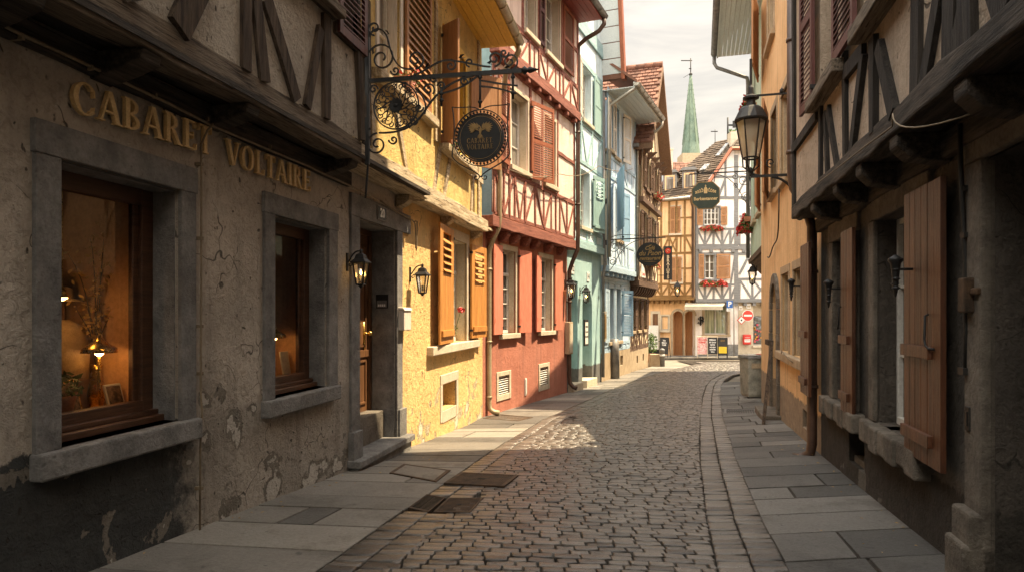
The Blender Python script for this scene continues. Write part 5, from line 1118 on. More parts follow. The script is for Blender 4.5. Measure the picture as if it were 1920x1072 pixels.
x = L5.U(1196, .6); t = root('small_fascia_sign', 'small white triangular sign with red script under the oval sign', 'sign', L5, x, 1.35, -.75)
b = MB(); b.prism([(-.05, 1.28), (.75, 1.28), (.5, 1.62), (.05, 1.75)], -.8, -.77); b.v = [(v[0] + x - .3, v[1], v[2]) for v in b.v]; part('board', b, m['white_enamel'], t)
text_part('Louise', .2, lambda X, Y, Z: Vector((x + .03 + X, -.803 - Z, 1.4 + Y)), 'sign_red', t, shear=.3)
# vertical banner sign
P0 = Vector(((1252 - 960) / 1280 * 31.5, 31.5)); FB = Fac(P0.x - .6, 31.5, P0.x + .6, 31.45); xc = .6
t = root('banner_sign', 'tall narrow dark banner sign with orange disc and pale vertical letters', 'sign', FB, xc, 1.4)
zt, zb_ = (586 - 462) * 31.5 / 1280, (586 - 525) * 31.5 / 1280
b = MB(); b.box(xc - .19, xc + .19, -.04, .04, zb_, zt); part('board', b, m['zinc_dark'] if 0 else m['chalk'], t, bevel=.01)
b = MB(); b.lathe([(.13, 0), (.13, .012)], (0, 0, 0), 20); b.v = [(xc + v[0], -.042 - v[2], zt - .22 + v[1]) for v in b.v]; part('disc', b, m['sign_red'], t)
b = MB(); b.strip([(0, .055 * cos(2 * pi * k / 16), .055 * sin(2 * pi * k / 16)) for k in range(13)], .004, .02); b.v = [(xc + v[1], -.058 - v[0], zt - .22 + v[2]) for v in b.v]; part('ring_mark', b, m['cream'], t)
for k, ch in enumerate('BRAIUTS'): text_part(ch, .19, lambda X, Y, Z, k=k: Vector((xc + X, -.043 - Z, zt - .50 - k * .155 + Y)), 'cream', t, bold=.008)
b = MB(); b.box(xc - .6, xc - .18, -.015, .015, zt - .2, zt - .17); b.box(xc - .6, xc - .18, -.015, .015, zb_ + .2, zb_ + .23); part('arm', b, m['iron'], t)

# slack wires between the houses
P_ = [L2.P(L2.U(952, .3), -.32, L2.H(952, 318, .3)), L2.P(L2.U(1035, .3), -.5, L2.H(1035, 328, .3)), L3.P(1.5, -.5, 4.35), L4.P(1.0, -.4, 4.75), L4.P(3.2, -.3, 5.3)]
b = MB(); b.tube([P_[0].lerp(P_[1], t / 8) - Vector((0, 0, .12 * sin(pi * t / 8))) for t in range(9)] + [P_[1].lerp(P_[2], t / 8) - Vector((0, 0, .15 * sin(pi * t / 8))) for t in range(1, 9)] + [P_[2].lerp(P_[4], t / 8) - Vector((0, 0, .12 * sin(pi * t / 8))) for t in range(1, 9)], .010, 5)
o = single('overhead_wire', b, m['cable'], WORLD, 0, 0, 'thin slack wire strung along the fronts of the red, teal and blue houses', 'wire')
# ================================================================== FAR HOUSES ACROSS THE JUNCTION
f = FO; L = f.L
OH = root('apricot_timbered_house', 'apricot half-timbered corner house with brown shutters and twin stone arched doors', 'house', FO, L / 2, ZB)
J = .35; holes = []
# storeys
z1, z2, ez = .83, 3.45, 6.25
ar = [(f.U(1262), f.U(1280)), (f.U(1284), f.U(1302))]
for a, c in ar: holes.append((a, c, -3.2, .10, 'arch', .55))
b = MB(); b.wall(-3.5, L, -3.2, z1, 0, holes, .55); part('wall', b, m['far_orange'], OH)
for a, c in ar:
    d = MB(); d.box(a, c, .45, .5, -2.9, .09); d.box(a + .08, a + .22, .43, .451, -1.9, -.6); d.box(c - .22, c - .08, .43, .451, -1.9, -.6); part('door', d, m['shut_tan'], OH)
    b = MB(); r0 = (c - a) / 2; cx = (a + c) / 2; zc = .10 - r0; pts = [(cx + (r0) * cos(t * pi / 12), zc + r0 * sin(t * pi / 12)) for t in range(13)]; pt2 = [(cx + (r0 + .12) * cos(t * pi / 12), zc + (r0 + .14) * sin(t * pi / 12)) for t in range(13)]
    for k in range(12): b.prism([pts[k], pt2[k], pt2[k + 1], pts[k + 1]], -.06, .01)
    b.box(a - .12, a, -.06, .01, -3.0, zc); b.box(c, c + .05, -.06, .01, -3.0, zc); part('arch_surround', b, m['stone_tan'], OH)
uh = []
X_ = lambda px: f.U(px, J)
for zz0, zz1, px0, px1 in ((1.7, 3.1, 1259, 1278), (4.4, 5.9, 1257, 1276)):
    a, c = X_(px0), X_(px1); md = (a + c) / 2
    window(OH, a, c, zz0, zz1, -J, .08, 'brown_frame', 2, 2, 'pane', None, uh, 'stone_pale', 'stone_pale', sw=.06)
    shutter(OH, a, md - .02, zz0, zz1, -J - .01, 'shut_tan', 'louver'); shutter(OH, md + .02, c, zz0, zz1, -J - .01, 'shut_tan', 'louver', 'R', R(8))
b = MB(); b.wall(-3.5, L + .02, z1, ez + .2, -J, uh, .2); part('upper_wall', b, m['far_orange'], OH)
xs = [-.9, -.3, .25, .65, 1.1, 1.5, 1.95, L - .06]
T_ = bays(xs, z1 + .1, 1.6, ['\\', 'X', 'X', '/', 'X', '\\', '/'], .11) + bays(xs, 3.3, 4.25, ['/', '|', 'X', '/', 'X', '|', '\\'], .11) + bays(xs, 1.6, 3.3, ['-', '-', '-', '', '', '-', '-'], .11) + bays(xs, 4.25, ez, ['-', '-', '-', '', '', '-', '-'], .11)
timber_part(OH, T_, 'ochrewood', -J, proud=.02)
b = MB(); b.box(-3.5, L, -J - .06, 0, z1 - .12, z1 + .1); part('jetty_beam', b, m['ochrewood'], OH)
for k in range(9): x = -.2 + k * .29; b = MB(); b.box(x, x + .12, -J + .02, 0, z1 - .32, z1 - .125); part('joist_end', b, m['ochrewood'], OH)
a, c = f.U(1224), f.U(1234); b = MB(); b.box(a, c, -.03, .02, -2.5, -.05); D = part('door', b, m['door_wood'], OH); b = MB(); b.box(a - .12, a, -.05, .02, -2.5, -.05); b.box(c, c + .12, -.05, .02, -2.5, -.05); b.box(a - .12, c + .12, -.052, .02, -.05, .1); part('surround', b, m['stone_pale'], D)
window(OH, f.U(1240), f.U(1254), -.98, -.18, -.05, .04, 'grey_frame', 1, 1, 'pane_pale', None, None, 'stone_pale', 'stone_pale', sw=.08)
pipe(OH, [(L - .05, -J - .8, 6.35), (L - .1, -J - .4, 6.05), (L - .06, -J - .1, 5.8), (L - .06, -J - .1, 1), (L - .06, -.1, .5), (L - .06, -.1, .3)], .07, 'pipe_brown')
x = f.U(1272, .3); lantern(FO, x, .95, -J, .35, .5, 'distant iron lantern on the apricot half-timbered wall', True)
# ------------------------------------------------------------ white house
f = FW; L = f.L
WH = root('white_timbered_house', 'white half-timbered gabled house with grey timbers, red flowers and ground-floor shop', 'house', FW, 2.5, ZB)
X_ = lambda px: (px - 1303) / 1280 * 38.0
Zf = lambda py: (586 - py) * 38.0 / 1280
J = .2; holes = []
xl_ = 0.0
sw0, sw1 = X_(1321), X_(1364); holes.append((sw0, sw1, -1.20, .40, 'rect', .25))
sh0, sh1 = X_(1412), X_(1450); holes.append((sh0, sh1, -1.85, .45, 'rect', .3))
b = MB(); b.wall(xl_, X_(1384), -3.3, .62, 0, holes, .5); part('wall', b, m['far_white'], WH)
b = MB(); b.wall(X_(1384), 7, -3.3, .62, -.03, holes, .5); part('shop_wall', b, m['stone_pale'], WH)
b = MB(); b.box(X_(1309), X_(1384), -.03, .0, -3.3, -1.75); part('plinth', b, m['stone'], WH)
W = window(WH, sw0, sw1, -1.20, .40, 0, .14, 'grey_frame', 2, 1, 'pane_green', None, None, 'stone_tan', 'stone_tan', sw=.14)
W = window(WH, sh0, sh1, -1.82, -.15, -.03, .2, 'grey_frame', 1, 1, 'pane', None, None, None, 'stone_pale'); b = MB(); b.box(sh0, sh1, .1, .16, -.15, .45); part('blind', b, m['concrete'], WH)
b = MB()
for k in range(26): xx = ru(sh0 + .1, sh1 - .1); zz = ru(-1.75, -.6); w_ = ru(.04, .12); b.box(xx, xx + w_, .13, .14 + k * .001, zz, zz + ru(.06, .2))
part('shop_goods', b, m['petal_mix'], WH)
uh = []
zA, zB = .62, 3.5
def ww(p0, p1, y0, y1, pl0, pr1, cols=2):
    a, c = X_(p0), X_(p1); window(WH, a, c, Zf(y1), Zf(y0), -J, .1, 'white_frame', cols, 3, 'pane', None, uh, 'greywood', 'greywood', sw=.06, bw=.035)
    shutter(WH, X_(pl0), a - .07, Zf(y1), Zf(y0), -J - .03, 'shut_tan', 'louver'); shutter(WH, c + .07, X_(pr1), Zf(y1), Zf(y0), -J - .03, 'shut_tan', 'louver', 'L', R(8))
ww(1320, 1339, 477, 523, 1308, 1366); ww(1318, 1347, 389, 423, 1305, 1361, 4)
a, c = X_(1342), X_(1356)
uh2 = uh
b = MB(); b.wall(0.0, 4.6, zA, 6.5, -J, uh, .2)
rzg, apx = 8.95, 2.45
b.poly([(0, -J, 6.5), (4.6, -J, 6.5), (4.6, -J, 7.6), (3.8, -J, rzg), (1.92, -J, rzg)]); part('upper_wall', b, m['far_white'], WH)
px = lambda *v: [X_(q_) for q_ in v]
x0, x1, x2, x3, x4 = .06, X_(1341), X_(1378), X_(1384), 4.5
T_ = bays(px(1305, 1320, 1336, 1352, 1367, 1378), .72, 1.55, ['\\', '/', '\\', '/', '/'], .12) + bays(px(1384, 1408, 1440), .72, 1.85, ['\\', 'X'], .13)
T_ += bays(px(1305, 1320, 1336, 1352, 1367, 1378), 3.72, 4.62, ['\\', '/', '\\', '/', '/'], .12) + bays(px(1384, 1412, 1440), 3.72, 4.9, ['\\', '/'], .13)
T_ += [(X_(1378), .7, X_(1378), 8.7, .22), (X_(1305), 1.5, X_(1305), 6.4, .14), (X_(1368), 1.6, X_(1377), 3.2, .12), (X_(1384), 2.1, X_(1410), 3.6, .13), (X_(1340), 1.6, X_(1340), 3.2, .14), (X_(1378), 1.85, X_(1440), 1.85, .13), (X_(1305), 3.25, X_(1440), 3.25, .14), (0, 6.35, 4.5, 6.35, .16), (X_(1335), 7.5, X_(1400), 7.5, .13), (X_(1358), 6.35, X_(1358), 8.6, .12), (X_(1395), 6.4, X_(1412), 4.9, .12), (X_(1384), 5.3, X_(1440), 5.3, .12), (X_(1344), 6.3, X_(1358), 7.4, .11), (X_(1378), 6.35, X_(1398), 7.5, .12)]
timber_part(WH, T_, 'greywood', -J, proud=.02)
b = MB(); b.box(-.02, 4.5, -J - .06, .0, .58, .76); part('jetty_beam', b, m['greywood'], WH); b = MB(); b.box(-.02, 4.5, -J - .07, -J, 3.48, 3.66); part('floor_beam', b, m['greywood'], WH)
for k in range(9): x = .15 + k * .5; b = MB(); b.box(x, x + .18, -J, 0, .40, .578); part('joist_end', b, m['greywood'], WH); 
for k in range(7): x = .15 + k * .6; b = MB(); b.box(x, x + .18, -J - .1, -J, 3.33, 3.478); part('joist_end', b, m['greywood'], WH)
for p0, p1, py, lb in ((1309, 1336, 534, 'red geranium box under the lower window of the white house'), (1337, 1359, 534, 'second red geranium box beside it under the right lower casement'), (1311, 1352, 432, 'green and red flower box under the upper window of the white house')):
    flower_box(FW, (X_(p0) + X_(p1)) / 2, Zf(py), -J - .14, X_(p1) - X_(p0), lb, 'geranium boxes on the white house', .16, 'petal', 1.5, size=.07)
# shared roof: left slope over the apricot side, half hip to the front, hipped end behind
b = MB()
A = FO.P(0 - .3, -.55, 6.2); Bq = FO.P(FO.L + .35, -.55, 6.55)
P1 = Vector((Bq.x, Bq.y, 6.45)); P0 = Vector((A.x, A.y, 6.25))
RG0 = Vector((13.0, 39, 10.0)); RG1 = Vector((12.6, 42, 10.5)); HL = Vector((12.1, 37.6, 8.98)); HR = Vector((14.0, 37.6, 8.98)); ER = Vector((15.1, 37.6, 6.6)); ERb = Vector((15.6, 46, 6.6))
def rows_on(q0, q1, q2, q3, n, mw):   # tiles laid on a quad: q0-q1 eave, q3-q2 ridge
    for r_ in range(n):
        t0, t1 = r_ / n, min(1, (r_ + 1.15) / n)
        a, bb = q0.lerp(q3, t0), q1.lerp(q2, t0); d, c = q0.lerp(q3, t1), q1.lerp(q2, t1)
        nc = max(2, int((bb - a).length / mw))
        for k in range(nc):
            s0, s1 = k / nc, (k + .94) / nc; nn = (bb - a).cross(d - a).normalized()
            if nn.z < 0: nn = -nn
            h_ = .06 + ru(-.02, .02)
            p = [a.lerp(bb, s0), a.lerp(bb, s1), d.lerp(c, s1), d.lerp(c, s0)]
            b.hexa([p[0], p[1], p[2], p[3], p[0] + nn * h_, p[1] + nn * h_, p[2] + nn * .01, p[3] + nn * .01])
rows_on(P0, P1, RG0, RG1, 26, .26); rows_on(P1, P1 + Vector((.01, 0, 0)), HL, RG0, 14, .26)
rows_on(HL + Vector((0, -.1, -.1)), HR + Vector((0, -.1, -.1)), RG0 + Vector((.02, 0, 0)), RG0, 6, .26)
b.quad(RG0, RG1, ERb, ER); b.quad(P0, RG1, ERb, Vector((12, 46, 6.2)))
single('tiled_roof', b, m['tile_dark'], WORLD, 0, 0, 'steep mossy dark tiled roof shared by the apricot and white timbered houses', 'roof')
bpy.data.objects['tiled_roof'].location = (0, 0, 0)
b = MB(); 
for q0, q1 in ((P1 + Vector((-.1, -.5, -.1)), HL + Vector((-.06, -.2, 0))), (HR + Vector((.1, -.2, 0)), ER), (HL + Vector((-.06, -.2, 0)), HR + Vector((.1, -.2, 0)))): b.tube([q0, q1], .10, 4)
single('verge_board', b, m['shut_rust'], WORLD, 0, 0, 'dark red verge boards edging the gable of the white timbered house', 'roof trim')
b = MB(); b.tube([P0 + Vector((-.1, -.1, -.05)), P1 + Vector((-.12, -.1, -.12))], .09, 8); single('eave_gutter', b, m['zinc'], WORLD, 0, 0, 'long grey gutter along the eave of the apricot timbered house', 'gutter')
# dormers, rooflights, chimney
def dormer(u, label):
    base = P0.lerp(P1, u).lerp(RG1.lerp(RG0, u), .16); t = root('dormer', label, 'dormer', FO, FO.L * u, base.z - .3, 0); w = .38
    lx = (Vector((base.x, base.y)) - FO.o).dot(FO.d); ly = -((Vector((base.x, base.y)) - FO.o).dot(FO.n))
    b = MB(); b.box(lx - w, lx + w, ly, ly + 1.6, base.z - .5, base.z + .95); part('cheek', b, m['zinc_dark'], t)
    b = MB(); b.box(lx - w + .1, lx + w - .1, ly - .04, ly, base.z - .1, base.z + .8); part('surround', b, m['far_orange'], t); b = MB(); b.box(lx - w + .18, lx + w - .18, ly - .06, ly - .041, base.z + .0, base.z + .7); part('pane', b, m['pane_pale'], t)
    b = MB(); b.prism([(lx - w - .1, base.z + .93), (lx + w + .1, base.z + .93), (lx + w - .05, base.z + 1.1), (lx - w + .05, base.z + 1.1)], ly - .15, ly + 2.0); part('lamp_roof' if 0 else 'dormer_roof', b, m['zinc_dark'], t)
dormer(.28, 'small slate dormer with pale window, nearer the brown timbered house'); dormer(.66, 'slate dormer with ochre frame nearest the white gable')
def on_roof(u, v): return P0.lerp(P1, u).lerp(RG1.lerp(RG0, u), v)
def rooflight(u, v, w, h_, label):
    b = MB(); p = [on_roof(u, v), on_roof(u + w, v), on_roof(u + w, v + h_), on_roof(u, v + h_)]; nn = (p[1] - p[0]).cross(p[3] - p[0]).normalized(); nn = nn if nn.z > 0 else -nn
    b.hexa([q_ for q_ in p] + [q_ + nn * .14 for q_ in p]); single('rooflight', b, m['pane_pale'], WORLD, 0, 0, label, 'rooflight')
rooflight(.70, .66, .12, .22, 'long sloping rooflight high on the mossy dark roof'); rooflight(.60, .42, .14, .10, 'low small rooflight just above the slate dormers')
c = on_roof(.9, .93); t = root('chimney', 'pale chimney with mossy cap on the ridge behind the lamp', 'chimney', WORLD, c.x, c.z, c.y); b = MB(); b.box(c.x - .3, c.x + .5, c.y - .3, c.y + .3, c.z - .8, c.z + .5); part('stack', b, m['stone_pale'], t); b = MB(); foliage(b, (c.x + .1, c.y, c.z + .58), (.45, .3, .12), 90, .08); part('moss', b, m['leaf'], t)
c = on_roof(.5, 1.0); t = root('roof_aerial', 'thin aerial mast on the ridge of the mossy roof', 'aerial', WORLD, c.x, c.z, c.y); b = MB(); b.tube([(c.x, c.y, c.z - .2), (c.x, c.y, c.z + 1.3)], .05, 6); b.box(c.x - .03, c.x + .5, c.y - .03, c.y + .03, c.z + .8, c.z + .9); b.box(c.x + .3, c.x + .5, c.y - .05, c.y + .05, c.z + .7, c.z + 1.1); part('mast', b, m['iron'], t); b = MB(); b.tube([(c.x - .75, c.y, c.z - .2), (c.x - .75, c.y, c.z + .6)], .02, 5); b.box(c.x - 1.0, c.x - .6, c.y - .02, c.y + .02, c.z + .45, c.z + .5); part('crossbar', b, m['iron'], t)
# house bodies (shadow casters) behind the fronts
b = MB(); b.hexa([(10.2, 38.3, -3.3), (15, 38.3, -3.3), (15.4, 46, -3.3), (9, 46, -3.3), (10.2, 38.3, 6.4), (15, 38.3, 6.4), (15.4, 46, 6.4), (9, 46, 6.4)])
o = part('back_wall', MB(), m['far_white'], WH); me = o.data; me.from_pydata([tuple(WH.matrix_world.inverted() @ Vector(v)) if False else (v[0] - WH.location.x, v[1] - WH.location.y, v[2] - WH.location.z) for v in b.v], [], b.f)
# awning
a, c = X_(1274), X_(1360); t = root('awning', 'cream cloth awning stretched over the arched doors and shop window', 'awning', FW, (a + c) / 2, Zf(575))
b = MB(); b.hexa([(a, -1.15, Zf(575)), (c - .5, -1.15, Zf(575)), (c, -.05, Zf(569)), (a + .35, -.05, Zf(569)), (a, -1.15, Zf(573.5)), (c - .5, -1.15, Zf(573.5)), (c, -.05, Zf(567)), (a + .35, -.05, Zf(567))]); b.hexa([(a, -1.17, Zf(580.5)), (c - .5, -1.17, Zf(580.5)), (c - .5, -1.152, Zf(580.5)), (a, -1.152, Zf(580.5)), (a, -1.17, Zf(574)), (c - .5, -1.17, Zf(574)), (c - .5, -1.152, Zf(574)), (a, -1.152, Zf(574))]); part('cloth', b, m['awning'], t)
b = MB(); b.tube([(c - .6, -1.1, Zf(576)), (c - .3, -.1, Zf(583))], .025, 6); b.tube([(a + .1, -1.1, Zf(576)), (a + .4, -.1, Zf(583))], .025, 6); part('arm', b, m['white_frame'], t)
x = X_(1313); t = root('wall_ornament', 'black iron rosette lamp beside the second arched door', 'lamp', FW, x, Zf(574)); b = MB(); foliage(b, (x, -.12, Zf(600)), (.16, .1, .25), 60, .08); b.box(x - .02, x + .02, -.1, 0, Zf(610), Zf(592)); part('body', b, m['iron'], t)
# street signs on the far corner
def ground_z(p): return g(p.x, p.y)
def plate_sign(px, py0, py1, w, name, label, cat, draw, Y=37.5):
    cx = (px - 960) / 1280 * Y; zc = (586 - (py0 + py1) / 2) * Y / 1280; F = Fac(cx - .5, Y, cx + .5, Y); t = root(name, label, cat, F, .5, zc); draw(t, .5, zc); return t
def dr_p(t, x, z):
    b = MB(); b.box(x - .17, x + .17, -.02, 0, z - .12, z + .29); part('plate', b, m['sign_blue'], t); b = MB(); b.box(x - .17, x + .17, -.02, 0, z - .30, z - .125); part('lower_plate', b, m['white_enamel'], t)
    text_part('P', .38, lambda X, Y, Z: Vector((x + X, -.022 - Z, z + .085 + Y)), 'white_enamel', t, bold=.012); text_part('Place', .09, lambda X, Y, Z: Vector((x + X, -.022 - Z, z - .17 + Y)), 'ink', t); text_part('Centre', .08, lambda X, Y, Z: Vector((x + X, -.022 - Z, z - .25 + Y)), 'ink', t)
    b = MB(); b.tube([(x + .25, .02, -3), (x + .25, .02, z + .4)], .03, 8); b.box(x + .1, x + .27, .0, .02, z + .05, z + .1); part('post', b, m['zinc_dark'], t)
plate_sign(1368, 563, 583, 0, 'parking_sign', 'blue square parking sign with a white letter P', 'road sign', dr_p)
def disc(b, x, z, r, y0, y1, n=28, ph=0): b.prism([(x + r * cos(ph + 2 * pi * k / n), z + r * sin(ph + 2 * pi * k / n)) for k in range(n)], y0, y1)
def dr_n(t, x, z):
    b = MB(); disc(b, x, z, .31, -.02, 0); part('rim', b, m['white_enamel'], t); b = MB(); disc(b, x, z, .285, -.026, -.0205); part('disc', b, m['sign_red'], t); b = MB(); b.box(x - .22, x + .22, -.031, -.0265, z - .05, z + .05); part('bar', b, m['white_enamel'], t)
plate_sign(1402, 582, 600, 0, 'no_entry_sign', 'round red no-entry sign with white bar', 'road sign', dr_n)
def dr_d(t, x, z):
    b = MB(); disc(b, x, z, .24, -.02, 0, 4); part('rim', b, m['sign_red'], t); b = MB(); disc(b, x, z, .19, -.026, -.0205, 4); part('face', b, m['white_enamel'], t); b = MB(); b.box(x - .04, x + .04, -.03, -.0265, z - .05, z + .04); part('mark', b, m['ink'], t)
plate_sign(1390, 590, 609, 0, 'diamond_sign', 'small red-edged white diamond sign left of the no-entry sign', 'road sign', dr_d)
def dr_b(t, x, z):
    b = MB(); b.box(x - .22, x + .22, -.2, 0, z - .3, z + .26); part('case', b, m['box_red'], t, bevel=.05); b = MB(); b.box(x - .16, x + .16, -.206, -.2, z - .16, z + .0); part('label_plate', b, m['white_enamel'], t)
    text_part('POST', .11, lambda X, Y, Z: Vector((x + X, -.208 - Z, z - .08 + Y)), 'sign_red', t); text_part('Lettres', .09, lambda X, Y, Z: Vector((x + X, -.203 - Z, z + .1 + Y)), 'white_enamel', t)
plate_sign(1399, 624, 646, 0, 'post_box', 'red wall box with white lettering below the road signs', 'post box', dr_b, 37.9)
for px, py, w, h_, lb in ((1388, 577, .2, .22, 'square grey meter cover on the shop wall'), (1403, 573, .26, .26, 'white notice sheet pinned above the no-entry sign')):
    cx = (px - 1303) / 1280 * 38; zc = Zf(py); t = root('wall_notice', lb, 'notice', FW, cx, zc, -.04); b = MB(); b.box(cx - w / 2, cx + w / 2, -.07, -.035, zc - h_ / 2, zc + h_ / 2); part('panel', b, m['white_enamel'], t); b = MB(); b.box(cx - w * .3, cx + w * .3, -.074, -.0705, zc - h_ * .3, zc + h_ * .1); part('print', b, m['concrete'], t)
# A-boards and small street things
def aboard(px, pyb, h, w, Y, yaw, label, print_, frame, lines, lcol='white_enamel'):
    cx = (px - 960) / 1280 * Y; zb = g(cx, Y) + .06; F = Fac(cx, Y, cx + cos(yaw), Y + sin(yaw)); t = root('pavement_board', label, 'pavement board', F, 0, zb, 0, 'pavement boards')
    ln = .30; up = lambda x, z, d=0: Vector((x, -ln * .5 + ln * .5 * z / h - d, zb + z))
    b = MB()
    for s in (-1, 1): b.tube([up(s * w / 2, 0), up(s * w / 2, h)], .022, 4); b.tube([(s * w / 2, ln * .75, zb), (s * w / 2, .0, zb + h)], .02, 4)
    b.tube([up(-w / 2, h), up(w / 2, h)], .022, 4); b.tube([up(-w / 2, h * .18), up(w / 2, h * .18)], .02, 4); b.tube([(-w / 2, ln * .4, zb + h * .45), (w / 2, ln * .4, zb + h * .45)], .012, 4); part('frame', b, m[frame], t)
    b = MB(); b.hexa([up(-w / 2, h * .18, -.01), up(w / 2, h * .18, -.01), up(w / 2, h * .98, -.01), up(-w / 2, h * .98, -.01), up(-w / 2, h * .18, .012), up(w / 2, h * .18, .012), up(w / 2, h * .98, .012), up(-w / 2, h * .98, .012)]); part('panel', b, m[print_], t)
    for k, tx in enumerate(lines): text_part(tx, .12, lambda X, Y_, Z, k=k: up(X, h * (.86 - k * .11) + Y_, .015 + Z), lcol, t, bold=.004)
    return t, up
aboard(1317, 668, 1.12, .52, 36.3, R(-14), 'pavement board with a pink printed poster in a pale wooden frame', 'pink_print', 'stone_pale', ['GLACES', 'crêpes'], 'sign_red')
aboard(1336, 669, 1.12, .50, 36.1, R(-14), 'chalkboard pavement board with white menu writing in the middle', 'chalk', 'stone_pale', ['MENU', 'du jour', 'tarte', 'soupe', 'salade', 'vins'])
t, up = aboard(1355, 670, 1.08, .46, 35.9, R(-14), 'black pavement board with a yellow lower half', 'chalk', 'iron', ['BAR'], 'gilt')
b = MB(); b.quad(up(-.2, .28, .02), up(.2, .28, .02), up(.2, .62, .02), up(-.2, .62, .02)); part('yellow_panel', b, m['yellow_print'], t)
aboard(1246, 659, 1.05, .48, 36.8, R(-35), 'dark pavement board standing alone near the apricot wall', 'chalk', 'iron', ['Vin', 'Bière', 'Café'])
c = Vector(((1225 - 960) / 1280 * 38.5, 38.5)); F = Fac(c.x, c.y, c.x + 1, c.y - .4); zb = -2.40
t = root('menu_stand', 'white menu sheet on a dark stand by the apricot house door', 'stand', F, 0, zb); b = MB(); b.box(-.28, .28, -.03, 0, zb + .35, zb + 1.7); part('panel', b, m['paper'], t); b = MB(); b.box(-.32, .32, .0, .04, zb, zb + .34); b.tube([(-.4, -.2, zb), (-.4, .0, zb + .8), (.5, 0, zb + .8), (.5, -.2, zb)], .03, 5); part('stand_frame', b, m['iron'], t)
c = Vector(((1219 - 960) / 1280 * 33.0, 33.0)); F = Fac(c.x, c.y, c.x + 1, c.y); zb = g(c.x, c.y)
t = root('potted_shrub', 'green shrub in a dark pot at the corner of the brown house', 'plant', F, 0, zb); b = MB(); b.lathe([(.2, 0), (.28, .4), (.3, .45)], (0, 0, zb), 14); part('pot', b, m['terracotta'], t); b = MB(); foliage(b, (0, 0, zb + .95), (.34, .34, .5), 420, .07); part('leaves', b, m['leaf'], t)
c = Vector(((1228 - 960) / 1280 * 30.6, 30.6)); F = Fac(c.x, c.y, c.x + 1, c.y - .1); zb = g(c.x, c.y) - .02
b = MB(); b.hexa([(-.28, -.25, zb), (.28, -.25, zb), (.28, .2, zb), (-.28, .2, zb), (-.22, -.2, zb + .58), (.22, -.2, zb + .58), (.22, .16, zb + .58), (-.22, .16, zb + .58)]); single('stone_block', b, m['stone_tan'], F, 0, zb, 'squat sandstone block on the pavement beside the bollard', 'block', bevel=.02)
c = Vector(((1241.5 - 960) / 1280 * 30.4, 30.4)); F = Fac(c.x, c.y, c.x + 1, c.y); zb = g(c.x, c.y) - .02
t = root('bollard', 'short grey bollard at the end of the left pavement', 'bollard', F, 0, zb); b = MB(); b.lathe([(.12, 0), (.115, .7), (.125, .71), (.125, .78), (.10, .82), (.02, .85)], (0, 0, zb), 14); part('post', b, m['zinc_dark'], t); b = MB(); b.lathe([(.121, .5), (.121, .58)], (0, 0, zb), 14); part('band', b, m['white_enamel'], t)
# ================================================================== CHURCH SPIRE and roofs behind
Y = 95.0; cx = (1295 - 960) / 1280 * Y; Zs = lambda py: (586 - py) * Y / 1280
CH = root('church', 'church with a slender green copper spire behind the roofs', 'church', WORLD, cx, -4, Y)
b = MB(); b.lathe([(1.30, Zs(292)), (1.12, Zs(270)), (.12, Zs(142))], (cx, Y, 0), 8, pi / 8, False)
part('spire', b, m['copper'], CH)
b = MB()
for k in range(8):
    a = pi / 8 + k * pi / 4; b.tube([(cx + 1.14 * cos(a), Y + 1.14 * sin(a), Zs(271)), (cx + .12 * cos(a), Y + .12 * sin(a), Zs(142))], .045, 5)
    for j in range(1, 13):
        t_ = j / 14; r_ = 1.16 * (1 - t_) + .14 * t_; z_ = Zs(271) + (Zs(142) - Zs(271)) * t_; b.lathe([(.01, -.06), (.085, 0), (.01, .06)], (cx + r_ * cos(a), Y + r_ * sin(a), z_), 6)
part('ridge_studs', b, m['copper'], CH)
b = MB(); b.tube([(cx, Y, Zs(143)), (cx, Y, Zs(110))], .07, 6); b.lathe([(.02, -.3), (.28, 0), (.02, .3)], (cx, Y, Zs(140)), 10); b.box(cx - 1.35, cx + .2, Y - .04, Y + .04, Zs(115), Zs(113.5)); b.box(cx - .25, cx + .1, Y - .04, Y + .04, Zs(130), Zs(128.5)); b.tube([(cx, Y, Zs(138)), (cx - 1.0, Y, Zs(146))], .03, 5); part('weather_vane', b, m['cast'], CH)
b = MB(); b.box(cx - 1.5, cx + 1.5, Y - 1.5, Y + 1.5, -4, Zs(292)); part('tower', b, m['stone_tan'], CH)
def far_house(px0, px1, pye, pyr, Y, label, roofm, wallm, chim=None, hip=.15):
    x0, x1 = (px0 - 960) / 1280 * Y, (px1 - 960) / 1280 * Y; ze, zr = (586 - pye) * Y / 1280, (586 - pyr) * Y / 1280
    t = root('distant_house', label, 'house', WORLD, (x0 + x1) / 2, -3, Y); b = MB(); b.box(x0, x1, Y, Y + 6, -3, ze); part('wall', b, m[wallm], t)
    b = MB(); w = (x1 - x0) * hip; p = [Vector((x0 - .2, Y - .3, ze)), Vector((x1 + .2, Y - .3, ze)), Vector((x1 - w, Y + 3, zr)), Vector((x0 + w, Y + 3, zr))]
    globals()['b'] = b; rows_on(*p, 12, .4); b.poly([p[3], p[0], Vector((x0 - .2, Y + 6.3, ze))]); b.poly([p[2], p[1], Vector((x1 + .2, Y + 6.3, ze))]); b.quad(p[3], p[2], Vector((x1 + .2, Y + 6.3, ze)), Vector((x0 - .2, Y + 6.3, ze))); RF = part('roof', b, m[roofm], t)
    if chim: cxx = (chim - 960) / 1280 * Y; b = MB(); b.box(cxx - .35, cxx + .35, Y + 1, Y + 1.7, zr - 2, zr + .7); b.box(cxx - .42, cxx + .42, Y + .93, Y + 1.77, zr + .7, zr + .85); part('chimney', b, m['stone_pale'], RF)
far_house(1262, 1330, 345, 291, 62, 'distant house with a reddish tiled roof below the spire', 'tile', 'far_white', 1259)
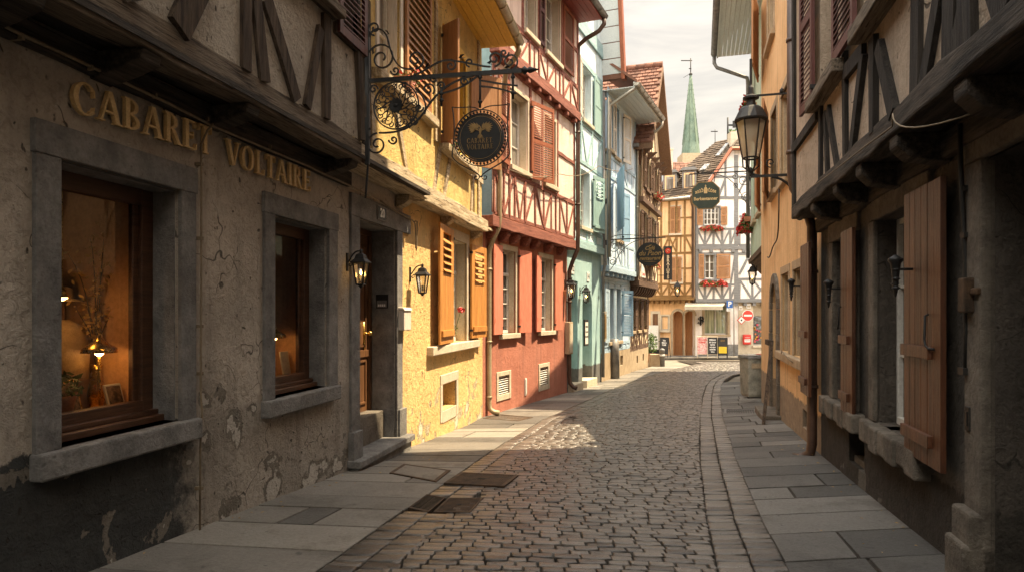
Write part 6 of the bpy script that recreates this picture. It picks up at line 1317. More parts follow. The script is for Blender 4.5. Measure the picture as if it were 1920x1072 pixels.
far_house(1225, 1285, 385, 338, 52, 'distant house with pale walls and low roof beyond the apricot house', 'tile_dark', 'far_white', 1262)
# ================================================================== RIGHT: DARK HOUSE
f = R1; L = f.L
DH = root('dark_house', 'dark grey-brown house with charred beams, jettied storey and brown board shutters', 'house', R1, 4.0, ZB)
holes = []; J = .30
Uw = f.U
def rwin(p0, p1, pf0, z0, z1, cols, rows, pj=None):
    a, c = Uw(p0), Uw(p1); holes.append((a, c, z0, z1, 'rect', .32))
    return a, c
# windows (outer stone surround, deep reveal, white casement)
for p0, p1, z0, z1, cols, sil in ((1566, 1604, -.95, .78, 1, (1553, 1622)), (1645, 1732, -.95, .80, 2, (1631, 1746))):
    a, c = Uw(p0), Uw(p1)
    W = window(DH, a, c, z0, z1, 0, .15, 'grey_frame' if cols == 1 else 'white_frame', cols, 3, 'pane', None, holes, None, None, fw=.05)
    s = MB(); s.box(a - .16, a, -.035, .03, z0, z1); s.box(c, c + .16, -.035, .03, z0, z1); s.box(a - .19, c + .2, -.04, .03, z1, z1 + .22); part('surround', s, m['stone_dark'], W, bevel=.014)
    s = MB(); u0, u1 = Uw(sil[0]), Uw(sil[1]); n = 7
    for k in range(n):
        t0, t1 = u0 + (u1 - u0) * k / n, u0 + (u1 - u0) * (k + 1) / n; s.box(t0, t1 + .001 * (k % 2), -.11 + ru(-.02, .02), .24, z0 - .20 + ru(-.015, .02), z0 - .003 * (k % 2))
    part('sill', s, m['stone_dark'], W, bevel=.02)
def holder(T, x, z, y):     # wrought iron shutter catch shaped like a small torch
    b = MB(); b.tube([(x, y + .02, z), (x, y - .09, z)], .010, 6); b.lathe([(.006, -.19), (.014, -.15), (.02, -.08), (.028, 0), (.034, .04), (.05, .06), (.046, .075), (.006, .10)], (x, y - .10, z), 10)
    for k in range(5): b.lathe([(.01, -.014), (.03, 0), (.01, .014)], (x + .012 * (-1) ** k, y - .10, z - .13 + k * .032), 6)
    part('shutter_catch', b, m['iron'], T)
def hook(T, x, z, y, s=1): b = MB(); b.tube([(x, y, z + .16), (x, y - .02, z + .15), (x, y - .025, z), (x - .02 * s, y - .025, z - .04), (x - .07 * s, y - .02, z - .06), (x - .10 * s, y, z - .06)], .008, 6); part('hook', b, m['iron'], T)
a, c = Uw(1726), Uw(1801); s = shutter(DH, a, c, -.99, .84, -.075, 'shut_brown', 'board', label='wide brown board shutter with two battens, nearest the stone doorway')
holder(s, a + (c - a) * .27, .30, -.115); hook(s, a + (c - a) * .72, -.17, -.112, -1)
a, c = Uw(1597), Uw(1620); s = shutter(DH, a, c, -.97, .80, -.07, 'shut_brown', 'board'); holder(s, a - .02, .24, -.11); hook(s, a + .05, -.1, -.108, 1)
for p0, p1, z0, z1 in ((1592, 1621, -1.46, -1.13),):
    a, c = Uw(p0), Uw(p1); holes.append((a, c, -1.50, -1.16, 'rect', .3)); b = MB(); b.quad((a, .29, -1.5), (c, .29, -1.5), (c, .29, -1.16), (a, .29, -1.16)); V = part('cellar_opening', b, m['black'], DH); b = MB(); b.box(a, c, .05, .29, -1.52, -1.44); part('sill', b, m['stone_dark'], V)
# stone doorway on the right
a = Uw(1858); c = a + 1.15; holes.append((a, c, -2.6, .86, 'rect', .45))
b = MB(); b.box(a - .24, a, -.05, .04, -2.0, .86); b.box(c, c + .22, -.05, .04, -2.0, .86); b.box(a - .25, c + .23, -.055, .04, .86, 1.12); b.box(a - .26, a - .002, -.11, .04, -2.2, -1.12); b.box(a - .28, a - .0, -.14, .04, -2.2, -1.30); S_ = part('door_surround', b, m['stone_dark'], DH, bevel=.02)
b = MB(); b.box(a, c, .40, .46, -2.0, .86); b.box(a + .1, c - .1, .385, .401, -1.3, -.5); b.box(a + .1, c - .1, .385, .401, -.3, .6); part('door', b, m['brown_frame'], DH)
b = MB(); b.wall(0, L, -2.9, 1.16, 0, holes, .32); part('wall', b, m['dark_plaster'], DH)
b = MB(); b.bar(-.02, 1.05, L, 1.05, .17, -.07, .03, wob=.012); part('wall_plate', b, m['darkbeam_x'], DH, bevel=.012)
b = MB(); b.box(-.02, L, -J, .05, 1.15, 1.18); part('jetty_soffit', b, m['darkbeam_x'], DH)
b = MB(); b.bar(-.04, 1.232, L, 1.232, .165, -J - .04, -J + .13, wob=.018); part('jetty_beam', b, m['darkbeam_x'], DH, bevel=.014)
for px in (1545, 1592, 1640, 1712, 1850):
    x = f.U(px, .2); b = MB(); b.xf = lambda p, x=x: Vector((x + p.y, p.x, p.z)); b.prism([(-J - .02, 1.15), (-J - .02, 1.07), (-J + .06, .99), (0, .95), (0, 1.15)], -.085, .085); part('corbel', b, m['darkbeam_x'], DH, bevel=.016)
uh = []; yw = -J; X_ = lambda px: f.U(px, J)
window(DH, X_(1538), X_(1572), 2.18, 4.0, yw, .12, 'brown_frame', 2, 3, 'pane', None, uh); window(DH, X_(1620), X_(1700), 2.18, 4.0, yw, .12, 'brown_frame', 2, 3, 'pane', None, uh)
for p0, p1, zz in ((1534, 1590, 2.06), (1623, 1718, 2.06)):
    b = MB(); b.box(X_(p0), X_(p1), yw - .13, yw + .05, zz - .03, zz + .085); part('window_sill', b, m['oldwood_x'], DH, bevel=.012)
shutter(DH, X_(1519), X_(1538), 2.12, 4.0, yw - .05, 'shut_plum', 'louver', 'R', R(-3)); shutter(DH, X_(1578), X_(1620), 2.16, 4.0, yw - .05, 'shut_plum', 'louver', label='dark red louvred shutter with grey worn stiles')
b = MB(); b.wall(0, L, 1.26, 14, yw, uh, .2); part('upper_wall', b, m['dark_upper'], DH)  # upper part is out of view, made tall to shade the left wall
def q(px, py): return X_(px), f.H(px, py, J)
T_ = []
for (p0, y0, p1, y1, w) in ((1542, 330, 1542, 190, .10), (1556, 318, 1551, 210, .08), (1574, 300, 1556, 205, .09), (1590, 285, 1588, 100, .10), (1602, 275, 1625, 100, .10), (1644, 240, 1643, 70, .11), (1684, 207, 1655, 85, .13), (1724, 178, 1724, -20, .13), (1737, 165, 1768, -10, .12), (1822, 100, 1822, -60, .15), (1895, 40, 1870, -60, .15)):
    a, c = q(p0, y0), q(p1, y1); T_.append((a[0], 1.28 if p0 not in (1588,) else a[1], c[0], c[1], w))
T_ += [(X_(1590), 2.0, X_(1625), 1.98, .11), (0, 2.0, X_(1536), 2.0, .1), (X_(1718), 2.3, L, 2.3, .13), (0, 4.2, L, 4.2, .18), (.05, 1.25, .05, 9, .14)]
for k in range(6): x = 5 + k * 1.1; T_ += [(x, 1.26, x, 4.2, .15), (x + .1, 1.3, x + .7, 2.3, .13)]
timber_part(DH, T_, 'darkbeam_z', yw, proud=.03, wob=.014)
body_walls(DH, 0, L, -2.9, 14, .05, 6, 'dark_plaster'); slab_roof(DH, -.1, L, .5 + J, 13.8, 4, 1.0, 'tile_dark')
b = MB(); b.prism([(-.1, 13.9), (6, 13.9), (4.0, 15.5), (1.2, 15.5)], yw - .2, 6); part('shade_gable', b, m['dark_upper'], DH)  # unseen gable added on top, extends the shade across the street
# cables
b = MB(); b.tube([(X_(p), yw - .08, f.H(p, y_, J + .08)) for p, y_ in ((1530, 342), (1580, 305), (1640, 258), (1700, 214))] + bez((X_(1704), yw - .09, f.H(1704, 212, J)), (X_(1715), yw - .12, f.H(1715, 245, J)), (X_(1760), yw - .10, f.H(1760, 255, J)), (X_(1812), -.1, f.H(1812, 190, J)), 10), .005, 6)
single('slack_cable', b, m['cable'], R1, X_(1704), 1.2, 'pale slack cable drooping across the charred beam of the dark house', 'cable', yw)
b = MB(); xx = Uw(1829); b.tube([(xx, -.08, 1.1), (xx, -.075, .8), (xx, -.05, .3), (xx + .01, -.05, -.1), (xx, -.05, -.34)], .014, 7); b.box(xx - .05, xx + .03, -.075, 0, -.36, -.32)
for z in (.72, .45): b.box(xx - .03, xx + .03, -.07, 0, z - .015, z + .015)
single('conduit', b, m['cable_black'], R1, xx, -.34, 'thin dark conduit on the dark wall between brown shutter and stone doorway', 'conduit')
b = MB(); xx = Uw(1837); b.box(xx - .04, xx + .06, -.10, 0, .0, .2); b.box(xx + .061, xx + .14, -.075, -.04, .10, .14); single('iron_hinge', b, m['rust'], R1, xx, .1, 'rusty old iron hinge block set in the stone door jamb', 'hinge', bevel=.01)
t = root('junction_box', 'small pale wall socket box behind the wide brown shutter', 'socket box', R1, f.U(1816, .05), -.62); b = MB(); b.box(f.U(1812, .05), f.U(1820, .05), -.06, 0, -.68, -.54); part('case', b, m['cast'], t, bevel=.004); b = MB(); b.box(f.U(1814, .05), f.U(1818, .05), -.066, -.061, -.65, -.57); part('socket_face', b, m['signblack'], t)
# ================================================================== RIGHT: ORANGE HOUSE
f = R2; L = f.L
RO = root('orange_house', 'tall orange plaster house with brown louvred shutters and arched stone door', 'house', R2, L / 2, ZB)
holes = []; U = f.U
for p0, p1 in ((1467, 1480), (1489, 1506), (1515, 1529)):
    a, c = U(p0), U(p1); window(RO, a, c, -.66, .66, 0, .14, 'grey_frame', 1, 1, 'pane_pale', None, holes, 'stone_tan', None, sw=.12)
s = MB(); a, c = U(1463), U(1529)
for k in range(4): s.box(a + (c - a) * k / 4 + .004, a + (c - a) * (k + 1) / 4 - .004, -.10 + ru(-.01, .01), .1, -.80, -.665)
part('window_sill', s, m['stone_tan'], RO, bevel=.015)
a, c = U(1448.5), U(1460); holes.append((a, c, -2.6, .55, 'arch', .35)); r0 = (c - a) / 2; cx = (a + c) / 2; zc = .55 - r0
d = MB(); d.box(a, c, .30, .34, -2, .55); part('door', d, m['brown_frame'], RO)
b = MB(); pts = [(cx + r0 * cos(k * pi / 12), zc + r0 * sin(k * pi / 12)) for k in range(13)]; pt2 = [(cx + (r0 + .19) * cos(k * pi / 12), zc + (r0 + .19) * sin(k * pi / 12)) for k in range(13)]
for k in range(12): b.prism([pts[k], pt2[k], pt2[k + 1], pts[k + 1]], -.05 - .003 * (k % 2), .02)
z0 = -2.2
for k in range(5): h_ = (zc - z0) / 5; b.box(a - .19, a, -.05 - .004 * (k % 2), .02, z0 + k * h_, z0 + (k + 1) * h_ - .006); b.box(c, c + .19, -.05 - .004 * (k % 2), .02, z0 + k * h_, z0 + (k + 1) * h_ - .006)
part('arch_surround', b, m['stone_dark'], RO, bevel=.012); b = MB(); b.box(a - .1, c + .35, -.32, .3, -2.3, -1.83); part('doorstep', b, m['stone_dark'], RO, bevel=.015)
va, vc = U(1505), U(1514); holes.append((va, vc, -1.62, -1.36, 'rect', .2)); b = MB(); b.quad((va, .19, -1.62), (vc, .19, -1.62), (vc, .19, -1.36), (va, .19, -1.36)); part('cellar_opening', b, m['black'], RO)
uw = [(1486, 1504, 2.25, 3.8), (1465, 1478, 2.25, 3.78), (1447.5, 1457, 2.3, 3.85)]
for p0, p1, z0, z1 in uw: window(RO, U(p0), U(p1), z0, z1, 0, .16, 'grey_frame', 2, 3, 'pane_pale', None, holes, 'stone_tan', 'stone_tan', sw=.13)
for p0, p1 in ((1447, 1460), (1431.5, 1441)): shutter(RO, U(p0), U(p1), 2.22, 3.92, -.06, 'shut_tan', 'louver', 'L', R(10))
window(RO, U(1440), U(1452), 5.4, 6.7, 0, .16, 'grey_frame', 2, 3, 'pane_pale', None, holes, 'stone_tan', 'stone_tan', sw=.1); shutter(RO, U(1428), U(1440), 5.2, 6.9, -.06, 'shut_tan', 'louver', 'L', R(10))
b = MB(); uf = lambda y: (15.5 - y) / 7.2 * L
b.wall(0, L, -2.9, 4.2, 0, holes, .3); b.wall(0, uf(13), 4.2, 6.95, 0, holes, .3)
b.poly([(uf(13), 0, 4.2), (L, 0, 4.2), (L, 0, 13.2), (uf(9.45), 0, 10.9), (uf(9.6), 0, 4.38), (uf(13), 0, 5.95)]); part('wall', b, m['ochre'], RO)
b = MB(); tp = [(L, 13.2), (uf(9.45), 10.9), (uf(9.6), 4.38), (uf(13), 5.95), (uf(13), 6.95), (0, 6.95)]  # roofline above the view, shaped with a notch that lets the sun through
for (xa, za), (xb, zb_) in zip(tp, tp[1:]): b.quad((xa, 0, za), (xb, 0, zb_), (xb, 5, zb_), (xa, 5, za))
b.quad((L, .02, -2), (L, 5, -2), (L, 5, 13), (L, .02, 13)); part('roof', b, m['tile'], RO)
px = L - .16
pipe(RO, [(px, -.32, 6.5), (px, -.32, 1.75), (px + .02, -.30, 1.55), (px + .10, -.16, 1.25), (px + .14, -.11, 1.05), (px + .14, -.11, -1.6), (px + .14, -.13, -1.72), (px + .12, -.22, -1.78), (px + .10, -.32, -1.79)], .06, 'pipe_brown', rings=[(px, -.32, 2.0), (px, -.32, 3.4), (px + .14, -.11, .5), (px + .14, -.11, -.9), (px, -.32, 4.6)])
s = shutter(RO, U(1531), U(1549), -1.0, .84, -.16, 'shut_brown', 'board', label='narrow brown board shutter beside the brown downpipe'); holder(s, U(1531), .34, -.2)
b = MB(); b.tube(bez((U(1470), -.08, 2.12), (U(1472), -.1, 1.5), (U(1468), -.07, 1.3), (U(1460), -.05, 1.28), 10) + bez((U(1460), -.05, 1.28), (U(1452), -.06, 1.26), (U(1450), -.05, 1.0), (U(1444), -.05, 1.12), 10)[1:], .012, 6); single('loose_wire', b, m['cable_black'], R2, U(1460), 1.2, 'loose black wire hanging below the orange wall sills', 'cable', -.05)
b = MB(); a = U(1480); b.tube([(a, -.12, -.66), (a + .35, -.16, -.60), (a + .9, -.12, -.70), (a + 1.2, -.11, -.72)], .008, 5); single('thin_cable', b, m['cable'], R2, a, -.66, 'thin pale cable lying along the orange house window sill', 'cable', -.12)
# big street lantern
u0 = U(1505); out = .70; zb = 2.24; ly = -out
t = root('street_lantern', 'large black hexagonal street lantern on a scrolled arm from the orange house', 'street lamp', R2, u0, zb, 0)
hx = u0
b = MB(); b.box(hx - .03, hx + .03, -.02, 0, 1.75, 2.1); b.box(hx - .02, hx + .02, ly, 0, 1.955, 1.99)
b.tube([(hx, p, q_) for p, q_ in bez((-.02, 1.40), (-.05, 1.75), (-.25, 1.95), (-.42, 1.95), 12)], .018, 6); b.tube([(hx, p, q_) for p, q_ in spiral(-.03, 1.36, .06, 1.1, pi / 2, 1, 12)], .012, 5)
b.tube([(hx, p, q_) for p, q_ in bez((ly, 2.10), (ly - .02, 1.98), (ly + .12, 1.97), (ly + .25, 1.975), 10)], .018, 6); b.tube([(hx, p, q_) for p, q_ in spiral(ly + .27, 2.16, .07, 1.2, -pi / 2, -1, 14)], .01, 5)
b.box(hx - .014, hx + .014, ly, -.02, 3.13, 3.155); b.box(hx - .02, hx + .02, -.04, 0, 2.92, 3.2); b.tube([(hx, p, q_) for p, q_ in bez((-.02, 2.95), (-.05, 3.05), (-.1, 3.12), (-.2, 3.14), 8)], .012, 5); b.lathe([(.004, -.05), (.03, -.02), (.03, .02), (.004, .05)], (hx, -.28, 3.18), 8); part('bracket', b, m['iron'], t)
wb_, wt_, hh = .115, .208, .54
c = MB()
for k in range(6):
    a0, a1 = pi / 6 + k * pi / 3, pi / 6 + (k + 1) * pi / 3
    P_ = lambda r_, a_, z_: (hx + r_ * cos(a_), ly + r_ * sin(a_), z_)
    c.tube([P_(wb_, a0, zb), P_(wt_, a0, zb + hh)], .011, 4); c.tube([P_(wb_, a0, zb), P_(wb_, a1, zb)], .014, 4); c.tube([P_(wt_, a0, zb + hh), P_(wt_, a1, zb + hh)], .014, 4)
    c.tube([P_(wb_, a0, zb), P_(wb_ * .95, a0, zb - .12), P_(.03, a0, zb - .19)], .011, 4)
c.lathe([(.03, 0), (.045, .03), (.02, .06)], (hx, ly, 2.03), 8); c.tube([(hx, ly, 1.97), (hx, ly, 2.05)], .02, 6); part('cage', c, m['iron'], t)
gb = MB(); gb.lathe([(wb_ * .97, .003), (wt_ * .97, hh - .003)], (hx, ly, zb), 6, pi / 6, False); gb.f = gb.f[1:-1]; gb.sm = gb.sm[1:-1]; part('glass', gb, m['paleglass'], t)
r_ = MB(); r_.lathe([(wt_ * 1.12, hh), (wt_ * 1.14, hh + .02), (wt_ * .78, hh + .17), (wt_ * .62, hh + .20), (wt_ * .34, hh + .22), (wt_ * .30, hh + .30), (wt_ * .55, hh + .32), (wt_ * .55, hh + .345), (wt_ * .22, hh + .38), (wt_ * .18, hh + .48), (.02, hh + .52), (.02, hh + .90)], (hx, ly, zb), 12, pi / 12, False); part('lamp_roof', r_, m['iron'], t)
b = MB(); b.lathe([(.02, 0), (.05, -.05), (.11, -.12), (.12, -.20), (.07, -.28), (.004, -.30)], (hx, ly, zb + hh - .01), 16); part('bulb', b, m['white_frame'], t, smooth=True)
# ================================================================== RIGHT: SAGE HOUSE
f = R3; L = f.L
SG = root('sage_house', 'pale sage green house with deep boarded eave and flower pots at its upper windows', 'house', R3, L / 2, ZB)
holes = []
window(SG, 1.2, 2.0, 2.5, 4.0, 0, .12, 'grey_frame', 2, 3, 'pane', None, holes, 'sage', 'stone_tan'); window(SG, 2.8, 3.6, 2.5, 4.0, 0, .12, 'grey_frame', 2, 3, 'pane', None, holes, 'sage', 'stone_tan'); window(SG, 1.4, 2.2, 5.5, 6.9, 0, .12, 'grey_frame', 2, 3, 'pane', None, holes, 'sage', 'stone_tan')
b = MB(); b.wall(0, L + .02, 1.55, 7.75, 0, holes, .25); part('upper_wall', b, m['sage'], SG)
b = MB(); b.xf = None; b.hexa([(0, -.06, 1.42), (L, -.06, 1.42), (L, .38, 1.42), (0, .38, 1.42), (0, -.08, 1.55), (L, -.08, 1.55), (L, .38, 1.55), (0, .38, 1.55)]); b.hexa([(0, .28, 1.12), (L, .28, 1.12), (L, .4, 1.12), (0, .4, 1.12), (0, .0, 1.418), (L, .0, 1.418), (L, .4, 1.418), (0, .4, 1.418)]); part('jetty_cornice', b, m['brownwood'], SG, bevel=.012)
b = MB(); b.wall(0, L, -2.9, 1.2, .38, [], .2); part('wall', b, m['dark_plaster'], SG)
b = MB()
for x in (.2, 1.2, 2.6, L - .25): b.box(x - .07, x + .07, .30, .40, -2.2, 1.15)
part('post', b, m['brownwood'], SG, bevel=.01)
body_walls(SG, 0, L, -2.9, 7.7, .4, 6, 'sage'); b = MB(); b.quad((0, 0, 1.55), (0, .4, 1.55), (0, .4, 7.7), (0, 0, 7.7)); part('side_wall', b, m['sage'], SG)
soffit(SG, -.05, L + .1, .92, 7.62, 'soffit_blue', pitch=.12); gutter(SG, -.1, L + .15, -1.03, 7.72, .085, 'zinc_dark'); slab_roof(SG, -.05, L + .1, .95, 7.75, 4, 1.0, 'tile')
pipe(SG, [(-.05, -1.03, 7.64), (-.05, -1.03, 7.45), (-.03, -.95, 7.3), (0, -.3, 7.0), (.02, -.1, 6.9), (.02, -.08, 6.7), (.02, -.08, 1.6)], .055, 'zinc_dark', rings=[(.02, -.08, 5)])
flower_box(R3, .55, 5.95, -.12, .7, 'tall trailing red flowers on the sage wall above the street lantern', 'pots on the sage house', .5, 'petal', 1.6, size=.06)
flower_box(R3, .7, 2.55, -.14, .75, 'full red geranium pot on the sage wall below the green octagonal sign', 'pots on the sage house', .35, 'petal', 2.2, size=.06)
lantern(R3, .9, .82, .1, .12, .34, 'lit brass lantern tucked under the jetty of the sage house', True)
# octagonal sign on its scrolled bracket
sx_ = .05
small_bracket(R3, sx_, 0, 4.15, 1.75, 1.05, 'black iron bracket with big scrolls on the corner of the sage house', None, None)
co, czo, hw = 1.28, (586 - 366) * 20.3 / 1280, .405
t = root('octagonal_sign', 'dark green octagonal hanging sign with gold emblem and gold gothic lettering', 'sign', R3, sx_, 4.1, -co)
SO = lambda a, c_, d=0: Vector((sx_ + d, -co + a, czo + c_))
k8 = [(hw, hw * .52), (hw * .52, hw), (-hw * .52, hw), (-hw, hw * .52), (-hw, -hw * .52), (-hw * .52, -hw), (hw * .52, -hw), (hw, -hw * .52)]
b = MB(); b.xf = lambda p: SO(p.x, p.z, p.y); b.prism(k8, -.025, .025); part('rim', b, m['gilt'], t)
b = MB(); b.xf = lambda p: SO(p.x, p.z, p.y); b.prism([(a * .94, c_ * .94) for a, c_ in k8], .0255, .03); b.prism([(a * .94, c_ * .94) for a, c_ in k8], -.03, -.0255); part('face', b, m['signgreen'], t)
text_part('Berkentanner', .135, lambda X, Y, Z: SO(X * .92, -.10 + Y, .0315 + Z), 'gold', t, bold=.004)
b = MB(); b.xf = lambda p: SO(p.x, p.z, .032 - p.y)
b.prism([(-.045, .06), (.045, .06), (.06, .17), (.03, .24), (-.03, .24), (-.06, .17)], -.006, 0); feather(0, .22, 0, .32, .02); 
for sg in (-1, 1):
    for k in range(4): feather(sg * (.07 + k * .055), .15 - k * .01, sg * (.13 + k * .06), .22 - k * .035, .02); feather(sg * (.07 + k * .055), .15 - k * .01, sg * (.12 + k * .06), .09 - k * .012, .018)
part('emblem', b, m['gold'], t)
b = MB(); b.tube([SO(-.25, hw * .98), SO(-.25, 4.14 - czo)], .012, 5); part('hanger', b, m['iron'], t); b = MB(); b.tube([SO(.25, hw * .98), SO(.25, 4.14 - czo)], .012, 5); part('hanger', b, m['iron'], t)
# hidden house added behind the sage house to shade the road at the bend
F6 = Fac(10.3, 27.4, 7.95, 20.6); BE = root('added_shade_house', 'added ochre house hidden behind the sage house, shading the road at the bend', 'house', F6, 3.5, ZB)
b = MB(); b.wall(0, F6.L, -3, 7.6, 0, [], .2); part('wall', b, m['ochre'], BE); body_walls(BE, 0, F6.L, -3, 7.6, .02, 6, 'ochre'); slab_roof(BE, 0, F6.L, .05, 7.6, 4, 1, 'tile')
# bin, plank and litter
Y = 16.3; cx = (1412 - 960) / 1280 * Y; F = Fac(cx, Y, cx + 1, Y + .12); zb = g(cx, Y) + .03
t = root('wheelie_bin', 'scuffed grey-green metal bin with papers on its lid', 'bin', F, 0, zb)
b = MB(); b.hexa([(-.215, -.2, zb + .06), (.215, -.2, zb + .06), (.215, .22, zb + .06), (-.215, .22, zb + .06), (-.235, -.22, zb + .93), (.235, -.22, zb + .93), (.235, .24, zb + .93), (-.235, .24, zb + .93)]); b.box(-.2, .2, -.18, .2, zb + .02, zb + .062); part('body', b, m['bin'], t, bevel=.012)
b = MB(); b.hexa([(-.26, -.25, zb + .93), (.26, -.25, zb + .93), (.26, .27, zb + .93), (-.26, .27, zb + .93), (-.25, -.24, zb + .985), (.25, -.24, zb + .985), (.25, .27, zb + 1.0), (-.25, .27, zb + 1.0)]); part('lid', b, m['zinc_dark'], t, bevel=.01)
for x in (-.17, .17): b = MB(); b.lathe([(.03, -.02), (.045, -.015), (.045, .015), (.03, .02)], (0, 0, 0), 12); b.v = [(x + v[2], -.1 + v[0], zb + .03 + v[1]) for v in b.v]; part('wheel', b, m['cable_black'], t)
b = MB(); b.quad((-.15, -.226 + .005, zb + .70), (.1, -.226 + .005, zb + .70), (.1, -.2265, zb + .82), (-.15, -.2265, zb + .82)); b.v = [(v[0], -.225 - .012 * (v[2] - zb), v[2]) for v in b.v]; part('faded_sticker', b, m['stone_tan'], t)
b = MB(); b.box(-.2, .08, -.15, .1, zb + 1.0, zb + 1.02); single('folded_paper', b, m['paper'], F, 0, zb + 1.0, 'folded white paper lying on the bin lid', 'paper'); b = MB(); b.box(.05, .17, -.18, -.05, zb + 1.021, zb + 1.036); single('red_leaflet', b, m['sign_red'], F, .1, zb + 1.02, 'small red leaflet on the bin lid', 'leaflet')
p0 = R2.U(1437); b = MB(); zb = -1.97
u0, u1 = R2.U(1429, .38), R2.U(1443, .10)
b.hexa([(u0, -.40, zb), (u0 + .12, -.40, zb), (u0 + .12, -.35, zb), (u0, -.35, zb), (u1, -.09, zb + 1.45), (u1 + .12, -.09, zb + 1.45), (u1 + .12, -.04, zb + 1.45), (u1, -.04, zb + 1.45)]); b.box(u1 - .35, u1 + .14, -.15, -.095, zb + 1.36, zb + 1.46)
single('leaning_plank', b, m['oldwood_z'], R2, R2.U(1429, .38), zb, 'long brown plank leaning on the wall beside the arched stone door', 'plank', bevel=.006)

# house added behind the viewer to block sky light from the near street
F7 = Fac(6, -7.5, -8, -7.5); CE = root('added_blocker_house', 'added plain plaster house behind the viewer that darkens the near street', 'house', F7, 7, ZB)
hl = []
for k in range(4):
    for zz in (.2, 3.2): window(CE, 1.5 + k * 3.2, 2.6 + k * 3.2, zz, zz + 1.6, 0, .15, 'white_frame', 2, 3, 'pane', None, hl, 'stone_tan', 'stone_tan')
b = MB(); b.wall(0, F7.L, -3, 5.2, 0, hl, .25); part('wall', b, m['upper_plaster'], CE); slab_roof(CE, -.2, F7.L + .2, .5, 5.2, 4, .6, 'tile')
# ================================================================== GROUND, ROAD AND PAVEMENTS
def sheet(name, xs, ys, zf, mat, x_of=None):
    b = MB(); idx = {}
    for j, y in enumerate(ys):
        for i, x in enumerate(xs): xx = x_of(x, y) if x_of else x; idx[i, j] = b.pt((xx, y, zf(xx, y)))
    for j in range(len(ys) - 1):
        for i in range(len(xs) - 1): b.face([idx[i, j], idx[i + 1, j], idx[i + 1, j + 1], idx[i, j + 1]], True)
    return single(name, b, m[mat], WORLD, 0, 0, None, None, kind='structure')
single_ = single
ys = [-300, -60, -20, -12] + [-10 + k for k in range(75)] + [80, 100, 160, 400]
xs = [-400, -120, -40, -15] + [-10 + k for k in range(36)] + [32, 45, 80, 160, 400]
o = sheet('ground', xs, ys, lambda x, y: g(max(-12, min(26, x)), max(-12, y)) - .07, 'earth'); o['label'] = 'pale ground beyond the street'
ysr = [-6 + .5 * k for k in range(84)]
o = sheet('road_bed', [k / 8 for k in range(9)], ysr, lambda x, y: g(x, y) - .026, 'mortar', lambda t, y: xl(y) - .05 + (min(xr(y), 17) + .1 - xl(y)) * t if y > -20 else t)
def stone(b, p, z0, top, ins, rise):
    """one rounded stone from 4 plan corners; top z follows g"""
    cx = sum(q[0] for q in p) / 4; cy = sum(q[1] for q in p) / 4; dz = ru(-rise, rise); tx, ty = ru(-.03, .03), ru(-.03, .03)
    r = []
    for k, (f_, h_) in enumerate(((1.0, z0), (1.0, top * .45), (1 - ins * .4, top * .88), (1 - ins * 1.4, top))):
        ring = []
        for (x, y) in p:
            X, Y = cx + (x - cx) * f_, cy + (y - cy) * f_
            ring.append(b.pt((X, Y, g(X, Y) + h_ + (dz + tx * (X - cx) + ty * (Y - cy) if k else 0))))
        r.append(ring)
    for a, c in zip(r, r[1:]):
        for q in range(4): b.face([a[q], a[(q + 1) % 4], c[(q + 1) % 4], c[q]], True)
    b.face(r[-1], True)
KB = .44
iron_spots = []      # rectangles left free for ironwork: (x0,x1,y0,y1)
def gp(px, py, n=0):
    a = (px - 960) / 1280; Y = 6.0
    for _ in range(30): Y = -1280 * g(a * Y, Y) / (py - 586)
    return a * Y, Y
ir_ = {}
for nm, pts in (('drain', [(765, 955), (800, 929), (836, 935), (803, 963)]), ('plate', [(812, 963), (840, 936), (907, 936), (882, 963)]), ('hatch', [(730, 890), (757, 873), (845, 885), (818, 907)]), ('cover', [(832, 910), (864, 889), (972, 895), (946, 916)]), ('small', [(1052, 786), (1062, 781), (1083, 783), (1072, 788)]), ('wide', [(905, 786), (935, 778), (1000, 784), (972, 791)]), ('rdrain', [(1358, 777), (1358, 768), (1418, 769), (1421, 778)])):
    ir_[nm] = [gp(*q) for q in pts]
def inside(x, y, poly):
    r = False; j = len(poly) - 1
    for i in range(len(poly)):
        (xi, yi), (xj, yj) = poly[i], poly[j]
        if (yi > y) != (yj > y) and x < (xj - xi) * (y - yi) / (yj - yi) + xi: r = not r
        j = i
    return r
def blocked(x, y, e=.05):
    for nm in ('drain', 'plate', 'small'):
        pl = ir_[nm]
        cx, cy = sum(q[0] for q in pl) / 4, sum(q[1] for q in pl) / 4
        if abs(x - cx) > 1 or abs(y - cy) > 1: continue
        if inside(x, y, [(cx + (px - cx) * 1.0, cy + (py - cy) * 1.0) for px, py in pl]): return True
    return False
b = MB(); y = -3.0; gap = .0055
while y < 33.5:
    d = ru(.086, .106); y0, y1 = y + gap, y + d - gap
    a, c = xl(y) + KB, min(xr(y), 15.5) - KB; x = a - ru(0, .12)
    slope = (xl(y + 1) - xl(y) + xr(min(y + 1, 30)) - xr(min(y, 29))) / 2 * .15
    wv = .02 * sin(y * 2.1)
    while x < c:
        w = ru(.115, .205); e = min(x + w, c)
        s_ = max(x, a)
        if e - s_ > .022 and not blocked((s_ + e) / 2, y + d / 2):
            j = lambda: ru(-.005, .005)
            sh = lambda xx: -(xx - a) * .10 + .03 * sin(xx * 1.7 + y * .3) + .25
            stone(b, [(s_ + gap + j(), y0 + sh(s_) + j()), (e - gap + j(), y0 + sh(e) + j()), (e - gap + j(), y1 + sh(e) + j()), (s_ + gap + j(), y1 + sh(s_) + j())], -.045, .014, ru(.075, .13), .004)
        x = e if e >= c else x + w
    y += d
o = single('cobbled_road', b, m['cobble'], WORLD, 0, 0, None, None, kind='structure'); o['label'] = 'road of small worn granite cobbles'
b = MB()
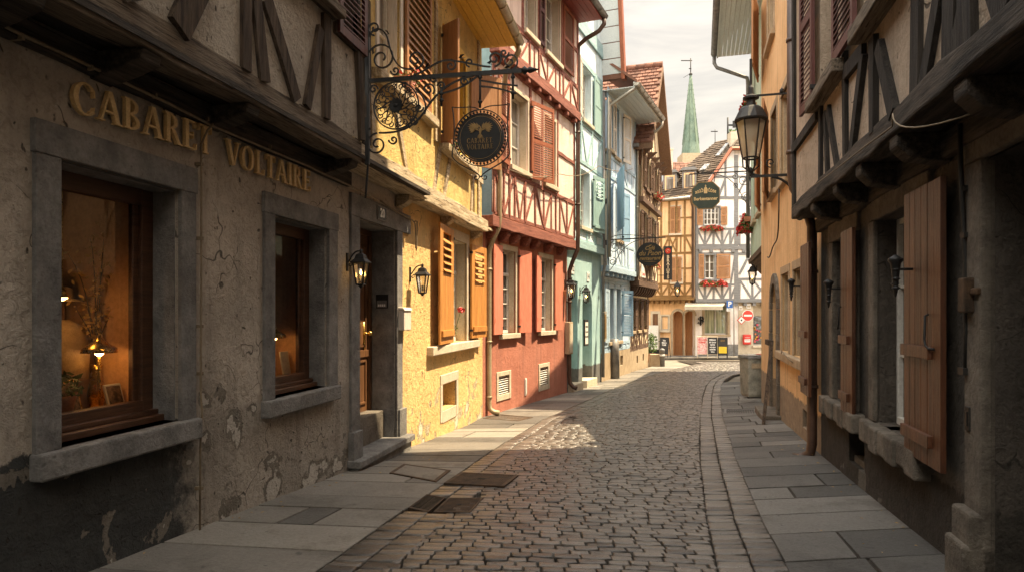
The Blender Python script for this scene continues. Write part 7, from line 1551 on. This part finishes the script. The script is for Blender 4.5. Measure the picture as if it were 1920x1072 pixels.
for side in (0, 1):
    for row in range(2):
        y = -3.0
        while y < 32:
            d = ru(.095, .15); X = (lambda yy: xl(yy) + .01 + row * KB / 2) if side == 0 else (lambda yy: xr(yy) - .01 - (row + 1) * KB / 2)
            y0, y1 = y + .007, y + d - .007; w = KB / 2 - .014; s = -.06
            if X(y) > 15: break
            if not blocked(X(y) + w / 2, y + d / 2): j = lambda: ru(-.005, .005); stone(b, [(X(y0) + j(), y0 + j()), (X(y0) + w + j(), y0 + s * w + j()), (X(y1) + w + j(), y1 + s * w + j()), (X(y1) + j(), y1 + j())], -.045, .016, .12, .004)
            y += d
o = single('kerb_courses', b, m['cobble'], WORLD, 0, 0, None, None, kind='structure'); o['label'] = 'double course of setts edging the road'
def wallL(y): return -3.34 + .195 * y if y < 14.03 else (-.60 + .42 * (y - 14.03) if y < 31.5 else 7.2 + .0 * y)
def wallR(y): return 1.72 + .246 * y if y < 8.3 else 1.60 + .262 * y + (.4 if y > 15.5 else 0)
def slab(b, p, th=.02):
    r = []
    cx = sum(q[0] for q in p) / 4; cy = sum(q[1] for q in p) / 4; dz = ru(-.004, .004)
    for k, h_ in enumerate((-.03, th - .005, th)):
        f_ = .992 if k == 2 else 1; r.append([b.pt((cx + (x - cx) * f_, cy + (y - cy) * f_, g(x, y) + h_ + dz)) for x, y in p])
    for a, c in zip(r, r[1:]):
        for q in range(4): b.face([a[q], a[(q + 1) % 4], c[(q + 1) % 4], c[q]])
    b.face(r[-1])
def pave(name, X0, X1, y0, y1, dmin, dmax, split, mat, label, skew):
    b = MB(); y = y0; n = 5
    while y < y1:
        d = ru(dmin, dmax); cuts = [0, 1] if rnd() > split else ([0, ru(.3, .7), 1] if rnd() > .25 else [0, ru(.25, .4), ru(.55, .75), 1]); gp_ = .011
        for u, v in zip(cuts, cuts[1:]):
            pt = lambda t, yy: (X0(yy + skew * (t - .5)) + (X1(yy + skew * (t - .5)) - X0(yy + skew * (t - .5))) * t, yy + skew * (t - .5))
            W = max(.4, X1(y) - X0(y)); e = gp_ / W; p = [pt(u + e, y + gp_), pt(v - e, y + gp_), pt(v - e, y + d - gp_), pt(u + e, y + d - gp_)]; p = [(q[0] + ru(-.005, .005), q[1] + ru(-.006, .006)) for q in p]
            if not blocked(sum(q[0] for q in p) / 4, sum(q[1] for q in p) / 4): slab(b, p)
        y += d
    o = single(name, b, m[mat], WORLD, 0, 0, None, None, kind='structure'); o['label'] = label
    return o
pave('left_pavement', lambda y: wallL(y) - .05, lambda y: xl(y) + .01, -3, 30.6, .42, .85, .35, 'slab_warm', 'pavement of large stone slabs along the left houses', -.22)
pave('right_pavement', lambda y: xr(y) - .035, lambda y: wallR(y) + .05, -3, 21, .38, .66, .6, 'slab', 'pavement of grey stone slabs along the right houses', .18)
sheet('left_pavement_bed', [0, .33, .66, 1], [-4 + .5 * k for k in range(70)], lambda x, y: g(x, y) + .006, 'mortar', lambda t, y: wallL(y) - .1 + (xl(y) - wallL(y) + .1) * t)
sheet('right_pavement_bed', [0, .33, .66, 1], [-4 + .5 * k for k in range(51)], lambda x, y: g(x, y) + .006, 'mortar', lambda t, y: xr(y) + (wallR(y) + .1 - xr(y)) * t)
# far pavement in front of the timbered houses
b = MB()
for k in range(16):
    x = 5.8 + k * .66
    for j in range(3): yy = 36.35 + j * .6 + (.02 * k); slab(b, [(x, yy), (x + .64, yy), (x + .64, yy + .58), (x, yy + .58)], .07)
o = single('far_pavement', b, m['slab_warm'], WORLD, 0, 0, None, None, kind='structure'); o['label'] = 'raised pavement in front of the far houses'
# ironwork in the ground
def bil(pl, u, v): (ax, ay), (bx_, by), (cx, cy), (dx_, dy) = pl; return ((ax * (1 - u) + bx_ * u) * (1 - v) + (dx_ * (1 - u) + cx * u) * v, (ay * (1 - u) + by * u) * (1 - v) + (dy * (1 - u) + cy * u) * v)
def gpatch(b, pl, u0, u1, v0, v1, z0, z1):
    p = [bil(pl, u, v) for u, v in ((u0, v0), (u1, v0), (u1, v1), (u0, v1))]; b.hexa([(x, y, g(x, y) + z0) for x, y in p] + [(x, y, g(x, y) + z1) for x, y in p])
def ironcover(nm, name, label, cat, kind, mat, fmat, lift=.014):
    pl = ir_[nm]; cx, cy = bil(pl, .5, .5); t = root(name, label, cat, WORLD, cx, g(cx, cy), cy)
    b = MB(); e = .07
    for u0, u1, v0, v1 in ((0, 1, 0, e), (0, 1, 1 - e, 1), (0, e, e, 1 - e), (1 - e, 1, e, 1 - e)): gpatch(b, pl, u0, u1, v0, v1, -.03, lift)
    part('frame', b, m[fmat], t, bevel=.002)
    b = MB()
    if kind == 'bars':
        n = 12
        for k in range(n): gpatch(b, pl, e, 1 - e, e + (1 - 2 * e) * (k + .15) / n, e + (1 - 2 * e) * (k + .6) / n, -.03, lift - .004)
        gpatch(b, pl, .48, .52, e, 1 - e, -.025, lift - .0055); q_ = MB(); gpatch(q_, pl, e, 1 - e, e, 1 - e, -.034, -.028); part('pit', q_, m['black'], t)
    elif kind == 'ribs':
        gpatch(b, pl, e, 1 - e, e, 1 - e, -.03, lift - .006); n = 22
        for k in range(n): gpatch(b, pl, e + .01, 1 - e - .01, e + (1 - 2 * e) * (k + .2) / n, e + (1 - 2 * e) * (k + .65) / n, lift - .007, lift - .001)
        q_ = MB(); gpatch(q_, pl, .46, .54, .44, .56, lift - .002, lift + .001); part('lifting_hole', q_, m['black'], t)
    else: gpatch(b, pl, e, 1 - e, e, 1 - e, -.03, lift - .003)
    part('grate' if kind == 'bars' else 'plate', b, m[mat], t)
rot = lambda nm: ir_.__setitem__(nm, ir_[nm][1:] + ir_[nm][:1])
rot('drain')
ironcover('drain', 'drain_grate', 'black cast iron drain grate at the left road edge', 'drain', 'bars', 'cast', 'rust', .02)
ironcover('plate', 'drain_cover', 'rust-edged ribbed iron cover right beside the black drain grate', 'drain cover', 'ribs', 'rust', 'rust', .02)
ironcover('hatch', 'inspection_hatch', 'plain stone-filled hatch with brass edge in the left pavement', 'hatch', 'plain', 'slab_warm', 'rust', .030)
ironcover('cover', 'manhole_cover', 'large ribbed rusty manhole cover between pavement and cobbles', 'manhole cover', 'ribs', 'rust', 'rust', .032)
ironcover('small', 'road_drain', 'small dark drain in the kerb course by the red house', 'drain', 'bars', 'cast', 'cast', .016)
ironcover('wide', 'pavement_grating', 'worn iron grating sunk in the pavement before the red house', 'drain', 'bars', 'rust', 'rust', .030)
ironcover('rdrain', 'channel_drain', 'wide slotted drain grate in the right pavement near the bin', 'drain', 'bars', 'cast', 'zinc_dark', .030)
b = MB()
for k in range(46):
    if k < 26: y = ru(4.2, 9.5); x = wallR(y) - abs(random.gauss(0, .22)) - .05
    else: y = ru(4.2, 10); x = wallL(y) + abs(random.gauss(0, .25)) + .06
    z = g(x, y) + .034; s = ru(.008, .024); a = ru(0, 6.3); b.poly([(x + s * cos(a), y + s * sin(a), z), (x - s * .5 * sin(a), y + s * .5 * cos(a), z + .006), (x - s * cos(a), y - s * sin(a), z + .002), (x + s * .5 * sin(a), y - s * .5 * cos(a), z + .004)])
o = single('fallen_leaves', b, m['dryleaf'], WORLD, 0, 0, 'scattered dry leaves and crumbs along the pavement edges', 'leaves', kind='stuff')

# ================================================================== CAMERA AND LIGHT
sc_ = bpy.context.scene
cam = bpy.data.cameras.new('camera'); co_ = bpy.data.objects.new('camera', cam); COL.objects.link(co_); co_.location = (0, 0, 0); co_.rotation_euler = (R(90), 0, 0)
cam.sensor_width = 36; cam.lens = 24.0; cam.shift_y = 50 / 1920; cam.clip_start = .05; cam.clip_end = 2000; sc_.camera = co_
AZ, EL = R(86), R(65)
sd = Vector((sin(AZ) * cos(EL), cos(AZ) * cos(EL), sin(EL)))
sl = bpy.data.lights.new('sun', 'SUN'); sl.energy = 5.0; sl.angle = R(.5); sl.color = (1, .80, .52); so = bpy.data.objects.new('sun', sl); COL.objects.link(so); so.rotation_euler = (-sd).to_track_quat('-Z', 'Y').to_euler(); so.location = (6, 4, 30)
def lamp(x, y, z, e, fac, col=(1, .5, .16), r=.03):
    l = bpy.data.lights.new('lamp_light', 'POINT'); l.energy = e; l.color = col; l.shadow_soft_size = r; o = bpy.data.objects.new('lamp_light', l); COL.objects.link(o); o.location = fac.P(x, y, z)
lamp(L1.U(186, -.42), .42, -.31, .45, L1); lamp(L1.U(514, -.42), .42, -.29, .35, L1); lamp(L1.U(117, -.5), .5, .06, .5, L1)
w = bpy.data.worlds.new('World'); sc_.world = w; w.use_nodes = True; N = w.node_tree.nodes; Lk = w.node_tree.links; bg = N['Background']
sk = N.new('ShaderNodeTexSky'); sk.sky_type = 'NISHITA'; sk.sun_disc = False; sk.sun_elevation = EL; sk.sun_rotation = AZ; sk.dust_density = 3; sk.air_density = 1.2
tc = N.new('ShaderNodeTexCoord'); mp = N.new('ShaderNodeMapping'); mp.inputs['Scale'].default_value = (1.2, 1.2, 5); Lk.new(tc.outputs['Generated'], mp.inputs[0])
nz = N.new('ShaderNodeTexNoise'); nz.inputs['Scale'].default_value = 2.2; nz.inputs['Detail'].default_value = 8; nz.inputs['Roughness'].default_value = .6; nz.inputs['Distortion'].default_value = .6; Lk.new(mp.outputs[0], nz.inputs['Vector'])
cr = N.new('ShaderNodeValToRGB'); e = cr.color_ramp.elements; e[0].position = .3; e[0].color = (.62, .63, .65, 1); e[1].position = .7; e[1].color = (1.26, 1.23, 1.17, 1); Lk.new(nz.outputs['Fac'], cr.inputs[0])
sx_ = N.new('ShaderNodeSeparateXYZ'); Lk.new(tc.outputs['Generated'], sx_.inputs[0])
gr = N.new('ShaderNodeValToRGB'); e = gr.color_ramp.elements; e[0].position = .0; e[0].color = (3.9, 3.4, 2.7, 1); e[1].position = 1.0; e[1].color = (13.2, 13.3, 13.4, 1)
for p_, c_ in ((.30, (3.3, 3.03, 2.6, 1)), (.46, (5.0, 4.5, 3.8, 1)), (.70, (10.8, 10.8, 10.7, 1))): q_ = e.new(p_); q_.color = c_
Lk.new(sx_.outputs[2], gr.inputs[0]); ml = N.new('ShaderNodeMixRGB'); ml.blend_type = 'MULTIPLY'; ml.inputs[0].default_value = 1; Lk.new(gr.outputs[0], ml.inputs[1]); Lk.new(cr.outputs[0], ml.inputs[2])
# bright sky lobe added behind the viewer as fill light for facing fronts
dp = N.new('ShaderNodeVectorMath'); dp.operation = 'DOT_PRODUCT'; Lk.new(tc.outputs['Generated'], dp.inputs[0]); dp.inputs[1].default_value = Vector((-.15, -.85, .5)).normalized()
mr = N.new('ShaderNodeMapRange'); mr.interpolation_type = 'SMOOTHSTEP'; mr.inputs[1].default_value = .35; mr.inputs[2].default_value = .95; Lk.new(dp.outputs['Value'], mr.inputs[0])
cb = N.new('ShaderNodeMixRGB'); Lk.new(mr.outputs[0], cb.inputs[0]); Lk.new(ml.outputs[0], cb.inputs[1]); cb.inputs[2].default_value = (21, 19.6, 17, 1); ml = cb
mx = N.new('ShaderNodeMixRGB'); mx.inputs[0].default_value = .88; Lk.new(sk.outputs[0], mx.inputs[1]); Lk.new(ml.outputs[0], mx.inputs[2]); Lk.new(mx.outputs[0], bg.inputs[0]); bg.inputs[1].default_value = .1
sc_.view_settings.view_transform = 'Standard'; sc_.view_settings.look = 'None'; sc_.view_settings.exposure = 1.5; sc_.view_settings.gamma = 1
sc_.cycles.max_bounces = 6; sc_.cycles.diffuse_bounces = 4; sc_.cycles.transparent_max_bounces = 12; sc_.cycles.use_denoising = True; sc_.cycles.sample_clamp_indirect = 6
